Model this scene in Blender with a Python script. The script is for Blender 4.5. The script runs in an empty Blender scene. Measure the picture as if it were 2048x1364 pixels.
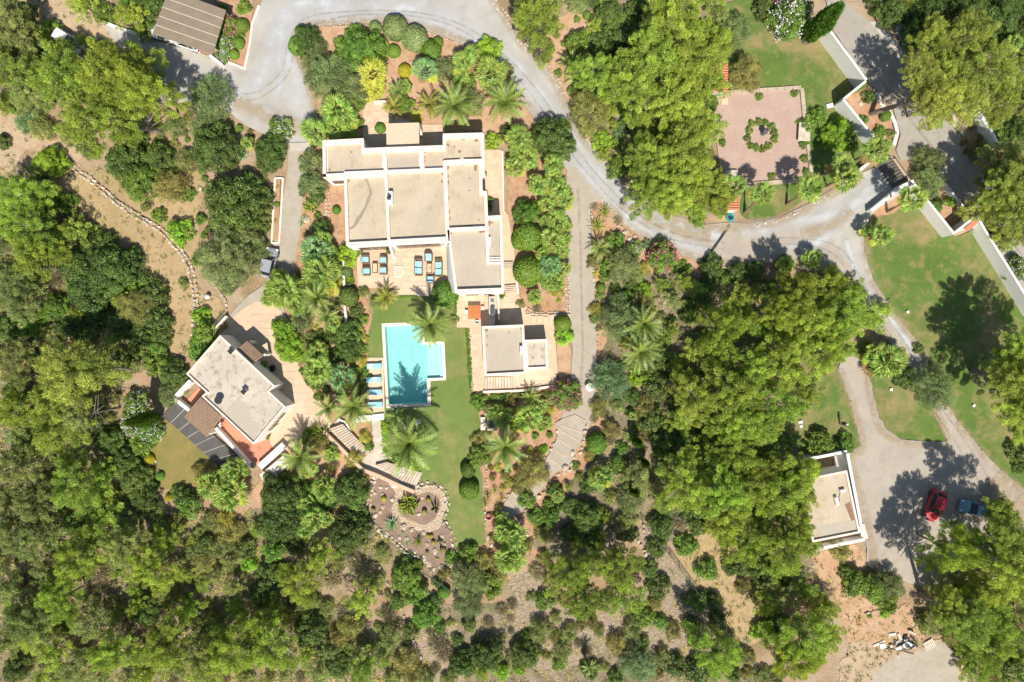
import bpy, bmesh, math, random
import numpy as np
from mathutils import Vector, Matrix, Euler
from mathutils.geometry import tessellate_polygon
from math import radians, sin, cos, pi, sqrt, atan2

random.seed(7)
scn = bpy.context.scene
COL = scn.collection
# ------------------------------------------------------------------ camera, sky, sun
S = 15.0          # photograph pixels per metre on the ground
H = 80.0          # height of the drone
cam_d = bpy.data.cameras.new('camera'); cam = bpy.data.objects.new('camera', cam_d); COL.objects.link(cam)
cam.location = (0, 0, H); cam.rotation_euler = (0, 0, 0)
cam_d.sensor_width = 36; cam_d.lens = 36 * (H * S) / 2048.0
cam_d.clip_start = 1; cam_d.clip_end = 2000
scn.camera = cam
SUN_EL = radians(52); SHX, SHY = -0.15, 0.989      # direction in which shadows fall
w = bpy.data.worlds.new("World"); scn.world = w; w.use_nodes = True
nt = w.node_tree; nt.nodes.clear()
sky = nt.nodes.new('ShaderNodeTexSky'); sky.sky_type = 'NISHITA'; sky.sun_disc = False
sky.sun_elevation = SUN_EL; sky.sun_rotation = atan2(-SHX, -SHY)
sky.air_density = 1.0; sky.dust_density = 0.6
bg = nt.nodes.new('ShaderNodeBackground'); bg.inputs['Strength'].default_value = 0.085
out = nt.nodes.new('ShaderNodeOutputWorld')
nt.links.new(sky.outputs[0], bg.inputs[0]); nt.links.new(bg.outputs[0], out.inputs[0])
sd = bpy.data.lights.new('sun', 'SUN'); sd.energy = 5.0; sd.angle = radians(0.5); sd.color = (1.0, 0.94, 0.84)
so = bpy.data.objects.new('sun', sd); COL.objects.link(so)
tosun = Vector((-SHX * cos(SUN_EL), -SHY * cos(SUN_EL), sin(SUN_EL)))
so.rotation_euler = tosun.to_track_quat('Z', 'Y').to_euler(); so.location = tosun * 200
scn.view_settings.view_transform = 'Standard'; scn.view_settings.look = 'None'
scn.view_settings.exposure = 0.2; scn.view_settings.gamma = 1.0
scn.view_settings.use_curve_mapping = False
scn.render.engine = 'CYCLES'

# ------------------------------------------------------------------ measuring
def P(x, y, z=0.0):
    """survey point: where a spot seen at x, y in the aerial photograph stands when it is z metres high"""
    k = (H - z) / H / S
    return Vector(((x - 1024) * k, (682 - y) * k, z))
OFF = {0: 0, 1: 342, 2: 684, 3: 1022}
def T(r, c, x, y):
    return (c * 512 + x / 3.988, OFF[r] + y / 3.988)

# ------------------------------------------------------------------ objects
def tag(o, label=None, cat=None, group=None, kind=None):
    if label: o['label'] = label
    if cat: o['category'] = cat
    if group: o['group'] = group
    if kind: o['kind'] = kind
    return o
def empty(name, loc=(0, 0, 0), rz=0.0, label=None, cat=None, group=None, scale=None, rot=None):
    o = bpy.data.objects.new(name, None); COL.objects.link(o)
    o.location = loc; o.rotation_euler = rot if rot else (0, 0, rz)
    if scale: o.scale = scale
    o.empty_display_size = 0.2
    return tag(o, label, cat, group)
def link(name, me, parent=None, loc=None, rot=None, scale=None):
    o = bpy.data.objects.new(name, me); COL.objects.link(o)
    if parent: o.parent = parent
    if loc is not None: o.location = loc
    if rot is not None: o.rotation_euler = rot
    if scale is not None: o.scale = scale if hasattr(scale, '__len__') else (scale,) * 3
    return o
def mesh(name, v, f, mats, fm=None, smooth=False, uv=None):
    me = bpy.data.meshes.new(name)
    v = v.tolist() if isinstance(v, np.ndarray) else [tuple(p) for p in v]
    f = f.tolist() if isinstance(f, np.ndarray) else f
    me.from_pydata(v, [], f)
    for m in (mats if isinstance(mats, (list, tuple)) else [mats]): me.materials.append(m)
    if fm is not None: me.polygons.foreach_set('material_index', fm)
    if smooth: me.polygons.foreach_set('use_smooth', [True] * len(me.polygons))
    if uv is not None:
        l = me.uv_layers.new(name='UVMap'); idx = np.empty(len(me.loops), dtype=np.int32)
        me.loops.foreach_get('vertex_index', idx)
        l.data.foreach_set('uv', np.asarray(uv)[idx].ravel())
    me.update()
    return me
class MB:
    """collects shapes for ONE mesh"""
    def __init__(s): s.v = []; s.f = []; s.m = []
    def add(s, v, f, m=0):
        n = len(s.v); s.v += [tuple(p) for p in v]; s.f += [tuple(i + n for i in q) for q in f]; s.m += [m] * len(f)
    def box(s, c, d, rz=0, m=0, taper=1.0):
        cx, cy, cz = c; hx, hy, hz = d[0] / 2, d[1] / 2, d[2] / 2; v = []
        for z, k in ((-hz, 1), (hz, taper)):
            for x, y in ((-hx, -hy), (hx, -hy), (hx, hy), (-hx, hy)):
                x *= k; y *= k
                v.append((cx + x * cos(rz) - y * sin(rz), cy + x * sin(rz) + y * cos(rz), cz + z))
        s.add(v, [(3, 2, 1, 0), (4, 5, 6, 7), (0, 1, 5, 4), (1, 2, 6, 5), (2, 3, 7, 6), (3, 0, 4, 7)], m)
    def prism(s, pts, z0, z1, m=0):
        n = len(pts)
        a = sum(pts[i][0] * pts[(i + 1) % n][1] - pts[(i + 1) % n][0] * pts[i][1] for i in range(n))
        if a < 0: pts = pts[::-1]
        v = [(p[0], p[1], z0) for p in pts] + [(p[0], p[1], z1) for p in pts]
        t = tessellate_polygon([[Vector((p[0], p[1], 0)) for p in pts]])
        f = []
        for a_, b_, c_ in t:
            pa, pb, pc = pts[a_], pts[b_], pts[c_]
            cr = (pb[0] - pa[0]) * (pc[1] - pa[1]) - (pb[1] - pa[1]) * (pc[0] - pa[0])
            q = (a_, b_, c_) if cr > 0 else (c_, b_, a_)
            f.append((q[0] + n, q[1] + n, q[2] + n)); f.append((q[2], q[1], q[0]))
        f += [(i, (i + 1) % n, (i + 1) % n + n, i + n) for i in range(n)]
        s.add(v, f, m)
    def tube(s, pts, rad, n=6, m=0, cap=True):
        pts = [Vector(p) for p in pts]
        if not hasattr(rad, '__len__'): rad = [rad] * len(pts)
        v = []; f = []
        for i, p in enumerate(pts):
            d = (pts[min(i + 1, len(pts) - 1)] - pts[max(i - 1, 0)])
            if d.length < 1e-6: d = Vector((0, 0, 1))
            q = d.to_track_quat('Z', 'Y')
            for k in range(n):
                v.append(p + q @ Vector((cos(2 * pi * k / n) * rad[i], sin(2 * pi * k / n) * rad[i], 0)))
        for i in range(len(pts) - 1):
            for k in range(n):
                a = i * n + k; b = i * n + (k + 1) % n
                f.append((a, b, b + n, a + n))
        if cap: f.append(tuple(range(n))[::-1]); f.append(tuple(range((len(pts) - 1) * n, len(pts) * n)))
        s.add(v, f, m)
    def lathe(s, prof, c=(0, 0, 0), n=16, m=0):
        v = []; f = []
        for r, z in prof:
            for k in range(n): v.append((c[0] + r * cos(2 * pi * k / n), c[1] + r * sin(2 * pi * k / n), c[2] + z))
        for i in range(len(prof) - 1):
            for k in range(n):
                a = i * n + k; b = i * n + (k + 1) % n
                f.append((a, b, b + n, a + n))
        f.append(tuple(range((len(prof) - 1) * n, len(prof) * n)))
        s.add(v, f, m)
    def mesh(s, name, mats, smooth=False): return mesh(name, s.v, s.f, mats, s.m, smooth)
    def obj(s, name, mats, parent=None, smooth=False, loc=None, rz=None, bevel=0):
        o = link(name, s.mesh(name, mats, smooth), parent, loc, None if rz is None else (0, 0, rz))
        if bevel:
            b = o.modifiers.new('b', 'BEVEL'); b.width = bevel; b.segments = 2
        return o

# ------------------------------------------------------------------ materials
def newmat(name):
    m = bpy.data.materials.new(name); m.use_nodes = True; n = m.node_tree; n.nodes.clear(); return m, n
def N(n, t, **kw):
    x = n.nodes.new(t)
    for k, v in kw.items(): setattr(x, k, v)
    return x
def noise(n, vec, scale, detail=4, rough=0.6, dist=0.0):
    x = N(n, 'ShaderNodeTexNoise'); x.inputs['Scale'].default_value = scale
    x.inputs['Detail'].default_value = detail; x.inputs['Roughness'].default_value = rough
    x.inputs['Distortion'].default_value = dist
    n.links.new(vec, x.inputs['Vector']); return x.outputs['Fac']
def ramp(n, fac, a, b):
    x = N(n, 'ShaderNodeMapRange'); x.inputs['From Min'].default_value = a; x.inputs['From Max'].default_value = b
    n.links.new(fac, x.inputs['Value']); return x.outputs['Result']
def mix(n, fac, a, b, bt='MIX'):
    x = N(n, 'ShaderNodeMix', data_type='RGBA', blend_type=bt)
    if isinstance(fac, (int, float)): x.inputs[0].default_value = fac
    else: n.links.new(fac, x.inputs[0])
    for k, c in ((6, a), (7, b)):
        if isinstance(c, (tuple, list)): x.inputs[k].default_value = (*c[:3], 1)
        else: n.links.new(c, x.inputs[k])
    return x.outputs[2]
def coords(n): return N(n, 'ShaderNodeTexCoord').outputs['Object']
def worldpos(n): return N(n, 'ShaderNodeNewGeometry').outputs['Position']
def finish(n, color, rough=0.9, bump=None, bdist=0.05, bstr=0.6, spec=0.3, metal=0.0):
    p = N(n, 'ShaderNodeBsdfPrincipled'); o = N(n, 'ShaderNodeOutputMaterial')
    if isinstance(color, (tuple, list)): p.inputs['Base Color'].default_value = (*color[:3], 1)
    else: n.links.new(color, p.inputs['Base Color'])
    p.inputs['Roughness'].default_value = rough; p.inputs['Specular IOR Level'].default_value = spec
    p.inputs['Metallic'].default_value = metal
    if bump is not None:
        b = N(n, 'ShaderNodeBump'); b.inputs['Strength'].default_value = bstr; b.inputs['Distance'].default_value = bdist
        n.links.new(bump, b.inputs['Height']); n.links.new(b.outputs[0], p.inputs['Normal'])
    n.links.new(p.outputs[0], o.inputs[0]); return p
def surf(name, base, layers=(), bump=(6.0, 0.05), rough=0.92, spec=0.25, grain=0.0, gscale=9.0):
    """layers: (colour, noise scale, lo, hi, amount)"""
    m, n = newmat(name); v = worldpos(n); c = base
    for i, (colr, sc, lo, hi, amt) in enumerate(layers):
        mp = N(n, 'ShaderNodeMapping'); mp.inputs['Location'].default_value = (13.7 * i, 5.1 * i + 3, 2.2 * i)
        n.links.new(v, mp.inputs['Vector'])
        f = ramp(n, noise(n, mp.outputs[0], sc, 5, 0.65, 0.3), lo, hi)
        mu = N(n, 'ShaderNodeMath', operation='MULTIPLY'); n.links.new(f, mu.inputs[0]); mu.inputs[1].default_value = amt
        c = mix(n, mu.outputs[0], c, colr)
    if grain:
        g = ramp(n, noise(n, v, gscale, 3, 0.8), 0.3, 0.7)
        a = N(n, 'ShaderNodeMapRange'); n.links.new(g, a.inputs[0]); a.inputs[3].default_value = 1 - grain; a.inputs[4].default_value = 1 + grain * 0.8
        cc = N(n, 'ShaderNodeVectorMath', operation='SCALE')
        if isinstance(c, tuple): cc.inputs[0].default_value = c
        else: n.links.new(c, cc.inputs[0])
        n.links.new(a.outputs[0], cc.inputs['Scale']); c = cc.outputs[0]
    bh = noise(n, v, bump[0], 5, 0.75)
    finish(n, c, rough, bh, bump[1], 0.9, spec)
    return m
def plain(name, c, rough=0.6, var=0.12, sc=1.5, spec=0.4, metal=0.0, dirt=None):
    m, n = newmat(name); v = worldpos(n)
    f = ramp(n, noise(n, v, sc, 5, 0.7), 0.3, 0.7)
    d = dirt or tuple(x * (1 - var) for x in c)
    finish(n, mix(n, f, d, c), rough, noise(n, v, 20, 3), 0.01, 0.4, spec, metal); return m
def leafmat(name, c1, c2, c3=None, trans=0.3, big=0.9, tint=0.18, tone=True):
    if max(c1) < 0.5: c1, c2, c3 = [None if c is None else tuple(x * k_ for x, k_ in zip(c, (2.12, 2.14, 1.6))) for c in (c1, c2, c3)]
    m, n = newmat(name); g = N(n, 'ShaderNodeNewGeometry'); oi = N(n, 'ShaderNodeObjectInfo')
    c = mix(n, g.outputs['Random Per Island'], c1, c2)
    tc = coords(n)
    if c3:
        f = ramp(n, noise(n, tc, big, 3, 0.6), 0.45, 0.65); c = mix(n, f, c, c3)
    if tone:
        at = N(n, 'ShaderNodeAttribute'); at.attribute_name = 'tone'; tr_ = N(n, 'ShaderNodeMapRange'); n.links.new(at.outputs['Fac'], tr_.inputs[0]); tr_.inputs[3].default_value = 0.68; tr_.inputs[4].default_value = 1.34
        sc_ = N(n, 'ShaderNodeVectorMath', operation='SCALE'); n.links.new(c, sc_.inputs[0]); n.links.new(tr_.outputs[0], sc_.inputs['Scale']); c = sc_.outputs[0]
    # every plant differs a little from its neighbour in hue and value
    hs = N(n, 'ShaderNodeHueSaturation')
    r = N(n, 'ShaderNodeMapRange'); n.links.new(oi.outputs['Random'], r.inputs[0]); r.inputs[3].default_value = 0.5 - tint * 0.09; r.inputs[4].default_value = 0.5 + tint * 0.09
    r2 = N(n, 'ShaderNodeMapRange'); ra = N(n, 'ShaderNodeMath', operation='FRACT'); mu = N(n, 'ShaderNodeMath', operation='MULTIPLY')
    n.links.new(oi.outputs['Random'], mu.inputs[0]); mu.inputs[1].default_value = 17.3; n.links.new(mu.outputs[0], ra.inputs[0])
    n.links.new(ra.outputs[0], r2.inputs[0]); r2.inputs[3].default_value = 1 - tint; r2.inputs[4].default_value = 1 + tint
    n.links.new(r.outputs[0], hs.inputs['Hue']); n.links.new(r2.outputs[0], hs.inputs['Value']); n.links.new(c, hs.inputs['Color'])
    d = N(n, 'ShaderNodeBsdfDiffuse'); t = N(n, 'ShaderNodeBsdfTranslucent'); gl = N(n, 'ShaderNodeBsdfGlossy'); gl.inputs['Roughness'].default_value = 0.45
    gl.inputs['Color'].default_value = (0.7, 0.75, 0.7, 1)
    n.links.new(hs.outputs[0], d.inputs[0])
    tcx = N(n, 'ShaderNodeMix', data_type='RGBA', blend_type='MULTIPLY'); tcx.inputs[0].default_value = 1
    n.links.new(hs.outputs[0], tcx.inputs[6]); tcx.inputs[7].default_value = (1.25, 1.15, 0.55, 1); n.links.new(tcx.outputs[2], t.inputs[0])
    mx = N(n, 'ShaderNodeMixShader'); mx.inputs[0].default_value = trans; n.links.new(d.outputs[0], mx.inputs[1]); n.links.new(t.outputs[0], mx.inputs[2])
    m2 = N(n, 'ShaderNodeMixShader'); m2.inputs[0].default_value = 0.045; n.links.new(mx.outputs[0], m2.inputs[1]); n.links.new(gl.outputs[0], m2.inputs[2])
    o = N(n, 'ShaderNodeOutputMaterial'); n.links.new(m2.outputs[0], o.inputs[0]); return m

M = {}
M['dirt'] = surf('dry_earth', (0.40, 0.275, 0.165), [((0.52, 0.40, 0.27), 0.12, 0.42, 0.6, 0.8), ((0.27, 0.21, 0.10), 0.25, 0.5, 0.64, 0.7), ((0.50, 0.29, 0.18), 0.35, 0.52, 0.62, 0.6), ((0.20, 0.16, 0.08), 2.2, 0.55, 0.7, 0.55), ((0.58, 0.49, 0.36), 3.5, 0.58, 0.66, 0.6)], (5, 0.15), grain=0.22)
M['path'] = surf('bare_tan_soil', (0.52, 0.385, 0.25), [((0.57, 0.43, 0.29), 0.2, 0.4, 0.6, 0.8), ((0.46, 0.29, 0.18), 0.3, 0.5, 0.65, 0.7), ((0.36, 0.27, 0.15), 0.9, 0.52, 0.68, 0.5), ((0.30, 0.22, 0.11), 3, 0.6, 0.7, 0.35)], (6, 0.08), grain=0.14)
M['drygrass'] = surf('mown_dry_grass', (0.46, 0.325, 0.175), [((0.52, 0.38, 0.22), 0.3, 0.4, 0.6, 0.8), ((0.33, 0.27, 0.11), 0.22, 0.5, 0.66, 0.6), ((0.36, 0.25, 0.12), 1.6, 0.5, 0.66, 0.5)], (12, 0.06), grain=0.16)
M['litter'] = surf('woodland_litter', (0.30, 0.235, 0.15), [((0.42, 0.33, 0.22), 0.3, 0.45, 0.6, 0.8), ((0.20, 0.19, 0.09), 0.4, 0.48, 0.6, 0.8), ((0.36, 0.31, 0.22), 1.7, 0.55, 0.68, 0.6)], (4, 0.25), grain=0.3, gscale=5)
M['stones'] = surf('stony_bank', (0.42, 0.33, 0.23), [((0.52, 0.42, 0.31), 1.6, 0.45, 0.6, 0.8), ((0.30, 0.22, 0.14), 2.3, 0.5, 0.62, 0.7), ((0.46, 0.31, 0.21), 0.3, 0.5, 0.65, 0.6)], (3.5, 0.3), grain=0.3, gscale=4)
M['red'] = surf('red_bed_soil', (0.50, 0.285, 0.165), [((0.56, 0.37, 0.24), 0.5, 0.42, 0.6, 0.7), ((0.36, 0.20, 0.12), 0.9, 0.5, 0.66, 0.7)], (8, 0.06), grain=0.14)
M['redpale'] = surf('pale_bed_soil', (0.54, 0.33, 0.20), [((0.60, 0.41, 0.27), 0.5, 0.42, 0.6, 0.7), ((0.40, 0.24, 0.13), 1.1, 0.5, 0.66, 0.6)], (8, 0.06), grain=0.14)
M['lawn'] = surf('lawn_grass', (0.175, 0.245, 0.060), [((0.31, 0.285, 0.105), 0.16, 0.47, 0.64, 0.85), ((0.15, 0.20, 0.05), 0.5, 0.45, 0.62, 0.6), ((0.33, 0.26, 0.12), 0.38, 0.56, 0.68, 0.6)], (14, 0.06), grain=0.18, gscale=12)
M['lawn2'] = surf('patchy_lawn', (0.13, 0.205, 0.042), [((0.37, 0.275, 0.135), 0.13, 0.48, 0.63, 0.85), ((0.09, 0.16, 0.03), 0.3, 0.45, 0.62, 0.6), ((0.34, 0.26, 0.12), 0.7, 0.51, 0.64, 0.6)], (14, 0.06), grain=0.2, gscale=12)
M['lawn3'] = surf('scorched_lawn', (0.27, 0.22, 0.075), [((0.21, 0.20, 0.055), 0.12, 0.42, 0.6, 0.8), ((0.36, 0.27, 0.09), 0.4, 0.45, 0.65, 0.6)], (14, 0.05), grain=0.14, gscale=12)
M['drive'] = surf('pale_gravel_drive', (0.44, 0.415, 0.375), [((0.52, 0.49, 0.45), 0.22, 0.42, 0.6, 0.8), ((0.38, 0.35, 0.30), 0.35, 0.5, 0.65, 0.6), ((0.54, 0.47, 0.35), 0.6, 0.56, 0.68, 0.5)], (16, 0.025), grain=0.10, gscale=11)
M['lane'] = surf('beige_gravel_lane', (0.435, 0.375, 0.295), [((0.49, 0.43, 0.35), 0.4, 0.42, 0.6, 0.7), ((0.37, 0.315, 0.24), 1.2, 0.5, 0.65, 0.5)], (18, 0.02), grain=0.10, gscale=13)
M['greydrive'] = surf('grey_gravel_drive', (0.42, 0.365, 0.305), [((0.49, 0.435, 0.365), 0.3, 0.42, 0.62, 0.7), ((0.45, 0.36, 0.27), 0.5, 0.54, 0.66, 0.6), ((0.33, 0.30, 0.27), 1.2, 0.5, 0.65, 0.4)], (18, 0.02), grain=0.10, gscale=13)
M['road'] = surf('asphalt_road', (0.385, 0.345, 0.29), [((0.44, 0.40, 0.35), 0.3, 0.42, 0.62, 0.7), ((0.27, 0.25, 0.235), 0.8, 0.52, 0.66, 0.5)], (20, 0.01), grain=0.07, gscale=14)
M['concrete'] = surf('pale_concrete', (0.52, 0.475, 0.41), [((0.60, 0.55, 0.48), 0.5, 0.42, 0.62, 0.7), ((0.42, 0.37, 0.30), 0.9, 0.54, 0.68, 0.5)], (20, 0.01), grain=0.06)
M['pinkgravel'] = surf('pink_gravel', (0.49, 0.345, 0.28), [((0.55, 0.41, 0.335), 0.5, 0.42, 0.62, 0.6), ((0.42, 0.275, 0.225), 3.0, 0.52, 0.66, 0.5)], (16, 0.04), grain=0.16, gscale=10)
M['brownsoil'] = surf('dark_rockery_soil', (0.27, 0.185, 0.135), [((0.37, 0.26, 0.185), 0.8, 0.42, 0.62, 0.7), ((0.38, 0.28, 0.20), 1.5, 0.56, 0.68, 0.5)], (12, 0.04), grain=0.2)
M['paving'] = plain('sandstone_paving', (0.70, 0.53, 0.375), 0.8, 0.1, 0.8, 0.25, dirt=(0.60, 0.44, 0.30))
M['slab'] = plain('sandstone_slab', (0.74, 0.57, 0.41), 0.8, 0.1, 2.5, 0.25, dirt=(0.64, 0.48, 0.335))
M['slab2'] = plain('sandstone_slab_dark', (0.66, 0.50, 0.36), 0.8, 0.1, 2.5, 0.25, dirt=(0.58, 0.42, 0.29))
M['white'] = plain('white_render', (0.84, 0.82, 0.78), 0.8, 0.06, 0.7, 0.2, dirt=(0.77, 0.74, 0.69))
M['copin'] = plain('cream_coping', (0.86, 0.76, 0.65), 0.8, 0.06, 0.9, 0.2, dirt=(0.79, 0.68, 0.56))
M['stone'] = plain('limestone', (0.60, 0.50, 0.385), 0.9, 0.3, 1.2, 0.2, dirt=(0.42, 0.33, 0.24))
M['stone2'] = plain('pale_limestone', (0.70, 0.62, 0.52), 0.9, 0.3, 1.2, 0.2, dirt=(0.50, 0.42, 0.32))
def roofmat(name, c, stain, s2, amt=0.7):
    m, n = newmat(name); v = worldpos(n)
    c_ = mix(n, ramp(n, noise(n, v, 0.25, 4), 0.4, 0.62), c, tuple(x * 1.12 for x in c))
    mp = N(n, 'ShaderNodeMapping'); mp.inputs['Scale'].default_value = (6, 0.6, 1); n.links.new(v, mp.inputs[0])
    a = N(n, 'ShaderNodeMath', operation='MULTIPLY'); n.links.new(ramp(n, noise(n, mp.outputs[0], 1.0, 4), 0.52, 0.75), a.inputs[0]); a.inputs[1].default_value = 0.35
    c_ = mix(n, a.outputs[0], c_, stain)
    b = N(n, 'ShaderNodeMath', operation='MULTIPLY'); n.links.new(ramp(n, noise(n, v, s2, 6, 0.7), 0.52, 0.66), b.inputs[0]); b.inputs[1].default_value = amt
    c_ = mix(n, b.outputs[0], c_, stain)
    finish(n, c_, 0.9, noise(n, v, 12, 4), 0.015, 0.6, 0.2); return m
M['roof'] = roofmat('beige_roof_screed', (0.51, 0.43, 0.315), (0.37, 0.28, 0.185), 0.45, 0.55)
M['roofgrey'] = roofmat('grey_roof_screed', (0.48, 0.415, 0.325), (0.38, 0.31, 0.24), 0.5, 0.4)
M['roofold'] = roofmat('weathered_roof_screed', (0.52, 0.46, 0.375), (0.27, 0.215, 0.155), 1.3, 0.8)
M['rooffresh'] = plain('fresh_roof_patch', (0.50, 0.44, 0.35), 0.9, 0.08, 0.7, 0.2)
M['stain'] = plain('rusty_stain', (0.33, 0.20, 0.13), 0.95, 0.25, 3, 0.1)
M['moss'] = plain('lichen_streak', (0.36, 0.31, 0.23), 0.95, 0.2, 5, 0.1)
M['terra'] = plain('terracotta_tile', (0.72, 0.30, 0.19), 0.8, 0.2, 2.5, 0.25, dirt=(0.60, 0.27, 0.17))
M['terra2'] = plain('orange_roof_tile', (0.62, 0.24, 0.13), 0.8, 0.2, 2.5, 0.25, dirt=(0.5, 0.22, 0.13))
M['browntile'] = plain('brown_roof_tile', (0.36, 0.25, 0.17), 0.85, 0.25, 1.8, 0.25, dirt=(0.25, 0.17, 0.12))
M['deck'] = plain('dark_grey_panel', (0.135, 0.125, 0.12), 0.8, 0.18, 1.2, 0.25, dirt=(0.10, 0.095, 0.09))
M['reed'] = surf('woven_carport_roof', (0.275, 0.225, 0.165), [((0.32, 0.265, 0.195), 0.8, 0.4, 0.6, 0.6), ((0.22, 0.18, 0.13), 2.5, 0.5, 0.7, 0.4)], (14, 0.02), grain=0.1, gscale=14)
M['wicker'] = plain('brown_wicker', (0.26, 0.17, 0.085), 0.8, 0.3, 18, 0.3)
M['blue'] = plain('light_blue_cushion', (0.36, 0.66, 0.80), 0.9, 0.05, 4, 0.1)
M['bluepale'] = plain('pale_blue_towel', (0.62, 0.82, 0.88), 0.9, 0.05, 4, 0.1)
M['metal'] = plain('steel', (0.45, 0.47, 0.5), 0.3, 0.1, 4, 0.5, 0.9)
M['dark'] = plain('dark_metal', (0.04, 0.04, 0.045), 0.5, 0.2, 4, 0.4)
M['wood'] = plain('grey_timber', (0.42, 0.33, 0.22), 0.85, 0.3, 4, 0.2)
M['orangewood'] = plain('orange_table_wood', (0.62, 0.22, 0.07), 0.6, 0.3, 3, 0.3)
M['brownwood'] = plain('brown_frame_wood', (0.20, 0.12, 0.07), 0.7, 0.2, 3, 0.3)
M['bark'] = plain('grey_bark', (0.30, 0.255, 0.215), 0.95, 0.4, 3, 0.1, dirt=(0.16, 0.13, 0.10))
M['bark2'] = plain('pale_branch', (0.40, 0.35, 0.29), 0.95, 0.3, 4, 0.1, dirt=(0.26, 0.22, 0.18))
M['palmbark'] = plain('palm_bark', (0.30, 0.215, 0.145), 0.95, 0.4, 7, 0.1, dirt=(0.15, 0.10, 0.065))
M['pot'] = plain('terracotta_pot', (0.50, 0.25, 0.14), 0.85, 0.2, 5, 0.2)
M['skin'] = plain('skin', (0.50, 0.30, 0.21), 0.6, 0.05, 5)
M['hose'] = plain('turquoise_hose', (0.02, 0.36, 0.42), 0.5, 0.1, 5)
M['rubber'] = plain('tyre_rubber', (0.02, 0.02, 0.02), 0.8, 0.1, 5)
M['green_mesh'] = plain('green_fence_wire', (0.08, 0.14, 0.09), 0.7, 0.1, 5)
M['pinkpot'] = plain('pink_tub', (0.50, 0.17, 0.15), 0.7, 0.1, 5)
m, n = newmat('window_glass'); finish(n, (0.02, 0.03, 0.035), 0.06, spec=0.8); M['glass'] = m
m, n = newmat('lamp_glass'); finish(n, (0.85, 0.85, 0.82), 0.2, spec=0.5); M['lampglass'] = m
def carpaint(name, c, metal=0.3):
    m, n = newmat(name); p = finish(n, mix(n, ramp(n, noise(n, coords(n), 8, 5), 0.45, 0.8), c, tuple(x * 0.8 + 0.05 for x in c)), 0.28, spec=0.5, metal=metal)
    p.inputs['Coat Weight'].default_value = 0.8; p.inputs['Coat Roughness'].default_value = 0.06; return m
M['p_red'] = carpaint('red_car_paint', (0.5, 0.018, 0.035), 0.0); M['p_blue'] = carpaint('blue_car_paint', (0.17, 0.33, 0.45), 0.0)
M['p_grey'] = carpaint('grey_car_paint', (0.36, 0.36, 0.39), 0.0); M['p_white'] = carpaint('white_car_paint', (0.8, 0.8, 0.8), 0.0)
M['p_dark'] = carpaint('dark_car_paint', (0.02, 0.035, 0.06), 0.3)
M['lens'] = plain('headlight_lens', (0.8, 0.82, 0.85), 0.15, 0.05, 3, 0.8); M['redlens'] = plain('tail_lens', (0.6, 0.02, 0.02), 0.2, 0.05, 3, 0.6)
# pool
m, n = newmat('pool_plaster'); v = worldpos(n)
finish(n, mix(n, ramp(n, noise(n, v, 1.2, 3, 0.5, 1.0), 0.35, 0.65), (0.36, 0.72, 0.66), (0.42, 0.78, 0.71)), 0.7); M['pool'] = m
m, n = newmat('pool_plaster_shallow'); finish(n, (0.55, 0.83, 0.78), 0.7); M['poolpale'] = m
m, n = newmat('pool_water'); v = worldpos(n)
tr = N(n, 'ShaderNodeBsdfTransparent'); tr.inputs[0].default_value = (0.86, 0.985, 0.985, 1); gl = N(n, 'ShaderNodeBsdfGlossy'); gl.inputs['Roughness'].default_value = 0.02
fr = N(n, 'ShaderNodeFresnel'); fr.inputs[0].default_value = 1.33; bu = N(n, 'ShaderNodeBump'); bu.inputs['Distance'].default_value = 0.03; bu.inputs['Strength'].default_value = 0.35
n.links.new(noise(n, v, 3.5, 3, 0.5, 0.5), bu.inputs['Height']); n.links.new(bu.outputs[0], gl.inputs['Normal'])
mx = N(n, 'ShaderNodeMixShader'); n.links.new(fr.outputs[0], mx.inputs[0]); n.links.new(tr.outputs[0], mx.inputs[1]); n.links.new(gl.outputs[0], mx.inputs[2])
o = N(n, 'ShaderNodeOutputMaterial'); n.links.new(mx.outputs[0], o.inputs[0]); M['water'] = m
# dusty tracks: a thin dust layer that thins out towards its edges
m, n = newmat('pale_wheel_dust'); v = worldpos(n); uv = N(n, 'ShaderNodeUVMap')
sx = N(n, 'ShaderNodeSeparateXYZ'); n.links.new(uv.outputs[0], sx.inputs[0])
pp = N(n, 'ShaderNodeMath', operation='PINGPONG'); n.links.new(sx.outputs[0], pp.inputs[0]); pp.inputs[1].default_value = 0.5
e = ramp(n, pp.outputs[0], 0.0, 0.42); q = ramp(n, noise(n, v, 0.35, 4, 0.6), 0.25, 0.7)
mu = N(n, 'ShaderNodeMath', operation='MULTIPLY'); n.links.new(e, mu.inputs[0]); n.links.new(q, mu.inputs[1])
mu2 = N(n, 'ShaderNodeMath', operation='MULTIPLY'); n.links.new(mu.outputs[0], mu2.inputs[0]); mu2.inputs[1].default_value = 0.85
d = N(n, 'ShaderNodeBsdfDiffuse'); tr = N(n, 'ShaderNodeBsdfTransparent'); d.inputs[0].default_value = (0.66, 0.67, 0.68, 1)
mx = N(n, 'ShaderNodeMixShader'); n.links.new(mu2.outputs[0], mx.inputs[0]); n.links.new(tr.outputs[0], mx.inputs[1]); n.links.new(d.outputs[0], mx.inputs[2])
o = N(n, 'ShaderNodeOutputMaterial'); n.links.new(mx.outputs[0], o.inputs[0]); M['dust'] = m
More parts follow.
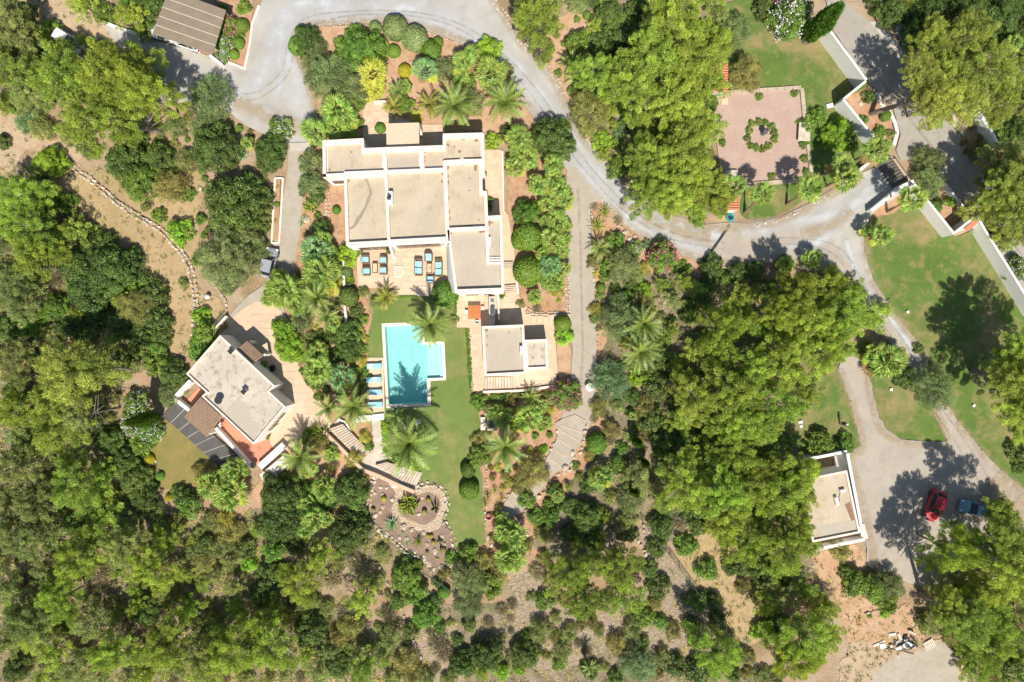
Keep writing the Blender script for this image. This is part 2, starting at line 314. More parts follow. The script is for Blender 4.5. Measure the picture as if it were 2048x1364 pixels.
def dustmat(key, name, colr, amt, sc):
    m, n = newmat(name); v = worldpos(n); uv = N(n, 'ShaderNodeUVMap')
    sx = N(n, 'ShaderNodeSeparateXYZ'); n.links.new(uv.outputs[0], sx.inputs[0])
    pp = N(n, 'ShaderNodeMath', operation='PINGPONG'); n.links.new(sx.outputs[0], pp.inputs[0]); pp.inputs[1].default_value = 0.5
    e = ramp(n, pp.outputs[0], 0.0, 0.4); q = ramp(n, noise(n, v, sc, 6, 0.75), 0.38, 0.66)
    mu = N(n, 'ShaderNodeMath', operation='MULTIPLY'); n.links.new(e, mu.inputs[0]); n.links.new(q, mu.inputs[1])
    mu2 = N(n, 'ShaderNodeMath', operation='MULTIPLY'); n.links.new(mu.outputs[0], mu2.inputs[0]); mu2.inputs[1].default_value = amt
    d = N(n, 'ShaderNodeBsdfDiffuse'); tr = N(n, 'ShaderNodeBsdfTransparent'); d.inputs[0].default_value = (*colr, 1)
    mx = N(n, 'ShaderNodeMixShader'); n.links.new(mu2.outputs[0], mx.inputs[0]); n.links.new(tr.outputs[0], mx.inputs[1]); n.links.new(d.outputs[0], mx.inputs[2])
    o = N(n, 'ShaderNodeOutputMaterial'); n.links.new(mx.outputs[0], o.inputs[0]); M[key] = m
dustmat('edgedust', 'sandy_edge_dust', (0.50, 0.385, 0.25), 0.85, 0.8)
dustmat('tyre', 'dark_tyre_line', (0.27, 0.25, 0.225), 0.4, 1.6)
# foliage
L = {}
L['pine'] = leafmat('pine_needles', (0.155, 0.205, 0.036), (0.235, 0.285, 0.062), (0.105, 0.150, 0.026), 0.3, 0.8)
L['ypine'] = leafmat('yellowish_pine_needles', (0.168, 0.200, 0.042), (0.245, 0.27, 0.072), (0.12, 0.145, 0.035), 0.3, 0.8)
L['gpine'] = leafmat('greyish_pine_needles', (0.138, 0.168, 0.062), (0.21, 0.235, 0.105), (0.11, 0.13, 0.055), 0.28, 0.8)
L['olive'] = leafmat('olive_leaves', (0.100, 0.135, 0.055), (0.17, 0.20, 0.105), (0.085, 0.115, 0.05), 0.22, 0.5)
L['blue'] = leafmat('blue_green_leaves', (0.085, 0.145, 0.075), (0.135, 0.205, 0.115), None, 0.22, 0.5)
L['carob'] = leafmat('dark_broad_leaves', (0.055, 0.090, 0.022), (0.095, 0.135, 0.035), (0.045, 0.07, 0.02), 0.25, 0.8)
L['bush'] = leafmat('mid_green_leaves', (0.085, 0.145, 0.025), (0.14, 0.205, 0.04), (0.07, 0.12, 0.025), 0.3, 0.6)
L['bright'] = leafmat('bright_green_leaves', (0.13, 0.215, 0.022), (0.205, 0.30, 0.04), None, 0.35, 0.6)
L['yellow'] = leafmat('yellow_leaves', (0.25, 0.235, 0.015), (0.31, 0.28, 0.02), None, 0.3, 0.6)
L['browngreen'] = leafmat('brownish_leaves', (0.145, 0.14, 0.05), (0.22, 0.20, 0.085), (0.11, 0.12, 0.04), 0.25, 0.5)
L['twig'] = leafmat('dry_twigs', (0.20, 0.17, 0.14), (0.28, 0.25, 0.22), (0.14, 0.12, 0.09), 0.1, 0.8)
L['clip'] = leafmat('clipped_hedge_leaves', (0.075, 0.135, 0.02), (0.125, 0.195, 0.035), None, 0.25, 0.6)
L['cyp'] = leafmat('cypress_leaves', (0.045, 0.095, 0.02), (0.085, 0.15, 0.03), None, 0.2, 0.8)
L['fan'] = leafmat('fan_palm_leaf', (0.125, 0.19, 0.045), (0.23, 0.285, 0.085), None, 0.25, 0.6, 0.25, tone=False)
L['fanyel'] = leafmat('yellowing_fan_leaf', (0.26, 0.28, 0.05), (0.34, 0.33, 0.08), None, 0.25, 0.6, 0.2, tone=False)
L['fanblue'] = leafmat('bluish_fan_leaf', (0.10, 0.185, 0.085), (0.16, 0.245, 0.13), None, 0.2, 0.6, 0.2, tone=False)
L['date'] = leafmat('date_palm_leaf', (0.105, 0.145, 0.04), (0.175, 0.215, 0.07), None, 0.2, 0.6, 0.2, tone=False)
L['dateyel'] = leafmat('yellow_palm_leaf', (0.23, 0.235, 0.05), (0.32, 0.30, 0.09), None, 0.2, 0.6, 0.2)
L['agave'] = leafmat('agave_leaf', (0.17, 0.26, 0.19), (0.25, 0.34, 0.26), None, 0.05, 0.6, 0.1, tone=False)
L['yucca'] = leafmat('yucca_leaf', (0.17, 0.215, 0.05), (0.27, 0.30, 0.09), None, 0.2, 0.6, 0.15, tone=False)
L['dead'] = leafmat('dead_palm_frond', (0.17, 0.115, 0.065), (0.24, 0.16, 0.09), None, 0.1, 0.6, 0.1, tone=False)
L['drygrass'] = leafmat('dry_grass_blades', (0.38, 0.30, 0.16), (0.28, 0.24, 0.10), (0.16, 0.17, 0.05), 0.2, 0.4, tone=False)
L['fwhite'] = leafmat('white_petals', (0.75, 0.72, 0.70), (0.8, 0.8, 0.78), None, 0.2, 1, 0.02, tone=False)
L['fpink'] = leafmat('pink_petals', (0.62, 0.16, 0.26), (0.72, 0.30, 0.38), None, 0.2, 1, 0.05, tone=False)
L['fpurple'] = leafmat('purple_petals', (0.30, 0.06, 0.30), (0.42, 0.10, 0.36), None, 0.2, 1, 0.05, tone=False)
# ------------------------------------------------------------------ ground sheets
ZS = [0.0]
REG = {}
SHEETS = []
def smooth_closed(pts, step=0.5):
    n = len(pts); outp = []
    for i in range(n):
        p0, p1, p2, p3 = (np.array(pts[(i + k) % n][:2], float) for k in (-1, 0, 1, 2))
        k = max(1, int(np.linalg.norm(p2 - p1) / step))
        for j in range(k):
            t = j / k
            outp.append(0.5 * ((2 * p1) + (-p0 + p2) * t + (2 * p0 - 5 * p1 + 4 * p2 - p3) * t * t + (-p0 + 3 * p1 - 3 * p2 + p3) * t ** 3))
    return outp
def smooth_open(pts, step=0.5):
    pts = [np.array(p[:2], float) for p in pts]
    pts = [2 * pts[0] - pts[1]] + pts + [2 * pts[-1] - pts[-2]]
    outp = []
    for i in range(1, len(pts) - 2):
        p0, p1, p2, p3 = pts[i - 1:i + 3]
        k = max(1, int(np.linalg.norm(p2 - p1) / step))
        for j in range(k):
            t = j / k
            outp.append(0.5 * ((2 * p1) + (-p0 + p2) * t + (2 * p0 - 5 * p1 + 4 * p2 - p3) * t * t + (-p0 + 3 * p1 - 3 * p2 + p3) * t ** 3))
    outp.append(pts[-2]); return outp
def densify(pts, step=0.5):
    o = []
    n = len(pts)
    for i in range(n):
        a = np.array(pts[i][:2], float); b = np.array(pts[(i + 1) % n][:2], float)
        k = max(1, int(np.linalg.norm(b - a) / step))
        for j in range(k): o.append(a + (b - a) * j / k)
    return o
def rag(pts, amp):
    from mathutils import noise as mn
    n = len(pts); o = []
    for i, p in enumerate(pts):
        a = pts[i - 1]; b = pts[(i + 1) % n]; t = b - a; l = np.linalg.norm(t) + 1e-6
        nn = np.array((-t[1], t[0])) / l
        d = mn.noise(Vector((p[0] * 0.5, p[1] * 0.5, 3))) * 1.2 + mn.noise(Vector((p[0] * 1.9, p[1] * 1.9, 9))) * 0.8 + random.uniform(-.3, .3)
        o.append(p + nn * d * amp)
    return o
def sheet(name, px, mat, smooth=True, amp=0.14, kind='structure', z=None, curve=True, reg=None):
    """px: corners as seen in the photograph, on the ground"""
    w_ = [P(*p) for p in px]
    pts = smooth_closed(w_, 0.45) if smooth else densify(w_, 0.45 if amp else 99)
    if amp: pts = rag(pts, amp)
    if z is None: ZS[0] += 0.004; z = ZS[0]
    vs = [(p[0], p[1], z) for p in pts]
    t = tessellate_polygon([[Vector((p[0], p[1], 0)) for p in pts]])
    f = []
    for a, b, c in t:
        cr = (pts[b][0] - pts[a][0]) * (pts[c][1] - pts[a][1]) - (pts[b][1] - pts[a][1]) * (pts[c][0] - pts[a][0])
        f.append((a, b, c) if cr > 0 else (c, b, a))
    o = link(name, mesh(name, vs, f, M[mat]))
    REG.setdefault(reg or name, []).append(np.array(pts)); SHEETS.append((np.array(pts), z))
    return tag(o, kind=kind)
def inside(pt, poly):
    x, y = pt; xs = poly[:, 0]; ys = poly[:, 1]; x2 = np.roll(xs, -1); y2 = np.roll(ys, -1)
    c = ((ys > y) != (y2 > y)) & (x < (x2 - xs) * (y - ys) / (y2 - ys + 1e-12) + xs)
    return bool(np.count_nonzero(c) & 1)
def in_reg(pt, names): return any(inside(pt, pl) for nm in names for pl in REG.get(nm, []))

gs = 600
g = link('ground', mesh('ground', [(-gs, -gs, 0), (gs, -gs, 0), (gs, gs, 0), (-gs, gs, 0)], [(0, 1, 2, 3)], M['dirt'])); tag(g, kind='structure')
# woodland floor under the trees
sheet('woodland_floor', [(-300, 330), (40, 330), (110, 350), (180, 460), (320, 560), (335, 720), (250, 760), (240, 900), (290, 1000), (400, 1040), (520, 1020), (620, 960), (740, 1000), (830, 1120), (700, 1130), (640, 1200), (760, 1280), (860, 1420), (300, 1800), (-700, 1800), (-700, 600)], 'litter', amp=0.6)
sheet('woodland_floor', [(-300, -300), (120, -200), (90, 20), (70, 130), (120, 200), (60, 215), (-300, 190)], 'litter', amp=0.5)
sheet('woodland_floor', [(1330, 560), (1500, 560), (1660, 640), (1680, 740), (1560, 900), (1640, 1080), (1560, 1200), (1450, 1180), (1300, 1050), (1180, 1010), (1230, 860), (1330, 760), (1310, 640)], 'litter', amp=0.5)
sheet('woodland_floor', [(1150, 40), (1290, -60), (1420, -60), (1450, 170), (1420, 260), (1440, 420), (1300, 395), (1210, 290), (1160, 200), (1180, 130)], 'litter', amp=0.5)
sheet('woodland_floor', [(1760, -60), (2300, -60), (2300, 330), (2050, 340), (2000, 260), (1900, 160), (1820, 70)], 'litter', amp=0.4)
sheet('woodland_floor', [(850, 1240), (1000, 1210), (1250, 1300), (1440, 1290), (1520, 1340), (1560, 1500), (820, 1500)], 'litter', amp=0.5)
sheet('stony_bank', [(1010, 1180), (1060, 1150), (1130, 1190), (1190, 1230), (1290, 1180), (1300, 1120), (1270, 1060), (1310, 1050), (1350, 1110), (1400, 1190), (1440, 1260), (1400, 1310), (1240, 1290), (1130, 1340), (1060, 1330)], 'stones', amp=0.4)
sheet('stony_bank', [(880, 1230), (790, 1290), (760, 1350), (800, 1420), (900, 1420), (930, 1340)], 'stones', amp=0.4)
sheet('dirt_track', [(-50, 215), (60, 222), (110, 255), (170, 300), (130, 330), (60, 300), (20, 340), (-50, 330)], 'path', amp=0.3)
sheet('dirt_track', [(0, -40), (200, -40), (230, 30), (300, 70), (330, 110), (260, 120), (200, 90), (150, 60), (60, 60), (40, 20)], 'path', amp=0.3)
sheet('dry_terrace', [(125, 300), (180, 350), (235, 395), (300, 440), (350, 480), (382, 540), (388, 620), (386, 700), (340, 700), (335, 640), (325, 580), (280, 520), (220, 480), (190, 440), (130, 390), (60, 330), (80, 300)], 'drygrass', amp=0.25)
sheet('dry_terrace', [(180, 330), (300, 380), (395, 330), (400, 450), (395, 570), (440, 600), (455, 640), (395, 690), (390, 600), (378, 510), (330, 455), (250, 405)], 'drygrass', amp=0.25)
sheet('pink_clearing', [(1400, 1040), (1450, 1035), (1480, 1110), (1520, 1180), (1560, 1230), (1500, 1290), (1440, 1240), (1390, 1170), (1350, 1100)], 'drygrass', amp=0.4)
sheet('pink_clearing', [(1620, 1100), (1720, 1095), (1735, 1150), (1760, 1215), (1830, 1215), (1850, 1290), (1760, 1300), (1700, 1280), (1670, 1200)], 'redpale', amp=0.5)
sheet('pale_clearing', [(1700, 1290), (1780, 1290), (1860, 1280), (1920, 1310), (1935, 1420), (1690, 1420)], 'path', amp=0.5)
sheet('gravel_patch', [(1760, 1330), (1840, 1300), (1900, 1290), (1915, 1340), (1900, 1420), (1740, 1420)], 'lane', amp=0.5)
# red soil of the garden
sheet('garden_soil', [(1140, 395), (1215, 400), (1300, 480), (1410, 530), (1440, 560), (1400, 620), (1350, 700), (1350, 900), (1240, 1050), (1150, 1110), (1050, 1110), (960, 1100), (972, 1000), (955, 780), (1110, 775), (1190, 760), (1190, 560), (1180, 420)], 'red', amp=0.3)
sheet('bed_shade_overlay', [(1215, 560), (1300, 540), (1400, 545), (1420, 600), (1360, 700), (1350, 900), (1240, 1060), (1150, 1110), (1075, 1110), (1075, 1040), (1150, 960), (1200, 880), (1215, 760)], 'litter', amp=0.7)  # overlay on the red soil: the garden's shade painted as a duller litter colour
sheet('garden_soil', [(1020, 300), (1060, 250), (1130, 300), (1133, 360), (1135, 620), (1050, 630), (1020, 560)], 'red', amp=0.15)
sheet('garden_soil', [(600, 360), (690, 350), (700, 500), (725, 580), (745, 640), (735, 720), (745, 835), (770, 845), (770, 925), (740, 940), (650, 860), (600, 800), (560, 640), (555, 560), (590, 480)], 'red', amp=0.2)
sheet('garden_soil', [(560, 870), (650, 870), (740, 940), (740, 1000), (700, 1060), (620, 1080), (510, 1000), (520, 960)], 'redpale', amp=0.2)
sheet('garden_soil', [(1080, 60), (1170, 20), (1190, 120), (1150, 180), (1175, 250), (1230, 330), (1290, 380), (1250, 370), (1180, 290), (1120, 190), (1070, 110)], 'redpale', amp=0.2)
sheet('island_bed', [(594, 100), (600, 66), (640, 56), (700, 52), (770, 50), (850, 64), (930, 94), (990, 140), (1040, 200), (1070, 262), (1000, 290), (965, 262), (860, 262), (760, 262), (650, 290), (640, 230), (618, 160)], 'redpale', amp=0.1)
sheet('house_bed', [(650, 355), (690, 352), (695, 480), (700, 500), (660, 500), (648, 440)], 'red', amp=0.12)
sheet('roadside_bed', [(1700, 150), (1745, 190), (1780, 228), (1785, 290), (1755, 280), (1700, 215), (1690, 195)], 'red', amp=0.1, smooth=False)
sheet('roadside_bed', [(1830, 372), (1862, 340), (1925, 420), (1905, 465)], 'red', amp=0.1, smooth=False)
sheet('gate_bed', [(1745, 425), (1800, 378), (1835, 372), (1830, 410), (1790, 430), (1760, 440)], 'red', amp=0.12)
sheet('carport_bed', [(420, -20), (508, -20), (505, 60), (488, 134), (425, 112), (450, 30)], 'red', amp=0.05, smooth=False)
# lawns
sheet('lawn', [(735, 588), (790, 592), (915, 590), (914, 640), (938, 656), (941, 720), (943, 782), (956, 810), (962, 860), (954, 905), (962, 950), (966, 1000), (972, 1085), (955, 1094), (905, 1094), (900, 1060), (888, 1030), (892, 1005), (880, 985), (855, 974), (842, 968), (842, 940), (800, 922), (768, 916), (764, 830), (740, 716), (731, 690), (747, 625)], 'lawn', smooth=False, amp=0.06)
sheet('cottage_lawn', [(322, 830), (440, 930), (452, 955), (420, 970), (345, 978), (305, 965), (296, 930), (300, 895), (312, 850)], 'lawn3', amp=0.12)
sheet('wall_lawn', [(1425, 170), (1410, 60), (1440, 10), (1530, 0), (1580, 60), (1650, 60), (1735, 165), (1690, 205), (1755, 285), (1735, 320), (1690, 352), (1620, 395), (1555, 430), (1500, 440), (1480, 420), (1480, 360)], 'lawn2', amp=0.2)
sheet('gate_lawn', [(1727, 460), (1750, 436), (1790, 425), (1835, 385), (1905, 470), (1960, 470), (2060, 620), (2300, 900), (2300, 1100), (2048, 985), (2000, 940), (1960, 898), (1905, 830), (1868, 760), (1845, 700), (1790, 640), (1745, 570), (1725, 500)], 'lawn2', amp=0.15)
sheet('island_lawn', [(1735, 735), (1760, 715), (1815, 745), (1850, 790), (1893, 883), (1850, 882), (1800, 878), (1765, 855), (1750, 810)], 'lawn2', smooth=False, amp=0.1)
sheet('left_lawn', [(1632, 730), (1676, 738), (1700, 800), (1722, 892), (1690, 905), (1600, 900), (1570, 860), (1590, 800)], 'lawn2', amp=0.15)
# drives
sheet('gravel_drive', [(320, 205), (300, 140), (250, 105), (205, 50), (290, 76), (420, 112), (487, 140), (498, 100), (504, 50), (520, 15), (545, -40), (960, -60), (985, -5), (1017, 45), (1045, 88), (1078, 118), (1110, 155), (1135, 205), (1163, 265), (1212, 322), (1262, 376), (1300, 405), (1350, 432), (1410, 450), (1460, 445), (1502, 447), (1560, 436), (1620, 405), (1680, 372), (1725, 345), (1790, 318), (1822, 375), (1745, 425), (1726, 462), (1727, 500), (1745, 560), (1790, 630), (1845, 700), (1870, 765), (1905, 830), (1960, 898), (2000, 940), (2060, 990), (2060, 1050), (1990, 1120), (1900, 1170), (1830, 1170), (1775, 1150), (1735, 1130), (1728, 1060), (1700, 960), (1690, 906), (1722, 892), (1700, 800), (1676, 738), (1690, 700), (1735, 716), (1735, 740), (1750, 810), (1765, 855), (1800, 878), (1850, 882), (1893, 883), (1868, 815), (1840, 770), (1790, 700), (1745, 640), (1700, 580), (1640, 545), (1560, 525), (1450, 532), (1405, 526), (1340, 502), (1290, 480), (1250, 450), (1212, 412), (1195, 400), (1180, 420), (1186, 560), (1192, 640), (1192, 760), (1180, 850), (1120, 870), (1125, 830), (1142, 760), (1145, 700), (1138, 600), (1133, 500), (1133, 340), (1100, 290), (1060, 225), (1025, 175), (985, 128), (930, 90), (850, 60), (770, 45), (700, 47), (640, 52), (596, 64), (588, 105), (612, 160), (628, 200), (640, 250), (650, 285), (590, 300), (580, 290), (530, 270), (490, 250), (455, 220), (400, 205)], 'drive', smooth=False, amp=0.08)
sheet('gravel_lane', [(1133, 345), (1165, 345), (1210, 405), (1195, 400), (1178, 420), (1185, 560), (1192, 640), (1192, 760), (1180, 850), (1118, 870), (1125, 830), (1142, 760), (1145, 700), (1138, 600), (1133, 500)], 'lane', amp=0.08)
sheet('grey_drive', [(1405, 452), (1500, 450), (1560, 438), (1625, 412), (1660, 470), (1690, 520), (1745, 570), (1790, 632), (1845, 703), (1870, 765), (1905, 830), (1960, 898), (2000, 942), (2060, 990), (2060, 1050), (1990, 1120), (1900, 1170), (1830, 1168), (1775, 1150), (1735, 1130), (1730, 1060), (1702, 960), (1692, 907), (1723, 892), (1702, 800), (1678, 738), (1692, 700), (1736, 716), (1736, 740), (1751, 810), (1766, 856), (1801, 879), (1850, 884), (1895, 885), (1869, 815), (1841, 770), (1791, 700), (1745, 642), (1700, 582), (1640, 547), (1560, 524), (1450, 530), (1410, 524)], 'greydrive', smooth=False, amp=0.25)
sheet('house_lane', [(583, 290), (622, 290), (618, 330), (606, 400), (600, 470), (585, 540), (560, 590), (575, 640), (562, 700), (600, 760), (640, 800), (662, 850), (640, 880), (590, 905), (575, 860), (548, 700), (480, 660), (452, 650), (470, 620), (500, 590), (535, 560), (545, 500), (562, 420), (575, 350)], 'lane', amp=0.08)
sheet('cottage_forecourt', [(455, 655), (485, 620), (540, 600), (570, 640), (590, 700), (610, 760), (640, 800), (665, 850), (640, 885), (590, 900), (560, 900), (540, 880), (560, 800), (520, 740), (440, 680)], 'paving', amp=0.1)
sheet('public_road', [(1640, -60), (1665, -60), (1683, 0), (1728, 36), (1800, 100), (1850, 170), (1880, 230), (1925, 280), (1960, 340), (2000, 400), (2060, 470), (2300, 800), (2300, 1000), (2060, 640), (2000, 510), (1960, 425), (1900, 385), (1862, 330), (1800, 320), (1790, 300), (1800, 270), (1785, 215), (1742, 172), (1700, 112), (1660, 55)], 'road', smooth=False, amp=0.1)
sheet('concrete_strip', [(1738, 44), (1760, 44), (1830, 130), (1880, 200), (1930, 262), (1925, 275), (1870, 215), (1800, 120)], 'concrete', smooth=False, amp=0.05)
sheet('gate_threshold', [(1745, 325), (1792, 318), (1828, 372), (1797, 378), (1760, 350)], 'path', smooth=False, amp=0.03)
sheet('far_lane', [(1782, 45), (1800, 45), (1840, 100), (1850, 120), (1828, 120), (1800, 88)], 'greydrive', smooth=False, amp=0.03)
sheet('rose_garden_floor', [(1436, 190), (1597, 181), (1606, 245), (1617, 350), (1495, 372), (1466, 352), (1440, 344), (1426, 235)], 'pinkgravel', smooth=False, amp=0.0)
sheet('rockery_soil', [(750, 955), (790, 965), (835, 985), (855, 974), (882, 988), (889, 1008), (884, 1035), (902, 1065), (908, 1092), (903, 1118), (892, 1134), (868, 1136), (848, 1112), (812, 1098), (790, 1078), (760, 1056), (742, 1034), (738, 1008), (744, 970)], 'brownsoil', amp=0.04)
sheet('rockery_path', [(808, 958), (836, 975), (855, 969), (878, 975), (893, 996), (893, 1015), (884, 1030), (884, 1046), (872, 1060), (838, 1060), (808, 1046), (790, 1034), (784, 1022), (792, 990), (786, 970)], 'path', amp=0.08)
sheet('rockery_soil', [(834, 990), (855, 983), (873, 988), (882, 1004), (877, 1024), (868, 1038), (850, 1048), (828, 1042), (806, 1032), (797, 1018), (800, 1002), (818, 996)], 'brownsoil', amp=0.04)
# paved levels
sheet('terrace', [(714, 497), (789, 492), (899, 488), (913, 590), (859, 590), (791, 590), (790, 576), (716, 577)], 'paving', smooth=False, amp=0)
sheet('house_walk', [(968, 300), (1006, 300), (1008, 420), (1016, 430), (1028, 500), (1034, 560), (1040, 600), (1052, 628), (1140, 628), (1142, 648), (1108, 655), (1116, 745), (1108, 768), (968, 782), (943, 782), (940, 700), (936, 655), (914, 655), (913, 586), (968, 586)], 'paving', smooth=False, amp=0)
sheet('entrance_court', [(727, 205), (768, 203), (772, 225), (838, 250), (890, 250), (890, 300), (727, 300)], 'paving', smooth=False, amp=0)
sheet('pool_deck', [(735, 715), (768, 715), (770, 834), (740, 834)], 'slab', smooth=False, amp=0)
sheet('paved_path', [(742, 838), (762, 838), (769, 905), (800, 925), (845, 945), (830, 978), (770, 955), (728, 932), (700, 900), (660, 858), (676, 838), (742, 908)], 'stone2', smooth=False, amp=0.02)
sheet('red_walk', [(1110, 655), (1124, 655), (1142, 700), (1140, 745), (1118, 760)], 'redpale', smooth=False, amp=0)
sheet('stepped_path_surface', [(1110, 845), (1150, 830), (1170, 850), (1160, 885), (1150, 905), (1135, 935), (1110, 945), (1085, 975), (1062, 1000), (1045, 1020), (1010, 1042), (990, 1035), (1005, 1010), (1030, 978), (1060, 955), (1085, 925), (1108, 890), (1115, 860)], 'lane', amp=0.05)
sheet('planting_strip', [(553, 358), (562, 358), (557, 480), (546, 480)], 'red', smooth=False, amp=0)

# pale dust along the wheel lines
def ribbon(name, px, wid, mat, z):
    c = smooth_open([P(*p) for p in px], 0.6); v = []; f = []; uv = []
    for i, p in enumerate(c):
        a = c[max(i - 1, 0)]; b = c[min(i + 1, len(c) - 1)]; t = (b - a) / (np.linalg.norm(b - a) + 1e-9); nn = np.array((-t[1], t[0]))
        for s_ in (-1, 1):
            q = p + nn * s_ * wid / 2; v.append((q[0], q[1], z)); uv.append(((s_ + 1) / 2, i * 0.3))
    for i in range(len(c) - 1): f.append((2 * i + 1, 2 * i, 2 * i + 2, 2 * i + 3))
    return tag(link(name, mesh(name, v, f, M[mat], uv=uv)), kind='structure')
zt = ZS[0] + 0.004
for px, wd in (([(400, 150), (470, 190), (530, 150), (545, 80), (590, 35), (680, 20), (800, 18), (900, 40), (990, 95), (1060, 160), (1110, 230), (1160, 300), (1210, 355), (1280, 420), (1360, 458), (1440, 475)], 3.0),
               ([(520, 230), (560, 180), (562, 90), (610, 48), (700, 38), (830, 38), (930, 68), (1010, 130), (1070, 200), (1130, 290), (1185, 365), (1250, 430), (1330, 480), (1420, 500)], 1.7),
               ([(600, 240), (590, 150), (560, 60), (600, 12), (700, 5)], 3.2),
               ([(1480, 460), (1580, 450), (1650, 430), (1720, 400), (1770, 370)], 3.0),
               ([(1560, 500), (1640, 480), (1690, 430), (1760, 345)], 2.2),
               ([(1690, 480), (1720, 560), (1780, 640), (1840, 720)], 1.6)):
    ribbon('wheel_track', px, wd, 'dust', zt); zt += 0.003
for px, wd, mt in (([(985, -5), (1017, 45), (1045, 88), (1078, 120), (1108, 157), (1133, 207), (1163, 270), (1212, 326), (1262, 380), (1300, 409), (1350, 437), (1410, 456), (1500, 452), (1560, 441), (1620, 411), (1680, 378), (1725, 351)], 1.9, 'edgedust'),
                   ([(640, 270), (618, 160), (598, 110), (596, 66), (640, 50), (700, 44), (770, 43), (850, 57), (930, 87), (985, 124), (1025, 172), (1062, 222), (1102, 287)], 1.7, 'edgedust'),
                   ([(1212, 408), (1250, 446), (1290, 475), (1340, 497), (1405, 520), (1450, 527), (1560, 520), (1640, 540)], 1.5, 'edgedust'),
                   ([(1727, 470), (1742, 555), (1788, 630), (1842, 700), (1868, 765), (1902, 830), (1957, 898), (2000, 945), (2048, 985)], 1.6, 'edgedust'),
                   ([(1700, 585), (1745, 645), (1790, 703), (1842, 775), (1870, 820), (1893, 885), (1850, 890), (1800, 884), (1762, 862), (1744, 812), (1730, 740)], 1.3, 'edgedust'),
                   ([(1676, 738), (1700, 800), (1724, 892), (1700, 920), (1722, 1000), (1738, 1070), (1750, 1140)], 1.6, 'edgedust'),
                   ([(1980, 960), (2030, 1010), (2040, 1060)], 5.0, 'edgedust'), ([(1240, 405), (1330, 455), (1420, 478)], 2.2, 'edgedust'), ([(470, 205), (560, 240), (620, 262)], 3.0, 'edgedust'), ([(1600, 470), (1660, 455), (1700, 420)], 2.2, 'edgedust'),
                   ([(430, 160), (500, 190), (560, 150), (578, 90), (610, 40), (700, 25), (830, 27), (930, 55), (1015, 118), (1080, 190), (1140, 280), (1200, 358), (1270, 425), (1350, 468), (1450, 488)], .35, 'tyre'),
                   ([(440, 172), (505, 202), (572, 158), (592, 100), (622, 56), (705, 33), (828, 35), (922, 62), (1003, 124), (1066, 196), (1126, 286), (1188, 364), (1262, 434), (1345, 480), (1450, 500)], .35, 'tyre'),
                   ([(1500, 480), (1600, 478), (1680, 500), (1740, 590), (1810, 690), (1870, 800), (1940, 900), (1980, 980), (1960, 1080)], .35, 'tyre'),
                   ([(1500, 492), (1595, 490), (1668, 512), (1728, 600), (1800, 702), (1858, 808), (1925, 910), (1960, 985), (1940, 1080)], .35, 'tyre'),
                   ([(1155, 380), (1160, 460), (1162, 560), (1165, 700), (1160, 800)], .5, 'tyre'), ([(1715, 100), (1780, 190), (1850, 280), (1930, 370), (2048, 520)], .5, 'tyre')):
    ribbon('road_dust', px, wd, mt, zt); zt += 0.003
def slab_pieces(parent, name, px_poly, size, mats, z, gap=0.03, th=0.03, rz=0.0, maxn=290):
    """a field of single paving slabs laid inside a polygon"""
    poly = np.array([tuple(P(*p)[:2]) for p in px_poly]); mn_ = poly.min(0); mx_ = poly.max(0)
    ms = []
    for m_ in mats:
        b = MB(); b.box((0, 0, th / 2), (size - gap, size * 0.999 - gap, th)); ms.append(b.mesh(name, M[m_]))
    ms2 = []
    for m_ in mats:
        b = MB(); b.box((0, 0, th / 2), (size * 1.5 - gap, size - gap, th)); ms2.append(b.mesh(name, M[m_]))
    cnt = 0; y = mn_[1] + size / 2; row = 0
    while y < mx_[1]:
        x = mn_[0] + random.uniform(0, size)
        while x < mx_[0]:
            long_ = random.random() < 0.4; wd = size * (1.5 if long_ else 1); cx = x + wd / 2
            ok = all(inside((cx + sx * wd * .47, y + sy * size * .47), poly) for sx in (-1, 1) for sy in (-1, 1))
            if ok and cnt < maxn:
                link(name, random.choice(ms2 if long_ else ms), parent, (cx, y, z), (0, 0, 0)); cnt += 1
            x += wd
        y += size; row += 1
ter = [o for o in COL.objects if o.name == 'terrace'][0]
slab_pieces(ter, 'paving_slab', [(716, 500), (789, 495), (893, 491), (908, 588), (793, 588), (789, 575), (717, 575)], 0.8, ('slab', 'slab', 'slab2'), ZS[0] - 0.1 if False else ter.data.vertices[0].co.z)
hw = [o for o in COL.objects if o.name == 'house_walk'][0]
slab_pieces(hw, 'paving_slab', [(969, 302), (1005, 302), (1007, 425), (1020, 480), (1030, 560), (1038, 600), (1050, 648), (938, 653), (915, 640), (914, 592), (1008, 586), (1003, 434), (973, 432)], 0.8, ('slab', 'slab', 'slab2'), hw.data.vertices[0].co.z)
slab_pieces(hw, 'paving_slab', [(939, 656), (962, 655), (967, 780), (945, 780)], 0.75, ('slab', 'slab2'), hw.data.vertices[0].co.z)
slab_pieces(hw, 'paving_slab', [(1052, 655), (1107, 656), (1114, 742), (1100, 764), (1034, 772), (1034, 750)], 0.8, ('slab', 'slab2'), hw.data.vertices[0].co.z)
ec = [o for o in COL.objects if o.name == 'entrance_court'][0]
slab_pieces(ec, 'paving_slab', [(729, 207), (767, 205), (771, 228), (836, 252), (888, 252), (888, 298), (729, 298)], 0.7, ('slab', 'slab2'), ec.data.vertices[0].co.z)
fc = [o for o in COL.objects if o.name == 'cottage_forecourt'][0]
slab_pieces(fc, 'paving_slab', [(470, 650), (500, 622), (545, 612), (565, 650), (585, 710), (605, 765), (640, 810), (655, 850), (600, 885), (560, 880), (570, 810), (545, 740)], 0.95, ('paving', 'slab', 'paving', 'slab2'), fc.data.vertices[0].co.z)

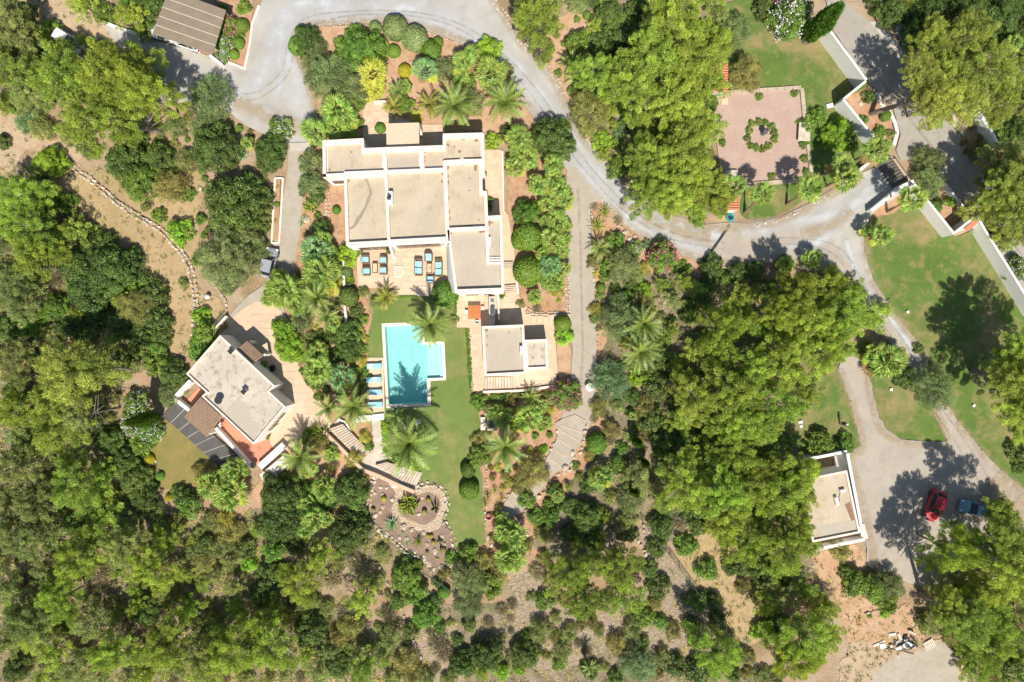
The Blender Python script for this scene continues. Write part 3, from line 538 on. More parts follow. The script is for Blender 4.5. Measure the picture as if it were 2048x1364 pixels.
# ------------------------------------------------------------------ stones
STM = []
for i in range(10):
    bm = bmesh.new(); r = random.Random(i)
    for k in range(11):
        u = r.uniform(-1, 1); t = r.uniform(0, 2 * pi); q = sqrt(1 - u * u)
        bm.verts.new((q * cos(t) * 0.5 * r.uniform(.8, 1.15), q * sin(t) * 0.4 * r.uniform(.8, 1.15), u * 0.3 + 0.1))
    bmesh.ops.convex_hull(bm, input=bm.verts)
    for v in [v for v in bm.verts if not v.link_faces]: bm.verts.remove(v)
    me = bpy.data.meshes.new('stone'); bm.to_mesh(me); bm.free(); me.materials.append(M['stone' if i % 2 else 'stone2']); STM.append(me)
def stone_line(name, label, cat, polylines, size=0.5, rows=1, wid=0.45, group=None, h=0.0, skip=0.0, pad=0.0):
    """a line of laid stones, each stone its own part"""
    first = P(*polylines[0][0]); e = empty(name, first, label=label, cat=cat, group=group); n = 0; rest = MB()
    for px in polylines:
        c = smooth_open([P(*p) for p in px], size * 0.92)
        for i, p in enumerate(c[:-1]):
            t = c[i + 1] - p; a = atan2(t[1], t[0])
            for r_ in range(rows):
                if random.random() < skip: continue
                off = (r_ - (rows - 1) / 2) * wid + random.uniform(-.06, .06) + pad
                q = Vector((p[0] - sin(a) * off, p[1] + cos(a) * off, h + 0.13 + random.uniform(-0.03, 0.05)))
                s_ = size * random.uniform(0.8, 1.25)
                me = random.choice(STM); sc = (s_, s_ * random.uniform(.8, 1.1), s_ * random.uniform(.6, 1.0)); rz = a + random.uniform(-.3, .3)
                if n < 295:
                    link('stone', me, e, q - first, (random.uniform(-.15, .15), random.uniform(-.15, .15), rz), sc); n += 1
                else:
                    mt = Matrix.LocRotScale(q - first, Euler((0, 0, rz)), Vector(sc))
                    rest.add([mt @ v.co for v in me.vertices], [tuple(f.vertices) for f in me.polygons])
    if rest.v: tag(link('stones', rest.mesh('stones', M['stone']), e), kind='stuff')
    return e
stone_line('stone_wall', 'curving dry stone wall across the dry slope at the left', 'stone wall', [[(128, 312), (157, 342), (180, 358), (205, 378), (232, 402), (262, 424), (300, 446), (325, 462), (345, 482), (368, 510), (381, 535), (389, 570), (394, 610), (390, 650), (388, 690)]], 0.62, 2, 0.5)
stone_line('stone_edging', 'long stone edging on the outer side of the upper drive bend', 'stone edging', [[(985, 0), (1017, 40), (1045, 85), (1080, 120), (1110, 155), (1133, 200)]], 0.5, 2, 0.45)
stone_line('stone_edging', 'stone edging of the drive under the pines above the lane fork', 'stone edging', [[(1163, 268), (1212, 322), (1262, 378), (1300, 407), (1350, 434)]], 0.55, 1, 0.5, skip=0.1)
stone_line('stone_edging', 'stone kerb round the top of the garden island inside the hairpin', 'stone edging', [[(594, 110), (592, 78), (600, 64), (640, 54), (700, 50), (770, 48), (850, 62), (930, 92), (985, 130), (1020, 170)]], 0.4, 2, 0.35)
stone_line('stone_edging', 'stone kerb between the palm hedge and the straight gravel lane', 'stone edging', [[(1129, 400), (1132, 480), (1134, 560), (1136, 628)]], 0.4, 2, 0.36)
stone_line('stone_edging', 'rocky edging at the tip of the bed where the lane forks', 'stone edging', [[(1205, 400), (1225, 440), (1250, 460), (1280, 478)], [(1183, 420), (1188, 560), (1194, 640), (1194, 700)]], 0.5, 1, 0.5, skip=0.2)
stone_line('stone_edging', 'stone kerb along the lawn beside the forked drive', 'stone edging', [[(1690, 362), (1674, 381), (1640, 400), (1600, 424), (1551, 443), (1500, 451)]], 0.5, 1, 0.4)
stone_line('stone_edging', 'pale stone rim around the cactus rockery', 'stone edging', [[(750, 955), (744, 972), (738, 1008), (742, 1034), (760, 1058), (790, 1080), (812, 1100), (846, 1114), (856, 1130), (868, 1140), (884, 1141), (900, 1128), (910, 1100), (906, 1076), (896, 1054), (886, 1036)], [(838, 974), (856, 967), (880, 974), (894, 995), (893, 1018), (884, 1036)]], 0.62, 2, 0.42)
stone_line('stone_edging', 'stone rim along the left end of the scorched cottage lawn', 'stone edging', [[(284, 930), (290, 955), (296, 975), (310, 1000), (335, 1022), (365, 1030)]], 0.65, 1, 0.5, skip=0.05)
stone_line('stone_edging', 'stones edging the bed left of the main house', 'stone edging', [[(652, 372), (656, 400), (655, 430), (648, 450)]], 0.45, 2, 0.4)
stone_line('stone_edging', 'stone wall along the left side of the lower stepped path', 'stone edging', [[(1118, 845), (1112, 880), (1095, 905), (1082, 925), (1062, 950), (1030, 975), (1005, 1005), (992, 1030)]], 0.6, 1, 0.5, skip=0.1)
stone_line('stone_edging', 'stone wall along the right side of the lower stepped path', 'stone edging', [[(1172, 850), (1166, 885), (1160, 905), (1148, 915), (1138, 940), (1118, 950), (1095, 975), (1070, 1000), (1052, 1022), (1042, 1050), (1055, 1070), (1057, 1100)]], 0.7, 1, 0.5)
stone_line('stone_edging', 'curved stone kerb around the red bed above the stepping slabs', 'stone edging', [[(1032, 586), (1040, 606), (1056, 620), (1080, 628), (1110, 627), (1134, 628)]], 0.4, 2, 0.36)
stone_line('stone_edging', 'stone kerb on the garden side of the path from the pool house', 'stone edging', [[(970, 779), (1010, 779), (1060, 774), (1100, 770)]], 0.42, 2, 0.38)
stone_line('stone_edging', 'stone kerb left of the red bed by the small barbecue hut', 'stone edging', [[(972, 785), (972, 830), (971, 870), (973, 920), (972, 1000), (970, 1060)]], 0.4, 1, 0.4, skip=0.15)
stone_line('stone_edging', 'low stone line under the grey-green shrub near the scrap heap', 'stone edging', [[(1730, 1226), (1760, 1220), (1800, 1216)]], 0.42, 1, 0.4)
stone_line('stone_edging', 'short stone line at the curved lane left of the house', 'stone edging', [[(434, 575), (445, 590), (455, 610), (450, 630)]], 0.5, 1, 0.4)
stone_line('stone_edging', 'stone border along the shaded drive above the dark pines', 'stone edging', [[(1405, 528), (1450, 535), (1500, 534), (1560, 528), (1610, 515)]], 0.4, 1, 0.4, skip=0.1)
stone_line('stone_edging', 'winding stone line in the shaded red garden', 'stone edging', [[(1345, 575), (1330, 600), (1322, 630), (1330, 680), (1338, 720)], [(1430, 560), (1436, 600), (1425, 640)]], 0.4, 1, 0.4, skip=0.3)
stone_line('stone_edging', 'stones of the wild path below the rockery', 'stone edging', [[(760, 1135), (785, 1180), (800, 1210), (812, 1250), (830, 1290), (850, 1330)]], 0.6, 1, 0.5, skip=0.25)
stone_line('stone_edging', 'stone rows on the bank beside the wire fence', 'stone edging', [[(1225, 1080), (1270, 1076), (1288, 1100), (1300, 1125)], [(1285, 1050), (1292, 1080), (1295, 1110)]], 0.6, 1, 0.5, skip=0.1)

# broken flat stones laid on the rockery path
rp_ = [o for o in COL.objects if o.name == 'rockery_path'][0]; zz = rp_.data.vertices[0].co.z
inn = REG['rockery_soil'][-1]; outp = REG['rockery_path'][0]; cnt = 0; rr = random.Random(9); got = []
for _ in range(6000):
    q = (rr.uniform(outp[:, 0].min(), outp[:, 0].max()), rr.uniform(outp[:, 1].min(), outp[:, 1].max()))
    if inside(q, outp) and not inside(q, inn) and all((q[0] - g_[0]) ** 2 + (q[1] - g_[1]) ** 2 > .30 ** 2 for g_ in got):
        got.append(q)
        if len(got) < 290: link('flagstone', rr.choice(STM), rp_, (q[0], q[1], zz - .02), (0, 0, rr.uniform(0, 6)), (.42, .46, .22))
# ------------------------------------------------------------------ buildings
def seg(b, x0, y0, x1, y1, wpx, z0, z1, zp, m=0):
    """wall piece between two points seen in the photograph at height zp"""
    a = P(x0, y0, zp); c = P(x1, y1, zp); d = c - a; L_ = d.length
    b.box(((a.x + c.x) / 2, (a.y + c.y) / 2, (z0 + z1) / 2), (L_, wpx / S, z1 - z0), atan2(d.y, d.x), m)
def toppts(px, z): return [tuple(P(x, y, z)[:2]) for x, y in px]
def loc(pts, o): return [(p[0] - o.x, p[1] - o.y) for p in pts]
JIT = [0]
def jit(): JIT[0] += 1; return (JIT[0] % 9) * 0.004
def wallpanel(name, p, nrm, wd, ht, z, mats, parent, o, depth=0.06, mull=1):
    """window or door standing proud of a wall: frame with panes as sub-parts"""
    f = MB(); a = atan2(nrm[1], nrm[0]) - pi / 2; t = 0.08
    f.box((0, 0, ht / 2 - t / 2 + t / 2 - ht / 2 + t / 2), (wd, depth, t)); f.box((0, 0, ht - t / 2), (wd, depth, t))
    for k in range(mull + 1):
        f.box((-wd / 2 + t / 2 + (wd - t) * k / mull, 0, ht / 2), (t, depth, ht - 2 * t))
    fo = f.obj(name, mats[0], parent, loc=(p[0] - o.x, p[1] - o.y, z), rz=a)
    for k in range(mull):
        g_ = MB(); w1 = (wd - t) / mull - t; g_.box((-wd / 2 + t / 2 + (wd - t) * (k + .5) / mull, 0, ht / 2), (w1, 0.02, ht - 2 * t))
        g_.obj('pane', mats[1], fo)
    return fo
def irregular(cx, cy, r, n=9, sx=1.0, sy=1.0, seed=0):
    rr = random.Random(seed); return [(cx + cos(2 * pi * k / n) * r * sx * rr.uniform(.5, 1.2), cy + sin(2 * pi * k / n) * r * sy * rr.uniform(.5, 1.2)) for k in range(n)]
def flatpoly(name, pts, z, mat, parent, kind=None):
    b = MB(); b.prism(pts, z - 0.004, z); o = b.obj(name, mat, parent)
    return o
ZP = 4.3; ZR = 3.8
OUT = [(645, 284), (726, 278), (727, 297), (885, 291), (886, 269), (965, 267), (969, 341), (963, 343), (964, 382), (971, 382), (974, 432), (1002, 432), (1007, 584), (914, 587), (898, 486), (893, 481), (779, 487), (693, 492), (688, 352), (646, 354)]
hc = P(830, 430, 0); hc.z = 0
house = empty('main_house', hc, label='large white flat-roofed main house with beige roof compartments', cat='house')
b = MB(); b.prism(loc(toppts(OUT, ZP), hc), 0.0, ZR - 0.03); b.obj('wall', M['white'], house)
comps = [('roof', [(655, 290), (722, 288), (726, 306), (765, 305), (765, 337), (688, 341), (656, 348)]),
         ('roofgrey', [(773, 301), (838, 299), (838, 334), (773, 337)]),
         ('roof', [(848, 301), (890, 300), (890, 276), (961, 275), (962, 318), (887, 320), (887, 332), (848, 333)]),
         ('roof', [(692, 356), (769, 353), (775, 480), (696, 484)]),
         ('roof', [(776, 342), (887, 337), (893, 471), (781, 477)]),
         ('roof', [(895, 331), (957, 328), (959, 388), (968, 390), (970, 450), (898, 455)]),
         ('roofgrey', [(898, 463), (969, 460), (974, 529), (1003, 529), (1004, 576), (912, 580)]),
         ('roofgrey', [(976, 440), (999, 440), (1002, 513), (979, 514)])]
for i, (mt, px) in enumerate(comps):
    b = MB(); b.prism(loc(toppts(px, ZR), hc), ZR - 0.03, ZR); b.obj('roof', M[mt], house)
b = MB(); b2 = MB()
segs = [(648, 283, 649, 355, 6), (645, 285.5, 727, 281, 9), (725, 279, 726, 300, 5), (723, 301, 888, 295, 9), (888.5, 270, 889, 301, 6), (886, 272, 966, 270, 9), (965.5, 268, 967, 342, 5),
        (768, 298, 772, 345, 7), (842, 297, 845, 338, 8), (646, 351, 690, 349, 6), (688, 347, 890, 339, 7), (690.5, 350, 695, 491, 5.5), (771.5, 343, 778, 486, 5.5), (690, 353.5, 771, 350, 5),
        (889.5, 322, 896, 482, 7), (693, 488, 779, 483.5, 6), (779, 483, 895, 477, 7), (888, 325, 920, 323.5, 9), (928, 323, 968, 322, 9), (960.5, 325, 962, 386, 6), (960, 385.5, 971, 385, 7), (971, 382, 975.5, 520, 6),
        (895, 459.5, 973, 456, 7), (897, 460, 913, 586, 5), (911, 582.5, 1008, 579, 7), (974, 435.5, 1002, 434, 7), (1001, 432, 1006, 584, 5.5), (974.5, 516, 977, 528, 6)]
for i, s_ in enumerate(segs): seg(b, *s_, ZR - 0.02 - hc.z, ZP + jit(), ZP)
b.v = [(v[0] - hc.x, v[1] - hc.y, v[2]) for v in b.v]; b.obj('parapet', M['copin'], house)
# entrance canopy
b = MB(); b.prism(loc(toppts([(772.5, 247), (838, 245), (838.5, 291), (773, 294)], 3.6), hc), 3.35, 3.6); b.obj('porch_roof', M['slab'], house)
for x, y in ((775, 250), (836, 249)):
    p = P(x, y, 3.4); b = MB(); b.box((p.x - hc.x, p.y - hc.y, 1.67), (0.35, 0.35, 3.34)); b.obj('porch_pillar', M['white'], house)
# battered side wall beside the terrace
ap = [P(898, 487, 4.28), P(913, 586, 4.28)]; bp = [P(891, 489, 0), P(896, 584, 0)]
b = MB(); b.add([(bp[0].x - hc.x, bp[0].y - hc.y, 0), (bp[1].x - hc.x, bp[1].y - hc.y, 0), (ap[1].x - hc.x - .003, ap[1].y - hc.y + .01, 3.76), (ap[0].x - hc.x - .003, ap[0].y - hc.y - .01, 3.76), (ap[0].x + .3 - hc.x, ap[0].y - hc.y - .01, 0), (ap[1].x + .3 - hc.x, ap[1].y - hc.y + .01, 0)],
               [(0, 1, 2, 3)[::-1], (1, 5, 2), (0, 3, 4)]); b.obj('battered_wall', M['white'], house)
# wall dividing the two terraces
b = MB(); a0 = P(777, 487, 4.0); a1 = P(788, 506, 0)
b.add([(a0.x - hc.x - .15, a0.y - hc.y, 0), (a0.x - hc.x + .15, a0.y - hc.y, 0), (a0.x - hc.x + .15, a0.y - hc.y, 3.7), (a0.x - hc.x - .15, a0.y - hc.y, 3.7),
       (a0.x - hc.x - .15, a0.y - hc.y - 1.5, 0), (a0.x - hc.x + .15, a0.y - hc.y - 1.5, 0), (a0.x - hc.x + .15, a0.y - hc.y - .5, 2.6), (a0.x - hc.x - .15, a0.y - hc.y - .5, 2.6)],
      [(4, 5, 6, 7), (7, 6, 2, 3), (1, 2, 6, 5), (0, 4, 7, 3)]); b.obj('fin_wall', M['white'], house)
# windows and doors
def on_wall(pxa, pxb, t_, z=ZP):
    A = P(*pxa, z); B = P(*pxb, z); p = A.lerp(B, t_); d = B - A; n_ = (d.y, -d.x); l = math.hypot(*n_); n_ = (n_[0] / l, n_[1] / l)
    return (p.x + n_[0] * 0.035, p.y + n_[1] * 0.035), n_
for a_, b_, t_, wd, ht, z, k in (((693, 492), (779, 487), 0.55, 4.0, 2.3, 0.05, 4), ((779, 487), (893, 481), 0.45, 5.6, 2.4, 0.05, 5), ((646, 354), (688, 352), 0.55, 1.8, 1.2, 1.1, 2),
                                 ((914, 587), (1007, 584), 0.3, 1.6, 1.2, 1.0, 2), ((914, 587), (1007, 584), 0.65, 1.0, 2.1, 0.05, 1)):
    p, n_ = on_wall(a_, b_, t_); wallpanel('glass_door' if ht > 2 else 'window', p, n_, wd, ht, z, (M['brownwood'], M['glass']), house, hc, mull=k)
# timber rail of the terrace door canopy
b = MB(); A = P(800, 493, 2.7); B = P(888, 489, 2.7); b.tube([(A.x - hc.x, A.y - hc.y, 2.6), (B.x - hc.x, B.y - hc.y, 2.6)], 0.05)
for t_ in (0.0, 0.33, 0.66, 1.0):
    q = A.lerp(B, t_); b.tube([(q.x - hc.x, q.y - hc.y, 2.6), (q.x - hc.x, q.y - hc.y + 0.75, 2.75)], 0.035)
b.obj('awning_frame', M['brownwood'], house)
for k in range(5):
    q = P(738 + k * 9, 493 - k * .4, 2.6); b = MB(); b.box((q.x - hc.x, q.y - hc.y + 0.2, 2.6), (0.07, 0.9, 0.09)); b.obj('awning_beam', M['brownwood'], house)
# chimney, vents
q = P(781, 395, 4.6); b = MB(); b.box((q.x - hc.x, q.y - hc.y, 4.2), (0.5, 1.6, 0.8)); ch = b.obj('chimney', M['white'], house)
b = MB(); b.lathe([(0.16, 4.6), (0.16, 5.0), (0.28, 5.02), (0.26, 5.2), (0.05, 5.3)], (q.x - hc.x - .1, q.y - hc.y - .15, 0), 10); b.obj('flue', M['dark'], ch)
q = P(979, 484, 4.0); b = MB(); b.box((q.x - hc.x, q.y - hc.y, 4.05), (0.32, 1.2, 0.5)); b.obj('roof_unit', M['white'], house)
for k, y in enumerate((514.5, 519.5, 524.5)):
    A = P(978, y, 4.0); B = P(1003, y - .5, 4.0); b = MB(); b.box(((A.x + B.x) / 2 - hc.x, A.y - hc.y, 3.95), ((B - A).length, 0.1, 0.12)); b.obj('beam', M['copin'], house)
# stains on the roof
k = 0; b = MB()
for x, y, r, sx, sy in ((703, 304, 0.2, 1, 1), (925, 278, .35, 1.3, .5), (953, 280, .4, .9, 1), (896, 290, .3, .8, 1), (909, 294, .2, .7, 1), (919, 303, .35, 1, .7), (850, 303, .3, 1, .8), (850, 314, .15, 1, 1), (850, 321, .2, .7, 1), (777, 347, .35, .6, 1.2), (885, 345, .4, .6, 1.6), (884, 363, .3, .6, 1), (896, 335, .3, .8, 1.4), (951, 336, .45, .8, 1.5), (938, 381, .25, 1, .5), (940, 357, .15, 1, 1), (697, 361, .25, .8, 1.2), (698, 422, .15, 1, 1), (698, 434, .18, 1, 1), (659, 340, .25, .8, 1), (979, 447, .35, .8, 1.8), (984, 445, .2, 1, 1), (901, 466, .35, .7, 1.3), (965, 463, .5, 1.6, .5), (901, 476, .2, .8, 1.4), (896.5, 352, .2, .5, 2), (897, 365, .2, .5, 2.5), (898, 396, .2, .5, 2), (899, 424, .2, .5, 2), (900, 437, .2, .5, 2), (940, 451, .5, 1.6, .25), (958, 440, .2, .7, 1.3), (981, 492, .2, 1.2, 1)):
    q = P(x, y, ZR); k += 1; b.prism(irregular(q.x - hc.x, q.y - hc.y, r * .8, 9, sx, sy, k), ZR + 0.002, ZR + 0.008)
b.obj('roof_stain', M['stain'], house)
b = MB(); pts = smooth_open([P(732, 357, ZR), P(737, 370, ZR), P(741, 388, ZR), (P(736, 400, ZR)), P(728, 420, ZR), P(716, 440, ZR), P(705, 455, ZR), P(696, 459, ZR)], 0.35)
lf = []; rt = []
for i, p in enumerate(pts):
    a = pts[max(i - 1, 0)]; c = pts[min(i + 1, len(pts) - 1)]; t = (c - a) / (np.linalg.norm(c - a) + 1e-9); w1, w2 = random.uniform(.06, .28), random.uniform(.06, .28)
    lf.append((p[0] - t[1] * w1 - hc.x, p[1] + t[0] * w1 - hc.y)); rt.append((p[0] + t[1] * w2 - hc.x, p[1] - t[0] * w2 - hc.y))
b.prism(lf + rt[::-1], ZR + .001, ZR + .006)
b.obj('lichen_streak', M['moss'], house)

# pool house
pc = P(1015, 700, 0)
ph = empty('pool_house', pc, label='small white pool house with grey roof between pool lawn and lane', cat='building')
def flatblock(parent, o, px, z, zr, wpx, roofmat_, name='wall'):
    tp = toppts(px, z)
    b = MB(); b.prism(loc(tp, o), 0, zr - 0.03); b.obj(name, M['white'], parent)
    cx = sum(p[0] for p in px) / len(px); cy = sum(p[1] for p in px) / len(px)
    b = MB(); n_ = len(px); inn = []
    for i in range(n_):
        a = np.array(px[i - 1], float); c = np.array(px[i], float); d = np.array(px[(i + 1) % n_], float)
        u = (c - a) / np.linalg.norm(c - a); v_ = (d - c) / np.linalg.norm(d - c)
        nu = np.array((-u[1], u[0])); nv = np.array((-v_[1], v_[0])); bi = nu + nv; bi /= (1 + float(nu @ nv)); inn.append(c + bi * wpx)
    if abs(sum(inn[i][0] * inn[(i + 1) % n_][1] - inn[(i + 1) % n_][0] * inn[i][1] for i in range(n_))) > abs(sum(px[i][0] * px[(i + 1) % n_][1] - px[(i + 1) % n_][0] * px[i][1] for i in range(n_))):
        inn = [2 * np.array(px[i], float) - inn[i] for i in range(n_)]
    ip = toppts(inn, z); O = loc(tp, o); I = loc(ip, o)
    v = [(p[0], p[1], zz) for zz in (zr - 0.03, z) for p in O] + [(p[0], p[1], zz) for zz in (zr - 0.03, z) for p in I]; n = n_; f = []
    for i in range(n):
        j = (i + 1) % n
        f += [(i, j, j + n, i + n), (2 * n + j, 2 * n + i, 3 * n + i, 3 * n + j), (n + i, n + j, 3 * n + j, 3 * n + i)]
    b.add(v, f); b.obj('parapet', M['copin'], parent)
    b = MB(); b.prism(I, zr - 0.03, zr); b.obj('roof', M[roofmat_], parent)
    return O
flatblock(ph, pc, [(963.3, 652.4), (1048, 649), (1052.5, 748), (968.6, 752.7)], 3.2, 2.85, 5, 'roofgrey')
flatblock(ph, pc, [(1048.6, 679.8), (1094.4, 678), (1096.7, 737.7), (1051.8, 740)], 2.7, 2.4, 5, 'roofold')
q = P(1042.5, 700, 3.3); b = MB(); b.box((q.x - pc.x, q.y - pc.y, 3.15), (0.36, 1.05, 0.58)); ac = b.obj('air_conditioner', M['white'], ph, bevel=.03)
for a_, b_, t_, wd, ht, z, k in (((963.3, 652.4), (1048, 649), .5, 2.4, 2.1, .05, 2),):
    A = P(*a_, 3.2); B = P(*b_, 3.2); p = A.lerp(B, t_); wallpanel('glass_door', (p.x, p.y + .03), (0, 1), wd, ht, z, (M['brownwood'], M['glass']), ph, pc, mull=k)
b = MB(); b2 = 0
for i, (x, y, r) in enumerate(((973, 659, .3), (1042, 656, .2), (974, 690, .15), (1018, 665, .15), (975, 672, .15))):
    q = P(x, y, 2.85); b.prism(irregular(q.x - pc.x, q.y - pc.y, r, 9, .7, 1.2, i), 2.852, 2.858)
b.obj('roof_stain', M['stain'], ph)

# cottage
cc = P(480, 780, 0); ZC = 3.6
cot = empty('guest_cottage', cc, label='diagonal white guest cottage with weathered flat roof, left of the pool', cat='house')
flatblock(cot, cc, [(372, 748), (440, 670), (549, 771), (538, 783), (570.5, 813), (507, 889), (447, 833), (403, 792.5), (412, 784.5)], ZC, 3.35, 3.0, 'roofold')
b = MB(); q = [(447, 830), (480, 800), (500, 812), (503, 840), (525, 850), (507, 883)]; b.prism(loc(toppts(q, 3.35), cc), 3.352, 3.36); b.obj('roof_patch', M['rooffresh'], cot)
b = MB(); q = [(446, 828), (481, 790), (486, 795), (450, 833)]; b.prism(loc(toppts(q, 3.35), cc), 3.362, 3.37); b.obj('roof_patch', M['rooffresh'], cot)
for x, y in ((462, 702), (488, 783)):
    q = P(x, y, 3.9); b = MB(); b.box((q.x - cc.x, q.y - cc.y, 3.65), (0.55, 0.5, 0.6), 0.8); c_ = b.obj('chimney', M['copin'], cot)
    b = MB(); b.box((q.x - cc.x, q.y - cc.y, 4.0), (0.65, 0.6, 0.08), 0.8); b.obj('chimney_cap', M['dark'], c_)
q = P(437, 800, 3.9); b = MB(); b.lathe([(0.08, 3.3), (0.08, 3.7), (0.5, 3.95), (0.52, 3.97)], (q.x - cc.x, q.y - cc.y, 0), 14); b.obj('satellite_dish', M['dark'], cot)
def tileroof(parent, o, px, z0, z1, mat, rows, name='roof_tile', along=True):
    """four seen corners: a-b is the upper edge, d-c the lower edge; each tile row is a part"""
    a, b_, c, d = [P(*p, z) for p, z in zip(px, (z1, z1, z0, z0))]; bm_ = MB()
    off = Vector((o.x, o.y, 0))
    m = MB(); m.add([a - off - Vector((0, 0, .12)), b_ - off - Vector((0, 0, .12)), c - off - Vector((0, 0, .12)), d - off - Vector((0, 0, .12)), a - off - Vector((0, 0, .03)), b_ - off - Vector((0, 0, .03)), c - off - Vector((0, 0, .03)), d - off - Vector((0, 0, .03))],
                    [(0, 1, 2, 3), (7, 6, 5, 4), (0, 4, 5, 1), (1, 5, 6, 2), (2, 6, 7, 3), (3, 7, 4, 0)]); ro = m.obj('tile_roof', mat, parent)
    ln = ((d - a).length); wd = (b_ - a).length / rows
    for k in range(rows):
        t = (k + .5) / rows; u = a.lerp(b_, t) - off; l = d.lerp(c, t) - off; tb = MB()
        tb.tube([u, l], wd * 0.42, 7, cap=True); tb.obj(name, mat, ro)
    return ro
tileroof(cot, cc, [(473, 699), (505.6, 727), (529, 709), (493, 680)][0:1] + [(505.6, 727), (527, 711), (494, 681)], 2.7, 3.0, M['browntile'], 11)
tileroof(cot, cc, [(401, 793), (443.5, 833), (413.5, 874), (368, 833)], 2.3, 2.9, M['browntile'], 14)
for x, y in ((495, 684), (525, 709), (372, 832), (412, 868)):
    q = P(x, y, 2.4); b = MB(); b.box((q.x - cc.x + .15, q.y - cc.y, 1.15), (0.3, 0.3, 2.3), 0.8); b.obj('pillar', M['white'], cot)
b = MB(); b.prism(loc(toppts([(433, 852), (447, 835), (507, 889), (539, 866), (558, 885.5), (519, 931.6), (494, 914)], 0.12), cc), 0.0, 0.12); bal = b.obj('tiled_balcony', M['terra'], cot)
# red floor tiles of the balcony, piece by piece
tb = MB(); tb.box((0, 0, .006), (.56, .56, .012)); tme = tb.mesh('floor_tile', M['terra']); tb = MB(); tb.box((0, 0, .006), (.56, .56, .012)); tme2 = tb.mesh('floor_tile', M['terra2'])
poly = np.array(toppts([(435, 852), (447, 837), (507, 891), (539, 868), (556, 885), (519, 929), (496, 913)], 0.12)); ct = P(500, 890, 0); ca, sa = cos(radians(-43)), sin(radians(-43))
for i in range(-12, 13):
    for j in range(-10, 11):
        x = ct.x + (i * ca - j * sa) * .6; y = ct.y + (i * sa + j * ca) * .6
        if inside((x, y), poly) and inside((x + .2, y + .2), poly) and inside((x - .2, y - .2), poly):
            link('floor_tile', tme if random.random() < .8 else tme2, bal, (x - cc.x, y - cc.y, 0.12), (0, 0, radians(-43)))
b = MB(); b.prism(loc(toppts([(374, 800), (397, 775), (407, 783), (385, 810)], 0.1), cc), 0.0, 0.1); b.obj('tiled_balcony', M['terra'], cot)
b = MB()
for s_ in ((431, 856, 500, 932, 6), (519, 934, 568, 890, 13), (349, 796, 381, 762, 9), (349, 798, 380, 822, 7)):
    b = MB(); seg(b, *s_, 0, 0.9 + jit(), 0.9)
    b.v = [(v[0] - cc.x, v[1] - cc.y, v[2]) for v in b.v]; b.obj('balcony_wall', M['white'], cot)
b = MB(); b.prism(loc(toppts([(519, 950), (566, 911), (577, 928), (549, 962), (530, 968)], 1.2), cc), 0, 1.2); b.obj('side_ramp_wall', M['copin'], cot)
for pa, pb, wd, z in (((570.5, 813), (507, 889), 1.6, 1.0), ((570.5, 813), (507, 889), 1.0, 1.0)):
    A = P(*pa, ZC); B = P(*pb, ZC); t_ = .3 if wd < 1.2 else .55; p = A.lerp(B, t_); d = B - A; n_ = (-d.y, d.x); l = math.hypot(*n_)
    n_ = (n_[0] / l, n_[1] / l)
    if n_[0] < 0: n_ = (-n_[0], -n_[1])
    wallpanel('window', (p.x + n_[0] * .035, p.y + n_[1] * .035), n_, wd, 1.3, z, (M['brownwood'], M['glass']), cot, cc, mull=2)
# grey panelled deck below the balcony
dk = empty('panelled_deck', P(400, 870), label='grey panelled canopy strip between the cottage and its scorched lawn', cat='deck')
dc = P(400, 870)
A0 = np.array((350., 800.)); A1 = np.array((489., 926.)); B0 = np.array((325., 831.)); B1 = np.array((440., 935.))
nP = 7
for k in range(nP):
    a = A0 + (A1 - A0) * k / nP; b_ = A0 + (A1 - A0) * (k + 1) / nP; c = B0 + (B1 - B0) * (k + 1) / nP; d = B0 + (B1 - B0) * k / nP
    e_ = (b_ - a) / np.linalg.norm(b_ - a) * 0.6
    m_ = MB(); m_.prism(loc(toppts([a + e_, b_ - e_, c - e_, d + e_], 0.3), dc), 0.0, 0.3); m_.obj('deck_panel', M['deck'], dk)
    if k:
        m_ = MB(); m_.prism(loc(toppts([a - e_ * .75, a + e_ * .75, d + e_ * .75, d - e_ * .75], 0.3), dc), 0.0, 0.31); m_.obj('joint_strip', M['stone2'], dk)

# carport
kc = P(375, 50)
cp = empty('carport', kc, label='large woven brown carport roof at the top left beside the drive', cat='carport')
ZK = 2.8
R4 = [np.array(p, float) for p in ((338, -22), (452, 20), (425.5, 109), (304.5, 67.5))]
for k in range(5):
    t0 = k / 5; t1 = (k + 1) / 5
    a = R4[0] + (R4[3] - R4[0]) * t0; b_ = R4[1] + (R4[2] - R4[1]) * t0; c = R4[1] + (R4[2] - R4[1]) * t1; d = R4[0] + (R4[3] - R4[0]) * t1
    g_ = (d - a) / np.linalg.norm(d - a) * 0.25
    m_ = MB(); m_.prism(loc(toppts([a + g_, b_ + g_, c - g_, d - g_], ZK), kc), ZK - .08, ZK); pn = m_.obj('roof_panel', M['reed'], cp)
    # reed canes: fine raised lines on each panel
    m_ = MB(); A, B, C, D = [P(*p, ZK) for p in (a + g_, b_ + g_, c - g_, d - g_)]
    for i in range(1, 14):
        u = A.lerp(D, i / 14); v_ = B.lerp(C, i / 14); dd = v_ - u; m_.box(((u.x + v_.x) / 2 - kc.x, (u.y + v_.y) / 2 - kc.y, ZK + .004), (dd.length, .025, .02), atan2(dd.y, dd.x))
    tag(m_.obj('cane', M['reed'], pn), kind='stuff')
    if k:
        m_ = MB(); u = P(*a, ZK); v_ = P(*b_, ZK); dd = v_ - u; m_.box(((u.x + v_.x) / 2 - kc.x, (u.y + v_.y) / 2 - kc.y, ZK + .0), (dd.length, .05, .05), atan2(dd.y, dd.x)); m_.obj('seam_batten', M['copin'], cp)
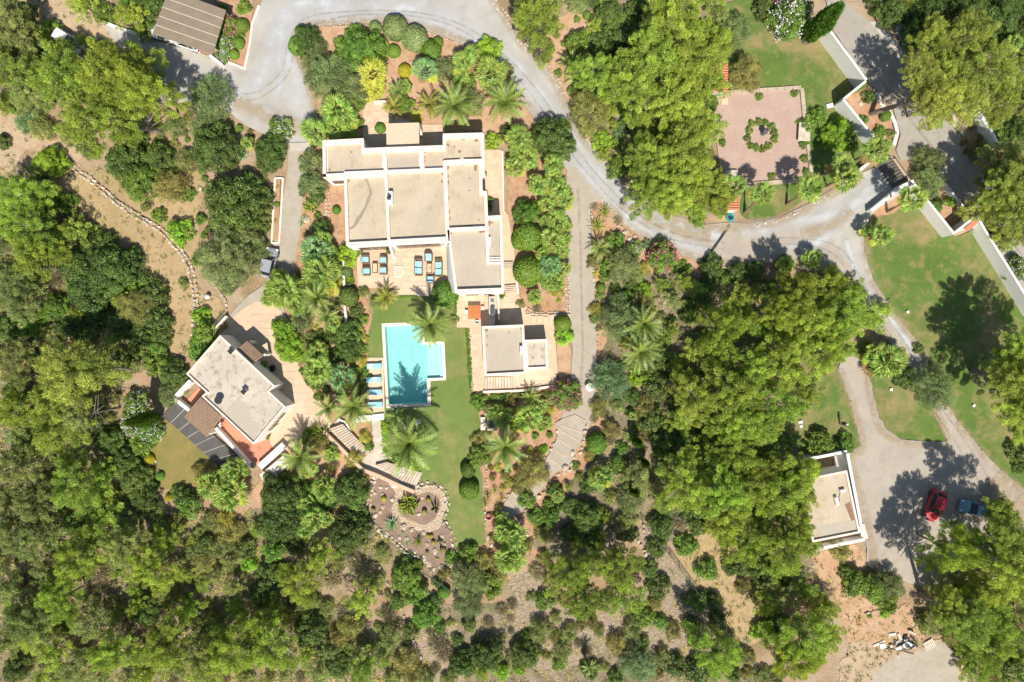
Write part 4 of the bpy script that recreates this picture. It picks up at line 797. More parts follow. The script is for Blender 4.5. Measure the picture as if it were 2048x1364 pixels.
for x, y in ((308, 66), (365, 86), (424, 105), (448, 24)):
    q = P(x, y, ZK); b = MB(); b.box((q.x - kc.x, q.y - kc.y + .2, 1.35), (0.12, 0.12, 2.7)); b.obj('post', M['wood'], cp)
# walls around the site
def wallrun(name, label, px, h, wpx, mat='white', cat='wall', group=None, coping=True):
    o = P(*px[0], h); o.z = 0; e = empty(name, o, label=label, cat=cat, group=group); b = MB(); c = MB()
    for i in range(len(px) - 1):
        j = jit() * .3
        seg(b, *px[i], *px[i + 1], wpx, 0, h - .06 + j, h)
        if coping: seg(c, *px[i], *px[i + 1], wpx * 1.12, h - .06 + j, h + j, h)
    b.v = [(v[0] - o.x, v[1] - o.y, v[2]) for v in b.v]; c.v = [(v[0] - o.x, v[1] - o.y, v[2]) for v in c.v]
    b.obj('wall_body', M[mat], e)
    if coping: c.obj('coping', M['white' if mat == 'white' else mat], e)
    return e
wallrun('boundary_wall', 'tall white boundary wall running from the cypress to its corner on the road', [(1657, 57), (1733, 160)], 2.6, 4)
wallrun('boundary_wall', 'short white wall return from the road corner down to the lawn', [(1732, 162), (1689, 197)], 2.6, 4)
wallrun('boundary_wall', 'white boundary wall above the fan palm at the gate bed', [(1687, 199), (1751, 278)], 2.4, 4)
wallrun('boundary_wall', 'white boundary wall between gate and tiled shelter on the right lawn', [(1829, 368), (1909, 468)], 2.3, 4)
wallrun('boundary_wall', 'white end wall of the tiled shelter', [(1909, 466), (1952, 432)], 2.3, 4)
wallrun('boundary_wall', 'long white boundary wall along the right edge of the photo', [(1955, 433), (1972, 463), (2021, 541), (2075, 630)], 2.2, 4)
wallrun('gate_wall', 'low white wall with dark side beside the gate on the lower side', [(1743, 421), (1803, 373), (1828, 362)], 1.3, 6)
wallrun('gate_wall', 'low white wall stub on the upper side of the gate', [(1712, 347), (1738, 325)], 1.1, 5)
wallrun('road_wall', 'white retaining wall across the road near the top right corner', [(1836, 105), (1875, 152), (1915, 184), (1968, 238), (1998, 292)], 1.6, 6)
wallrun('road_wall', 'low white wall beside the leaning pine trunk on the road', [(1862, 333), (1894, 372), (1929, 417)], 0.9, 4.5)
wallrun('kerb_wall', 'curved white kerb wall around the small road bed', [(1753, 185), (1765, 210), (1780, 224), (1790, 244), (1795, 264), (1788, 290)], 0.35, 6)
wallrun('carport_wall', 'low white wall left of the carport', [(201, 41), (235, 55), (293, 73)], 0.6, 5)
wallrun('carport_wall', 'white wall stub below the right corner of the carport', [(419, 110), (444, 130)], 0.8, 5)
wallrun('planter_wall', 'cream kerb around the red bed between carport and drive', [(456, 124), (489, 137), (499, 90), (505, 45), (518, 10)], 0.3, 4, 'copin')
wallrun('parking_wall', 'low white wall below the shaded parking area at the upper left', [(323, 190), (354, 199)], 0.7, 5)
wallrun('pool_bench', 'white bench wall at the lower end of the sunbed deck', [(705, 840), (768, 833)], 0.5, 11)
wallrun('terrace_wall', 'thin white wall in the shade of the clipped ball left of the pool lawn', [(686, 520), (690, 620), (694, 655)], 0.7, 4)
wallrun('walk_wall', 'white garden wall to the right of the house walk', [(1005, 302), (1007, 420)], 0.5, 2.5)
wallrun('walk_wall', 'short white wall beside the steps right of the house', [(1033, 558), (1036, 588)], 0.6, 3.5)
wallrun('kitchen_wall', 'white wall behind the outdoor barbecue counter', [(996, 588), (998, 640)], 1.1, 2.8)
wallrun('stair_wall', 'cream retaining wall along the lower side of the long stair', [(646, 862), (700, 915), (725, 940), (752, 950), (800, 972), (828, 984)], 0.9, 6, 'slab2')
wallrun('stair_wall', 'cream wall on the lower side of the pool house path', [(966, 784), (1050, 781), (1108, 772)], 0.5, 4, 'copin')
wallrun('stair_wall', 'white hairpin wall beside the top of the long stair', [(676, 838), (692, 846), (700, 862)], 0.4, 3.5)
wallrun('cottage_rail_wall', 'thin cream wall along the upper left side of the cottage', [(400, 690), (452, 632)], 0.8, 3.0, 'copin')
wallrun('entrance_wall', 'cream wall stub beside the entrance court', [(748, 204), (772, 203)], 0.6, 5, 'copin')
wallrun('entrance_wall', 'white wall of the entrance porch facing the palms', [(838, 262), (843, 270), (841, 248)], 1.2, 3)
wallrun('lane_step', 'pale concrete step across the lane above the parked grey car', [(580, 294), (622, 292)], 0.3, 14, 'concrete', 'step')
wallrun('planter_wall', 'long narrow planter kerb between the lane and the dark trees', [(550, 356), (543, 486), (558, 486), (566, 356), (550, 356)], 0.25, 3, 'copin')
wallrun('lane_threshold', 'dark drainage strip across the drive at the hose coil', [(1410, 522), (1460, 449)], 0.29, 5, 'dark', 'threshold', coping=False)
# sliding gate
gt = empty('sliding_gate', P(1790, 350), label='dark grey slatted sliding gate at the road entrance', cat='gate'); gc_ = P(1790, 350)
for k in range(9):
    t = k / 8; a = (1766 + t * 32, 319 + t * 46); b = MB(); q = P(a[0], a[1], 0.3)
    b.box((q.x - gc_.x, q.y - gc_.y, .08 + .02), (2.2, 0.30, .12), radians(28)); b.obj('slat', M['deck'], gt)
for s_ in ((1760, 324, 1793, 372), (1788, 313, 1822, 360)):
    b = MB(); seg(b, *s_, 1.5, .0, .14, 0.2); b.v = [(v[0] - gc_.x, v[1] - gc_.y, v[2]) for v in b.v]; b.obj('rail', M['metal'], gt)
# garage, lower right
gp = P(1670, 1000)
gar = empty('garage', gp, label='flat-roofed white garage half under pines beside the lower parking', cat='building')
ZG = 3.0
GO = [(1598, 960), (1694, 940.5), (1721, 1066), (1625, 1085)]
flatblock(gar, gp, GO, ZG, ZG - .25, 4, 'roof')
b = MB(); b.prism(loc(toppts([(1640, 1052), (1708, 1040), (1714, 1062), (1640, 1078)], ZG - .25), gp), ZG - .246, ZG - .24); b.obj('roof_patch', M['rooffresh'], gar)
b = MB(); b.prism(loc(toppts([(1690, 1010), (1700, 1003), (1709, 1040), (1703, 1042)], ZG - .25), gp), ZG - .246, ZG - .238); b.obj('roof_stain', M['stain'], gar)
q = P(1674.5, 1003, 3.2); b = MB(); b.box((q.x - gp.x, q.y - gp.y, 2.98), (0.4, 1.05, 0.45), radians(12)); b.obj('air_conditioner', M['white'], gar, bevel=.03)
q = P(1686, 982, 3.1); b = MB(); b.box((q.x - gp.x, q.y - gp.y, 2.95), (0.7, 0.35, 0.4), radians(12)); rb = b.obj('roof_box', M['white'], gar)
b = MB(); pts = [P(x, y, 2.8) for x, y in ((1684, 983), (1679, 988), (1678, 997), (1679, 1003))]; b.tube([(p.x - gp.x, p.y - gp.y, 2.8) for p in pts], .03); b.obj('cable', M['dark'], gar)
wallrun('garage_wall', 'tall white parallel wall on the parking side of the garage', [(1695, 907), (1723, 1054)], 2.8, 5)
wallrun('garage_wall', 'broken white wall above the garage courtyard', [(1582, 923), (1640, 914), (1694, 903)], 1.6, 5)
wallrun('garage_wall', 'white wall on the lower side of the garage', [(1625, 1101), (1730, 1079)], 1.2, 5)
wallrun('garage_step', 'cream concrete steps at the lower right corner of the garage', [(1722, 1050), (1730, 1078)], 0.4, 12, 'copin', 'steps')
fl = sheet('garage_court', [(1665, 912), (1697, 905), (1703, 950), (1668, 945)], 'concrete', smooth=False, amp=0)
# small tiled huts by the rose garden
for (x0, y0, x1, y1, lab) in ((1425, 122, 1455, 184, 'small orange-tiled white hut at the upper left corner of the rose garden'), (1445, 384, 1478, 420, 'small orange-tiled white hut under the fan palm below the rose garden')):
    o = P((x0 + x1) / 2, (y0 + y1) / 2); hu = empty('tiled_hut', o, label=lab, cat='hut')
    b = MB(); b.prism(loc(toppts([(x0 + 1, y0 + 2), (x1 - 1, y0 + 2), (x1 - 1, y1 - 1), (x0 + 1, y1 - 1)], 2.1), o), 0, 2.1); b.obj('wall', M['white'], hu)
    tileroof(hu, o, [(x0, y0), (x0, y1), (x1, y1), (x1, y0)], 2.2, 2.7, M['terra2'], 12 if y1 - y0 > 50 else 7)
# tiled shelter at the wall
o = P(1940, 450); sh = empty('tiled_shelter', o, label='little orange-tiled lean-to shelter against the right boundary wall', cat='shelter')
tileroof(sh, o, [(1949, 437), (1930, 455), (1936, 462), (1957, 443)], 2.0, 2.3, M['terra2'], 8)
b = MB(); b.prism(loc(toppts([(1932, 455), (1948, 439), (1955, 444), (1936, 460)], 1.9), o), 0, 1.9); b.obj('wall', M['white'], sh)

# ------------------------------------------------------------------ pool
ZW = ZS[0] + 0.006
po = P(820, 730)
pool = empty('swimming_pool', po, label='turquoise swimming pool with a pale shallow step on its right', cat='swimming pool')
def frame_poly(outer, inner):
    n = len(outer); v = [(p[0], p[1], 0.12) for p in outer] + [(p[0], p[1], 0.12) for p in inner] + [(p[0], p[1], 0) for p in outer] + [(p[0], p[1], -0.2) for p in inner]; f = []
    for i in range(n):
        j = (i + 1) % n; f += [(i, j, n + j, n + i)[::-1], (2 * n + i, 2 * n + j, j, i)[::-1], (n + i, n + j, 3 * n + j, 3 * n + i)[::-1]]
    return v, f
OP = [(763.5, 647), (848, 644), (849.5, 684), (889, 682.5), (892.5, 760), (861, 762), (862, 811), (773, 816)]
IP = [(770, 653.5), (843, 650.5), (844.5, 689.5), (883, 688), (886.5, 755), (854, 756.5), (855, 805.5), (778, 809)]
wo = [(p.x - po.x, p.y - po.y) for p in (P(*q) for q in OP)]; wi = [(p.x - po.x, p.y - po.y) for p in (P(*q) for q in IP)]
v, f = frame_poly(wo, wi); b = MB(); b.add(v, f); b.obj('coping', M['copin'], pool)
def raised(px, z): return [(q.x - po.x, q.y - po.y) for q in (P(*p) for p in px)]
# basin stands a little proud of the surrounding sheets so the water is real depth
b = MB(); IPw = wi; n = len(IPw); DEP = -1.3
v = [(p[0], p[1], 0.1) for p in IPw] + [(p[0], p[1], DEP) for p in IPw]; f = [(i, (i + 1) % n, (i + 1) % n + n, i + n) for i in range(n)]
b.add(v, f); b.obj('basin_wall', M['pool'], pool)
b = MB(); b.prism(raised([(769, 652), (845, 649), (845, 690), (854, 690), (856, 807), (777, 810)], 0), DEP - .05, DEP); b.obj('basin_floor', M['pool'], pool)
b = MB(); b.prism(raised([(853.5, 689), (887, 687), (888, 757), (854.2, 757.5)], 0), DEP - .05, -0.32); b.obj('shallow_ledge', M['poolpale'], pool)
b = MB(); b.prism(raised([(878, 688), (886, 688), (888, 756), (880, 756)], 0), -0.31, -0.12); b.obj('entry_step', M['poolpale'], pool)
b = MB(); b.prism(raised([(769, 652), (844, 649), (845.5, 688), (884, 687), (888, 756), (855.5, 757.5), (856, 807), (777, 810)], 0), -0.03, -0.02)
b = MB(); pts = raised([(769.9, 653.4), (843.2, 650.4), (844.7, 689.4), (883.1, 687.9), (886.6, 755.1), (854.1, 756.6), (855.1, 805.6), (777.9, 809.1)], 0)
t = tessellate_polygon([[Vector((p[0], p[1], 0)) for p in pts]]); b.add([(p[0], p[1], -0.06) for p in pts], [tuple(q) for q in t]); wob = b.obj('water', M['water'], pool)
# the ground sheets are opened where the basin is
def cut(objname_list, px):
    poly = [P(*p) for p in px]
    for o in objname_list:
        bm = bmesh.new(); bm.from_mesh(o.data)
        for i in range(len(poly)):
            a = poly[i]; c = poly[(i + 1) % len(poly)]; d = c - a; n_ = Vector((d.y, -d.x, 0)).normalized()
            g_ = bm.verts[:] + bm.edges[:] + bm.faces[:]
            bmesh.ops.bisect_plane(bm, geom=g_, plane_co=a, plane_no=n_)
        arr = np.array([tuple(p[:2]) for p in poly])
        dl = [f_ for f_ in bm.faces if inside(tuple(f_.calc_center_median()[:2]), arr)]
        bmesh.ops.delete(bm, geom=dl, context='FACES')
        bm.to_mesh(o.data); bm.free()
HOLE = [(767, 650.5), (845.5, 647.5), (847, 687), (886, 685.5), (889.5, 757.5), (857.5, 759), (858.5, 808), (776, 812)]
cutters = [o for o in COL.objects if o.type == 'MESH' and o.name.split('.')[0] in ('ground', 'lawn', 'pool_deck', 'garden_soil')]
for o in cutters:
    # cut with the two convex halves
    cut([o], [(767, 650.5), (845.5, 647.5), (858.5, 808), (776, 812)]); cut([o], [(847, 687), (886, 685.5), (889.5, 757.5), (854, 759)])
# ------------------------------------------------------------------ things
ZT = ZS[0] + 0.03      # top of the paving slabs
def rrect(hx, hy, r, n=4):
    o = []
    for cx, cy, a0 in ((hx - r, hy - r, 0), (-hx + r, hy - r, 90), (-hx + r, -hy + r, 180), (hx - r, -hy + r, 270)):
        for k in range(n + 1):
            a = radians(a0 + 90 * k / n); o.append((cx + cos(a) * r, cy + sin(a) * r))
    return o
def wicker_seat(label, px, rz, seats=1, group=None, cat='armchair', cushmat='blue'):
    """local +x is where the sitter faces"""
    e = empty('sofa' if seats > 1 else 'armchair', P(*px) + Vector((0, 0, ZT)), rz, label, cat, group)
    wd = 0.95 if seats == 1 else 1.95; hd = 0.46
    e.scale = (SEATK,) * 3
    b = MB(); b.prism(rrect(hd, wd / 2, 0.12), 0.08, 0.30); b.obj('seat_base', M['wicker'], e)
    b = MB()      # wrap-around back and arms, open to +x, slightly curved
    out = [(hd, -wd / 2), (-hd + .3, -wd / 2), (-hd + .08, -wd / 2 + .08), (-hd, -wd / 2 + .3), (-hd, wd / 2 - .3), (-hd + .08, wd / 2 - .08), (-hd + .3, wd / 2), (hd, wd / 2)]
    inn = [(x * .80 if abs(x) > .2 else x, y * (1 - .11 / (wd / 2))) for x, y in out]; inn[0] = (hd, -wd / 2 + .11); inn[-1] = (hd, wd / 2 - .11)
    hts = [.55, .60, .72, .78, .78, .72, .60, .55]; n = len(out); v = []
    for (x, y), (x2, y2), h_ in zip(out, inn, hts): v += [(x, y, .28), (x * 1.03, y * 1.03, h_), (x2, y2, h_), (x2, y2, .28)]
    f = []
    for i in range(n - 1):
        a = i * 4
        for k in range(4): f.append((a + k, a + (k + 1) % 4, a + 4 + (k + 1) % 4, a + 4 + k))
    f += [(0, 1, 2, 3), (4 * n - 1, 4 * n - 2, 4 * n - 3, 4 * n - 4)]; b.add(v, f); b.obj('backrest', M['wicker'], e)
    for k in range(seats):
        y = (k - (seats - 1) / 2) * .8 if seats > 1 else 0
        b = MB(); b.box((0.06, y, .38), (.66, .70, .15)); b.obj('seat_cushion', M[cushmat], e, bevel=.05)
        b = MB(); b.box((-.30, y, .60), (.15, .68, .36)); b.obj('back_cushion', M[cushmat], e, bevel=.05)
    return e
W_, E_, N_, S_ = pi, 0.0, pi / 2, -pi / 2
SEATK = 1.12
gA = 'blue-cushioned wicker armchairs on the left terrace'
wicker_seat('upper left wicker armchair with blue cushion on the left terrace', (733, 521), E_ + .03, 1, gA)
wicker_seat('lower left wicker armchair with blue cushion on the left terrace', (735, 544), E_ + .03, 1, gA)
wicker_seat('upper right wicker armchair with blue cushion on the left terrace', (769, 522), W_, 1, gA)
wicker_seat('lower right wicker armchair with blue cushion on the left terrace', (769, 542), W_, 1, gA)
wicker_seat('two-seat wicker sofa with pale blue cushions in the sun', (838.5, 536), E_, 2, None, 'sofa')
wicker_seat('two-seat wicker sofa in the shade against the battered wall', (878.5, 538), W_, 2, None, 'sofa')
wicker_seat('wicker armchair at the top of the sofa group facing down', (858.5, 516), S_, 1)
wicker_seat('wicker armchair at the lower end of the sofa group facing up', (862, 560), N_, 1)
def low_table(label, px, wd, ln, extra=False):
    e = empty('coffee_table', P(*px) + Vector((0, 0, ZT)), 0, label, 'table')
    b = MB()
    for s in (-1, 1):
        b.box((s * (wd / 2 - .05), 0, .40), (.10, ln, .05)); b.box((0, s * (ln / 2 - .05), .40), (wd - .21, .10, .05))
    b.obj('frame', M['brownwood'], e)
    b = MB(); b.box((0, 0, .385), (wd - .21, ln - .21, .02)); b.obj('table_top', M['slab'], e)
    for sx in (-1, 1):
        for sy in (-1, 1):
            b = MB(); b.box((sx * (wd / 2 - .06), sy * (ln / 2 - .06), .185), (.07, .07, .37)); b.obj('leg', M['brownwood'], e)
low_table('slim brown-framed coffee table between the four armchairs', (752, 537), .72, 1.35)
low_table('brown-framed coffee table between the two blue sofas', (860, 537.5), .72, 1.35)
for (x, y, l_) in ((861, 535.5, 'upper'), (861, 538.5, 'lower')):
    b = MB(); p = P(x, y); b.lathe([(.03, 0), (.05, .03), (.045, .14), (.02, .16)], n=8); o = b.obj('candle_jar', M['dark'], loc=(p.x, p.y, ZT + .41)); tag(o, l_ + ' of two small dark jars on the coffee table by the sofas', 'jar', 'jars on the coffee table')
# white floor frames on the terrace
for (x0, y0, x1, y1, lab) in ((791, 533, 806, 554, 'white-edged step landing at the inner edge of the left terrace'), (836, 573.5, 858, 592, 'white-edged double step down from the terrace to the lawn')):
    o = P((x0 + x1) / 2, (y0 + y1) / 2); e = empty('terrace_step', o, 0, lab, 'step'); wd = (x1 - x0) / S; ln = (y1 - y0) / S
    for s in (-1, 1):
        b = MB(); b.box((0, s * (ln / 4), ZT + .03), (wd - .16, ln / 2 - .12, .08)); b.obj('tread', M['slab'], e)
    b = MB()
    for s in (-1, 1): b.box((s * (wd / 2 - .03), 0, ZT + .04), (.07, ln, .11)); b.box((0, s * (ln / 2 - .03), ZT + .04), (wd - .14, .07, .11))
    b.box((0, 0, ZT + .04), (wd - .14, .06, .10)); b.obj('edge', M['white'], e)
# sunbeds
for i, (x, y, lab) in enumerate(((750.5, 732, 'topmost sunbed of the four beside the pool, with a towel'), (749.5, 759, 'second sunbed from the top beside the pool'), (751, 784, 'third sunbed from the top beside the pool, in palm shade'), (752.5, 808.5, 'lowest sunbed of the four beside the pool'))):
    e = empty('sunbed', P(x, y) + Vector((0, 0, ZT)), radians(1.5), lab, 'sunbed', 'blue sunbeds along the pool')
    b = MB()
    for s in (-1, 1): b.box((0, s * .33, .25), (1.95, .05, .06))
    for s in (-1, -.33, .33, 1): b.box((s * .95, 0, .25), (.05, .60, .06))
    b.obj('frame', M['white'], e)
    b = MB(); b.add([(-.98, -.36, .29), (.42, -.36, .29), (1.0, -.36, .46), (1.0, .36, .46), (.42, .36, .29), (-.98, .36, .29), (-.98, -.36, .36), (.42, -.36, .36), (1.0, -.36, .53), (1.0, .36, .53), (.42, .36, .36), (-.98, .36, .36)],
                    [(6, 7, 10, 11), (7, 8, 9, 10), (0, 5, 4, 1), (1, 4, 3, 2), (0, 1, 7, 6), (1, 2, 8, 7), (5, 11, 10, 4), (4, 10, 9, 3), (0, 6, 11, 5), (2, 3, 9, 8)]); b.obj('mattress', M['blue'], e, bevel=.02)
    if i in (0, 1):
        b = MB(); b.box((-.45 if i == 0 else .3, 0, .368), (.62, .70, .02)); b.obj('towel', M['bluepale'], e)
    for sx in (-.85, .85):
        for sy in (-.3, .3):
            b = MB(); b.box((sx, sy, .11), (.05, .05, .22)); b.obj('leg', M['white'], e)
# lamps, small markers
for x, y, r, lab in ((787, 818, .2, 'white globe lamp at the lower left pool corner'), (847, 815, .2, 'white globe lamp at the lower right pool corner'), (418.5, 594, .35, 'large white globe lamp on the dry slope above the cottage'),):
    e = empty('globe_lamp', P(x, y), 0, lab, 'lamp'); b = MB(); b.lathe([(.07, 0), (.07, .12)], n=8); b.obj('base', M['dark'], e)
    bm = bmesh.new(); bmesh.ops.create_uvsphere(bm, u_segments=14, v_segments=8, radius=r); me = bpy.data.meshes.new('globe'); bm.to_mesh(me); bm.free(); me.materials.append(M['lampglass']); me.polygons.foreach_set('use_smooth', [True] * len(me.polygons)); link('globe', me, e, (0, 0, .12 + r * .9))
def marker(px, wd, ln, lab, rz=.4, mat='white', h=.12):
    e = P(*px); b = MB(); b.box((0, 0, h / 2), (wd, ln, h)); b.box((0, 0, h + .01), (wd * .8, ln * .8, .02)); o = b.obj('ground_box', M[mat], loc=(e.x, e.y, ZS[0] - .02), rz=rz); tag(o, lab, 'box'); return o
marker((1657.5, 213), .9, .55, 'flat white slab lying on the lawn right of the rose garden', .25)
marker((1779.7, 778.8), .36, .36, 'small white box on the grass island', .1)
marker((1813, 624), .34, .34, 'small white box on the lawn at the edge of the big pine shadow', .6)
marker((1944.7, 810.6), .34, .34, 'small white box in the dark shade of the big pine', .7)
marker((1598.7, 844), .6, .4, 'upper of two white boxes under the central pines', .2); marker((1600, 852), .4, .38, 'lower of two white boxes under the central pines', .0)
marker((1436, 8), .55, .5, 'tilted white box near the top edge, upper of two', .3); marker((1440, 25), .75, .45, 'flat white box near the top edge, lower of two', .4)
marker((1448, 204), .9, .9, 'pale square slab at the foot of the upper tiled hut', .05, 'slab', .1)
marker((1623, 1242), .01 + .3, .3, 'small dark stone on the pink soil near the scrap heap', .5, 'stone')
for x, y, s_, lab in ((1223, 492, .5, 'round tree stump on the rocks at the lane fork'),):
    e = P(x, y); b = MB(); b.lathe([(.45, 0), (.40, .25), (.38, .28), (0.02, .28)], n=12); o = b.obj('tree_stump', M['stone'], loc=(e.x, e.y, 0)); tag(o, lab, 'stump')
# round stone table on the shaded lawn, round white parasol-like table near the olive tree
for x, y, r, lab, mt in ((1359, 558, .38, 'round pale stone table in the shaded red garden', 'stone2'), (1178, 773.5, .55, 'round white garden table beside the blue-green tree', 'white')):
    e = empty('round_table', P(x, y), 0, lab, 'table'); b = MB(); b.lathe([(r * .5, 0), (r * .45, .08), (.08, .12), (.08, .62)], n=12); b.obj('pedestal', M[mt], e)
    b = MB(); b.lathe([(.02, .62), (r * .96, .62), (r, .66), (r * .96, .70), (.01, .72)], n=24); b.obj('table_top', M[mt], e)
# hose coil
e = empty('hose_coil', P(1459.5, 435), 0, 'turquoise coiled hose pot beside the drive below the tiled hut', 'hose'); b = MB()
for r, z in ((.42, .1), (.50, .15), (.36, .17), (.45, .25), (.40, .3)):
    b.tube([(cos(a) * r, sin(a) * r, z) for a in np.linspace(0, 2 * pi, 20)], .05, 6, cap=False)
b.obj('coil', M['hose'], e); b = MB(); b.lathe([(.12, 0), (.2, .05), (.2, .28), (.1, .32)], n=10); b.obj('reel', M['dark'], e)
e = empty('water_tub', P(978, 1032), 0, 'round pink tub at the end of the pool lawn', 'tub'); b = MB(); b.lathe([(.35, 0), (.42, .35), (.38, .36), (.32, .08), (.01, .06)], n=16); b.obj('tub_body', M['pinkpot'], e); b = MB(); b.tube([(-.42, 0, .34), (-.2, 0, .5), (.2, 0, .5), (.42, 0, .34)], .02); b.obj('handle', M['dark'], e)
# hut barbecue left of the date palm
e = empty('stone_barbecue', P(985, 845), 0, 'small square stone barbecue with a blue bucket by the red bed', 'barbecue'); b = MB(); b.box((0, 0, .45), (1.3, 1.9, .9)); b.obj('body', M['stone'], e); b = MB(); b.box((0.02, .05, .93), (1.05, 1.5, .06)); b.obj('plate', M['deck'], e); b = MB(); b.box((-1.25, -.1, .2), (.6, 1.7, .4)); b.obj('side_slab', M['copin'], e)
b = MB(); b.lathe([(.12, 0), (.15, .22), (.13, .22), (.1, .03), (.01, .02)], n=12); p = P(983.5, 841, 1); o = b.obj('blue_bucket', M['hose'], loc=(p.x, p.y, .96)); tag(o, 'small blue bucket standing on the stone barbecue', 'bucket')
# outdoor kitchen
o0 = P(984.5, 622); e = empty('outdoor_kitchen', Vector((o0.x, o0.y, ZT)), 0, 'narrow grey kitchen counter with sink along the white wall', 'counter')
b = MB(); b.box((0, 0, .44), (.75, 3.7, .88)); b.obj('cabinet', M['white'], e); b = MB(); b.box((-.0, 0, .90), (.80, 3.75, .05)); b.obj('worktop', M['concrete'], e)
b = MB(); b.box((0.05, 1.35, .935), (.45, .45, .03)); b.lathe([(.15, .93), (.17, .96), (.05, .97)], (0.05, 1.35, 0), 12); b.obj('sink', M['metal'], e)
o0 = P(986, 622.5); e = empty('gas_barbecue', Vector((o0.x, o0.y, ZT + .93)), 0, 'steel barbecue with rounded blue-grey lid on the kitchen counter', 'barbecue')
b = MB(); b.box((0, 0, .1), (.55, 1.25, .2)); b.obj('firebox', M['metal'], e)
v = []; f = []
for k in range(9):
    a = pi * k / 8
    for y in (-.55, .55): v.append((cos(a) * .25, y, .2 + sin(a) * .25))
for k in range(8): f.append((2 * k, 2 * k + 1, 2 * k + 3, 2 * k + 2))
f += [tuple(range(0, 18, 2)), tuple(range(17, 0, -2))]; b = MB(); b.add(v, f); b.obj('lid', M['metal'], e, smooth=False); b = MB(); b.tube([(-.27, -.4, .32), (-.27, .4, .32)], .02); b.obj('handle', M['dark'], e)
# orange table and its chairs
o0 = P(950, 625); e = empty('dining_table', Vector((o0.x, o0.y, ZT)), 0, 'orange-brown square wooden table on the kitchen terrace', 'table')
for k in range(7):
    b = MB(); b.box((-.72 + k * .24, 0, .74), (.225, 1.8, .05)); b.obj('plank', M['orangewood'], e)
for sx in (-1, 1):
    for sy in (-1, 1): b = MB(); b.box((sx * .7, sy * .75, .357), (.08, .08, .714)); b.obj('leg', M['orangewood'], e)
def chair(px, rz, lab, mat='white', cm=None):
    o_ = P(*px); e = empty('garden_chair', Vector((o_.x, o_.y, ZT)), rz, lab, 'chair')
    b = MB(); b.box((0, 0, .45), (.44, .44, .04)); b.obj('seat', M[mat], e); b = MB(); b.box((-.23, 0, .7), (.03, .44, .42)); b.obj('backrest', M[mat], e)
    for sx in (-1, 1):
        for sy in (-1, 1): b = MB(); b.box((sx * .19, sy * .19, .215), (.035, .035, .43)); b.obj('leg', M['metal'], e)
    if cm: b = MB(); b.box((0, 0, .50), (.42, .42, .06)); b.obj('cushion', M[cm], e)
chair((955, 644), N_, 'chair with pale blue cushion at the lower side of the orange table', 'white', 'bluepale')
chair((935, 624), E_, 'chair at the left side of the orange table', 'white'); chair((966, 617), W_, 'chair at the right side of the orange table', 'white')
chair((446, 848), 2.4, 'white chair on the red balcony beside the cottage tile roof', 'white')
e = empty('round_bistro_table', P(511, 928) + Vector((0, 0, .14)), 0, 'small dark round table at the lower end of the red balcony', 'table'); b = MB(); b.lathe([(.2, 0), (.03, .04), (.03, .68)], n=10); b.obj('stand', M['dark'], e); b = MB(); b.lathe([(.01, .68), (.4, .68), (.4, .71), (.01, .72)], n=20); b.obj('table_top', M['dark'], e)
e = empty('garden_bench', P(549, 852) + Vector((0, 0, ZT)), radians(45), 'dark metal bench against the lower right wall of the cottage', 'bench')
for k in range(4): b = MB(); b.box((0, -.2 + k * .13, .43), (1.5, .1, .03)); b.obj('slat', M['dark'], e)
for k in range(2): b = MB(); b.box((0, .3, .6 + k * .15), (1.5, .03, .1)); b.obj('backrest_slat', M['dark'], e)
for s in (-1, 1): b = MB(); b.box((s * .65, 0, .2), (.06, .5, .4)); b.obj('leg', M['dark'], e)
e = empty('round_fountain_bowl', P(548, 736) + Vector((0, 0, ZT)), 0, 'dark round bowl with a hose in the shade of the cottage', 'bowl'); b = MB(); b.lathe([(.3, 0), (.45, .3), (.4, .3), (.28, .06), (.01, .05)], n=18); b.obj('bowl_body', M['dark'], e); b = MB(); b.tube([(cos(a) * .36, sin(a) * .36, .33) for a in np.linspace(0, 2 * pi, 18)], .045, 6, cap=False); b.obj('rim', M['dark'], e)
# rose garden furniture
def stoneblocks(name, lab, px, wid, h, cat, step=1.1):
    o_ = P(*px[0]); e = empty(name, o_, label=lab, cat=cat)
    for i in range(len(px) - 1):
        a = P(*px[i]); c = P(*px[i + 1]); d = c - a; n = max(1, round(d.length / step)); ang = atan2(d.y, d.x)
        for k in range(n):
            q = a + d * ((k + .5) / n) - o_; b = MB(); b.box((0, 0, h / 2), (d.length / n - .03, wid * random.uniform(.95, 1.03), h * random.uniform(.94, 1.06))); b.obj('stone_block', M['stone'], e, loc=(q.x, q.y, 0), rz=ang)
    return e
stoneblocks('garden_kerb', 'broad stone kerb along the top of the rose garden', [(1449, 187), (1600, 177)], .5, .3, 'kerb')
stoneblocks('garden_kerb', 'broad stone kerb down the right side of the rose garden', [(1601, 178), (1608, 248)], .5, .3, 'kerb')
stoneblocks('garden_kerb', 'lower right stone kerb of the rose garden below the stone bench', [(1613, 290), (1620, 345)], .45, .3, 'kerb')
stoneblocks('garden_kerb', 'stone kerb along the bottom of the rose garden', [(1492, 371), (1592, 362)], .55, .3, 'kerb')
stoneblocks('garden_kerb', 'stone kerb on the left side of the rose garden', [(1425, 228), (1431, 255)], .45, .35, 'kerb')
o_ = P(1604, 267, .45); e = empty('stone_bench', P(1604, 267), radians(-3), 'pale stone table bench on the right side of the rose garden', 'bench')
b = MB(); b.box((0, 0, .21), (1.2, 2.1, .42)); b.obj('base', M['stone'], e); b = MB(); b.box((0, 0, .47), (1.55, 2.4, .1)); b.obj('slab_top', M['stone2'], e)
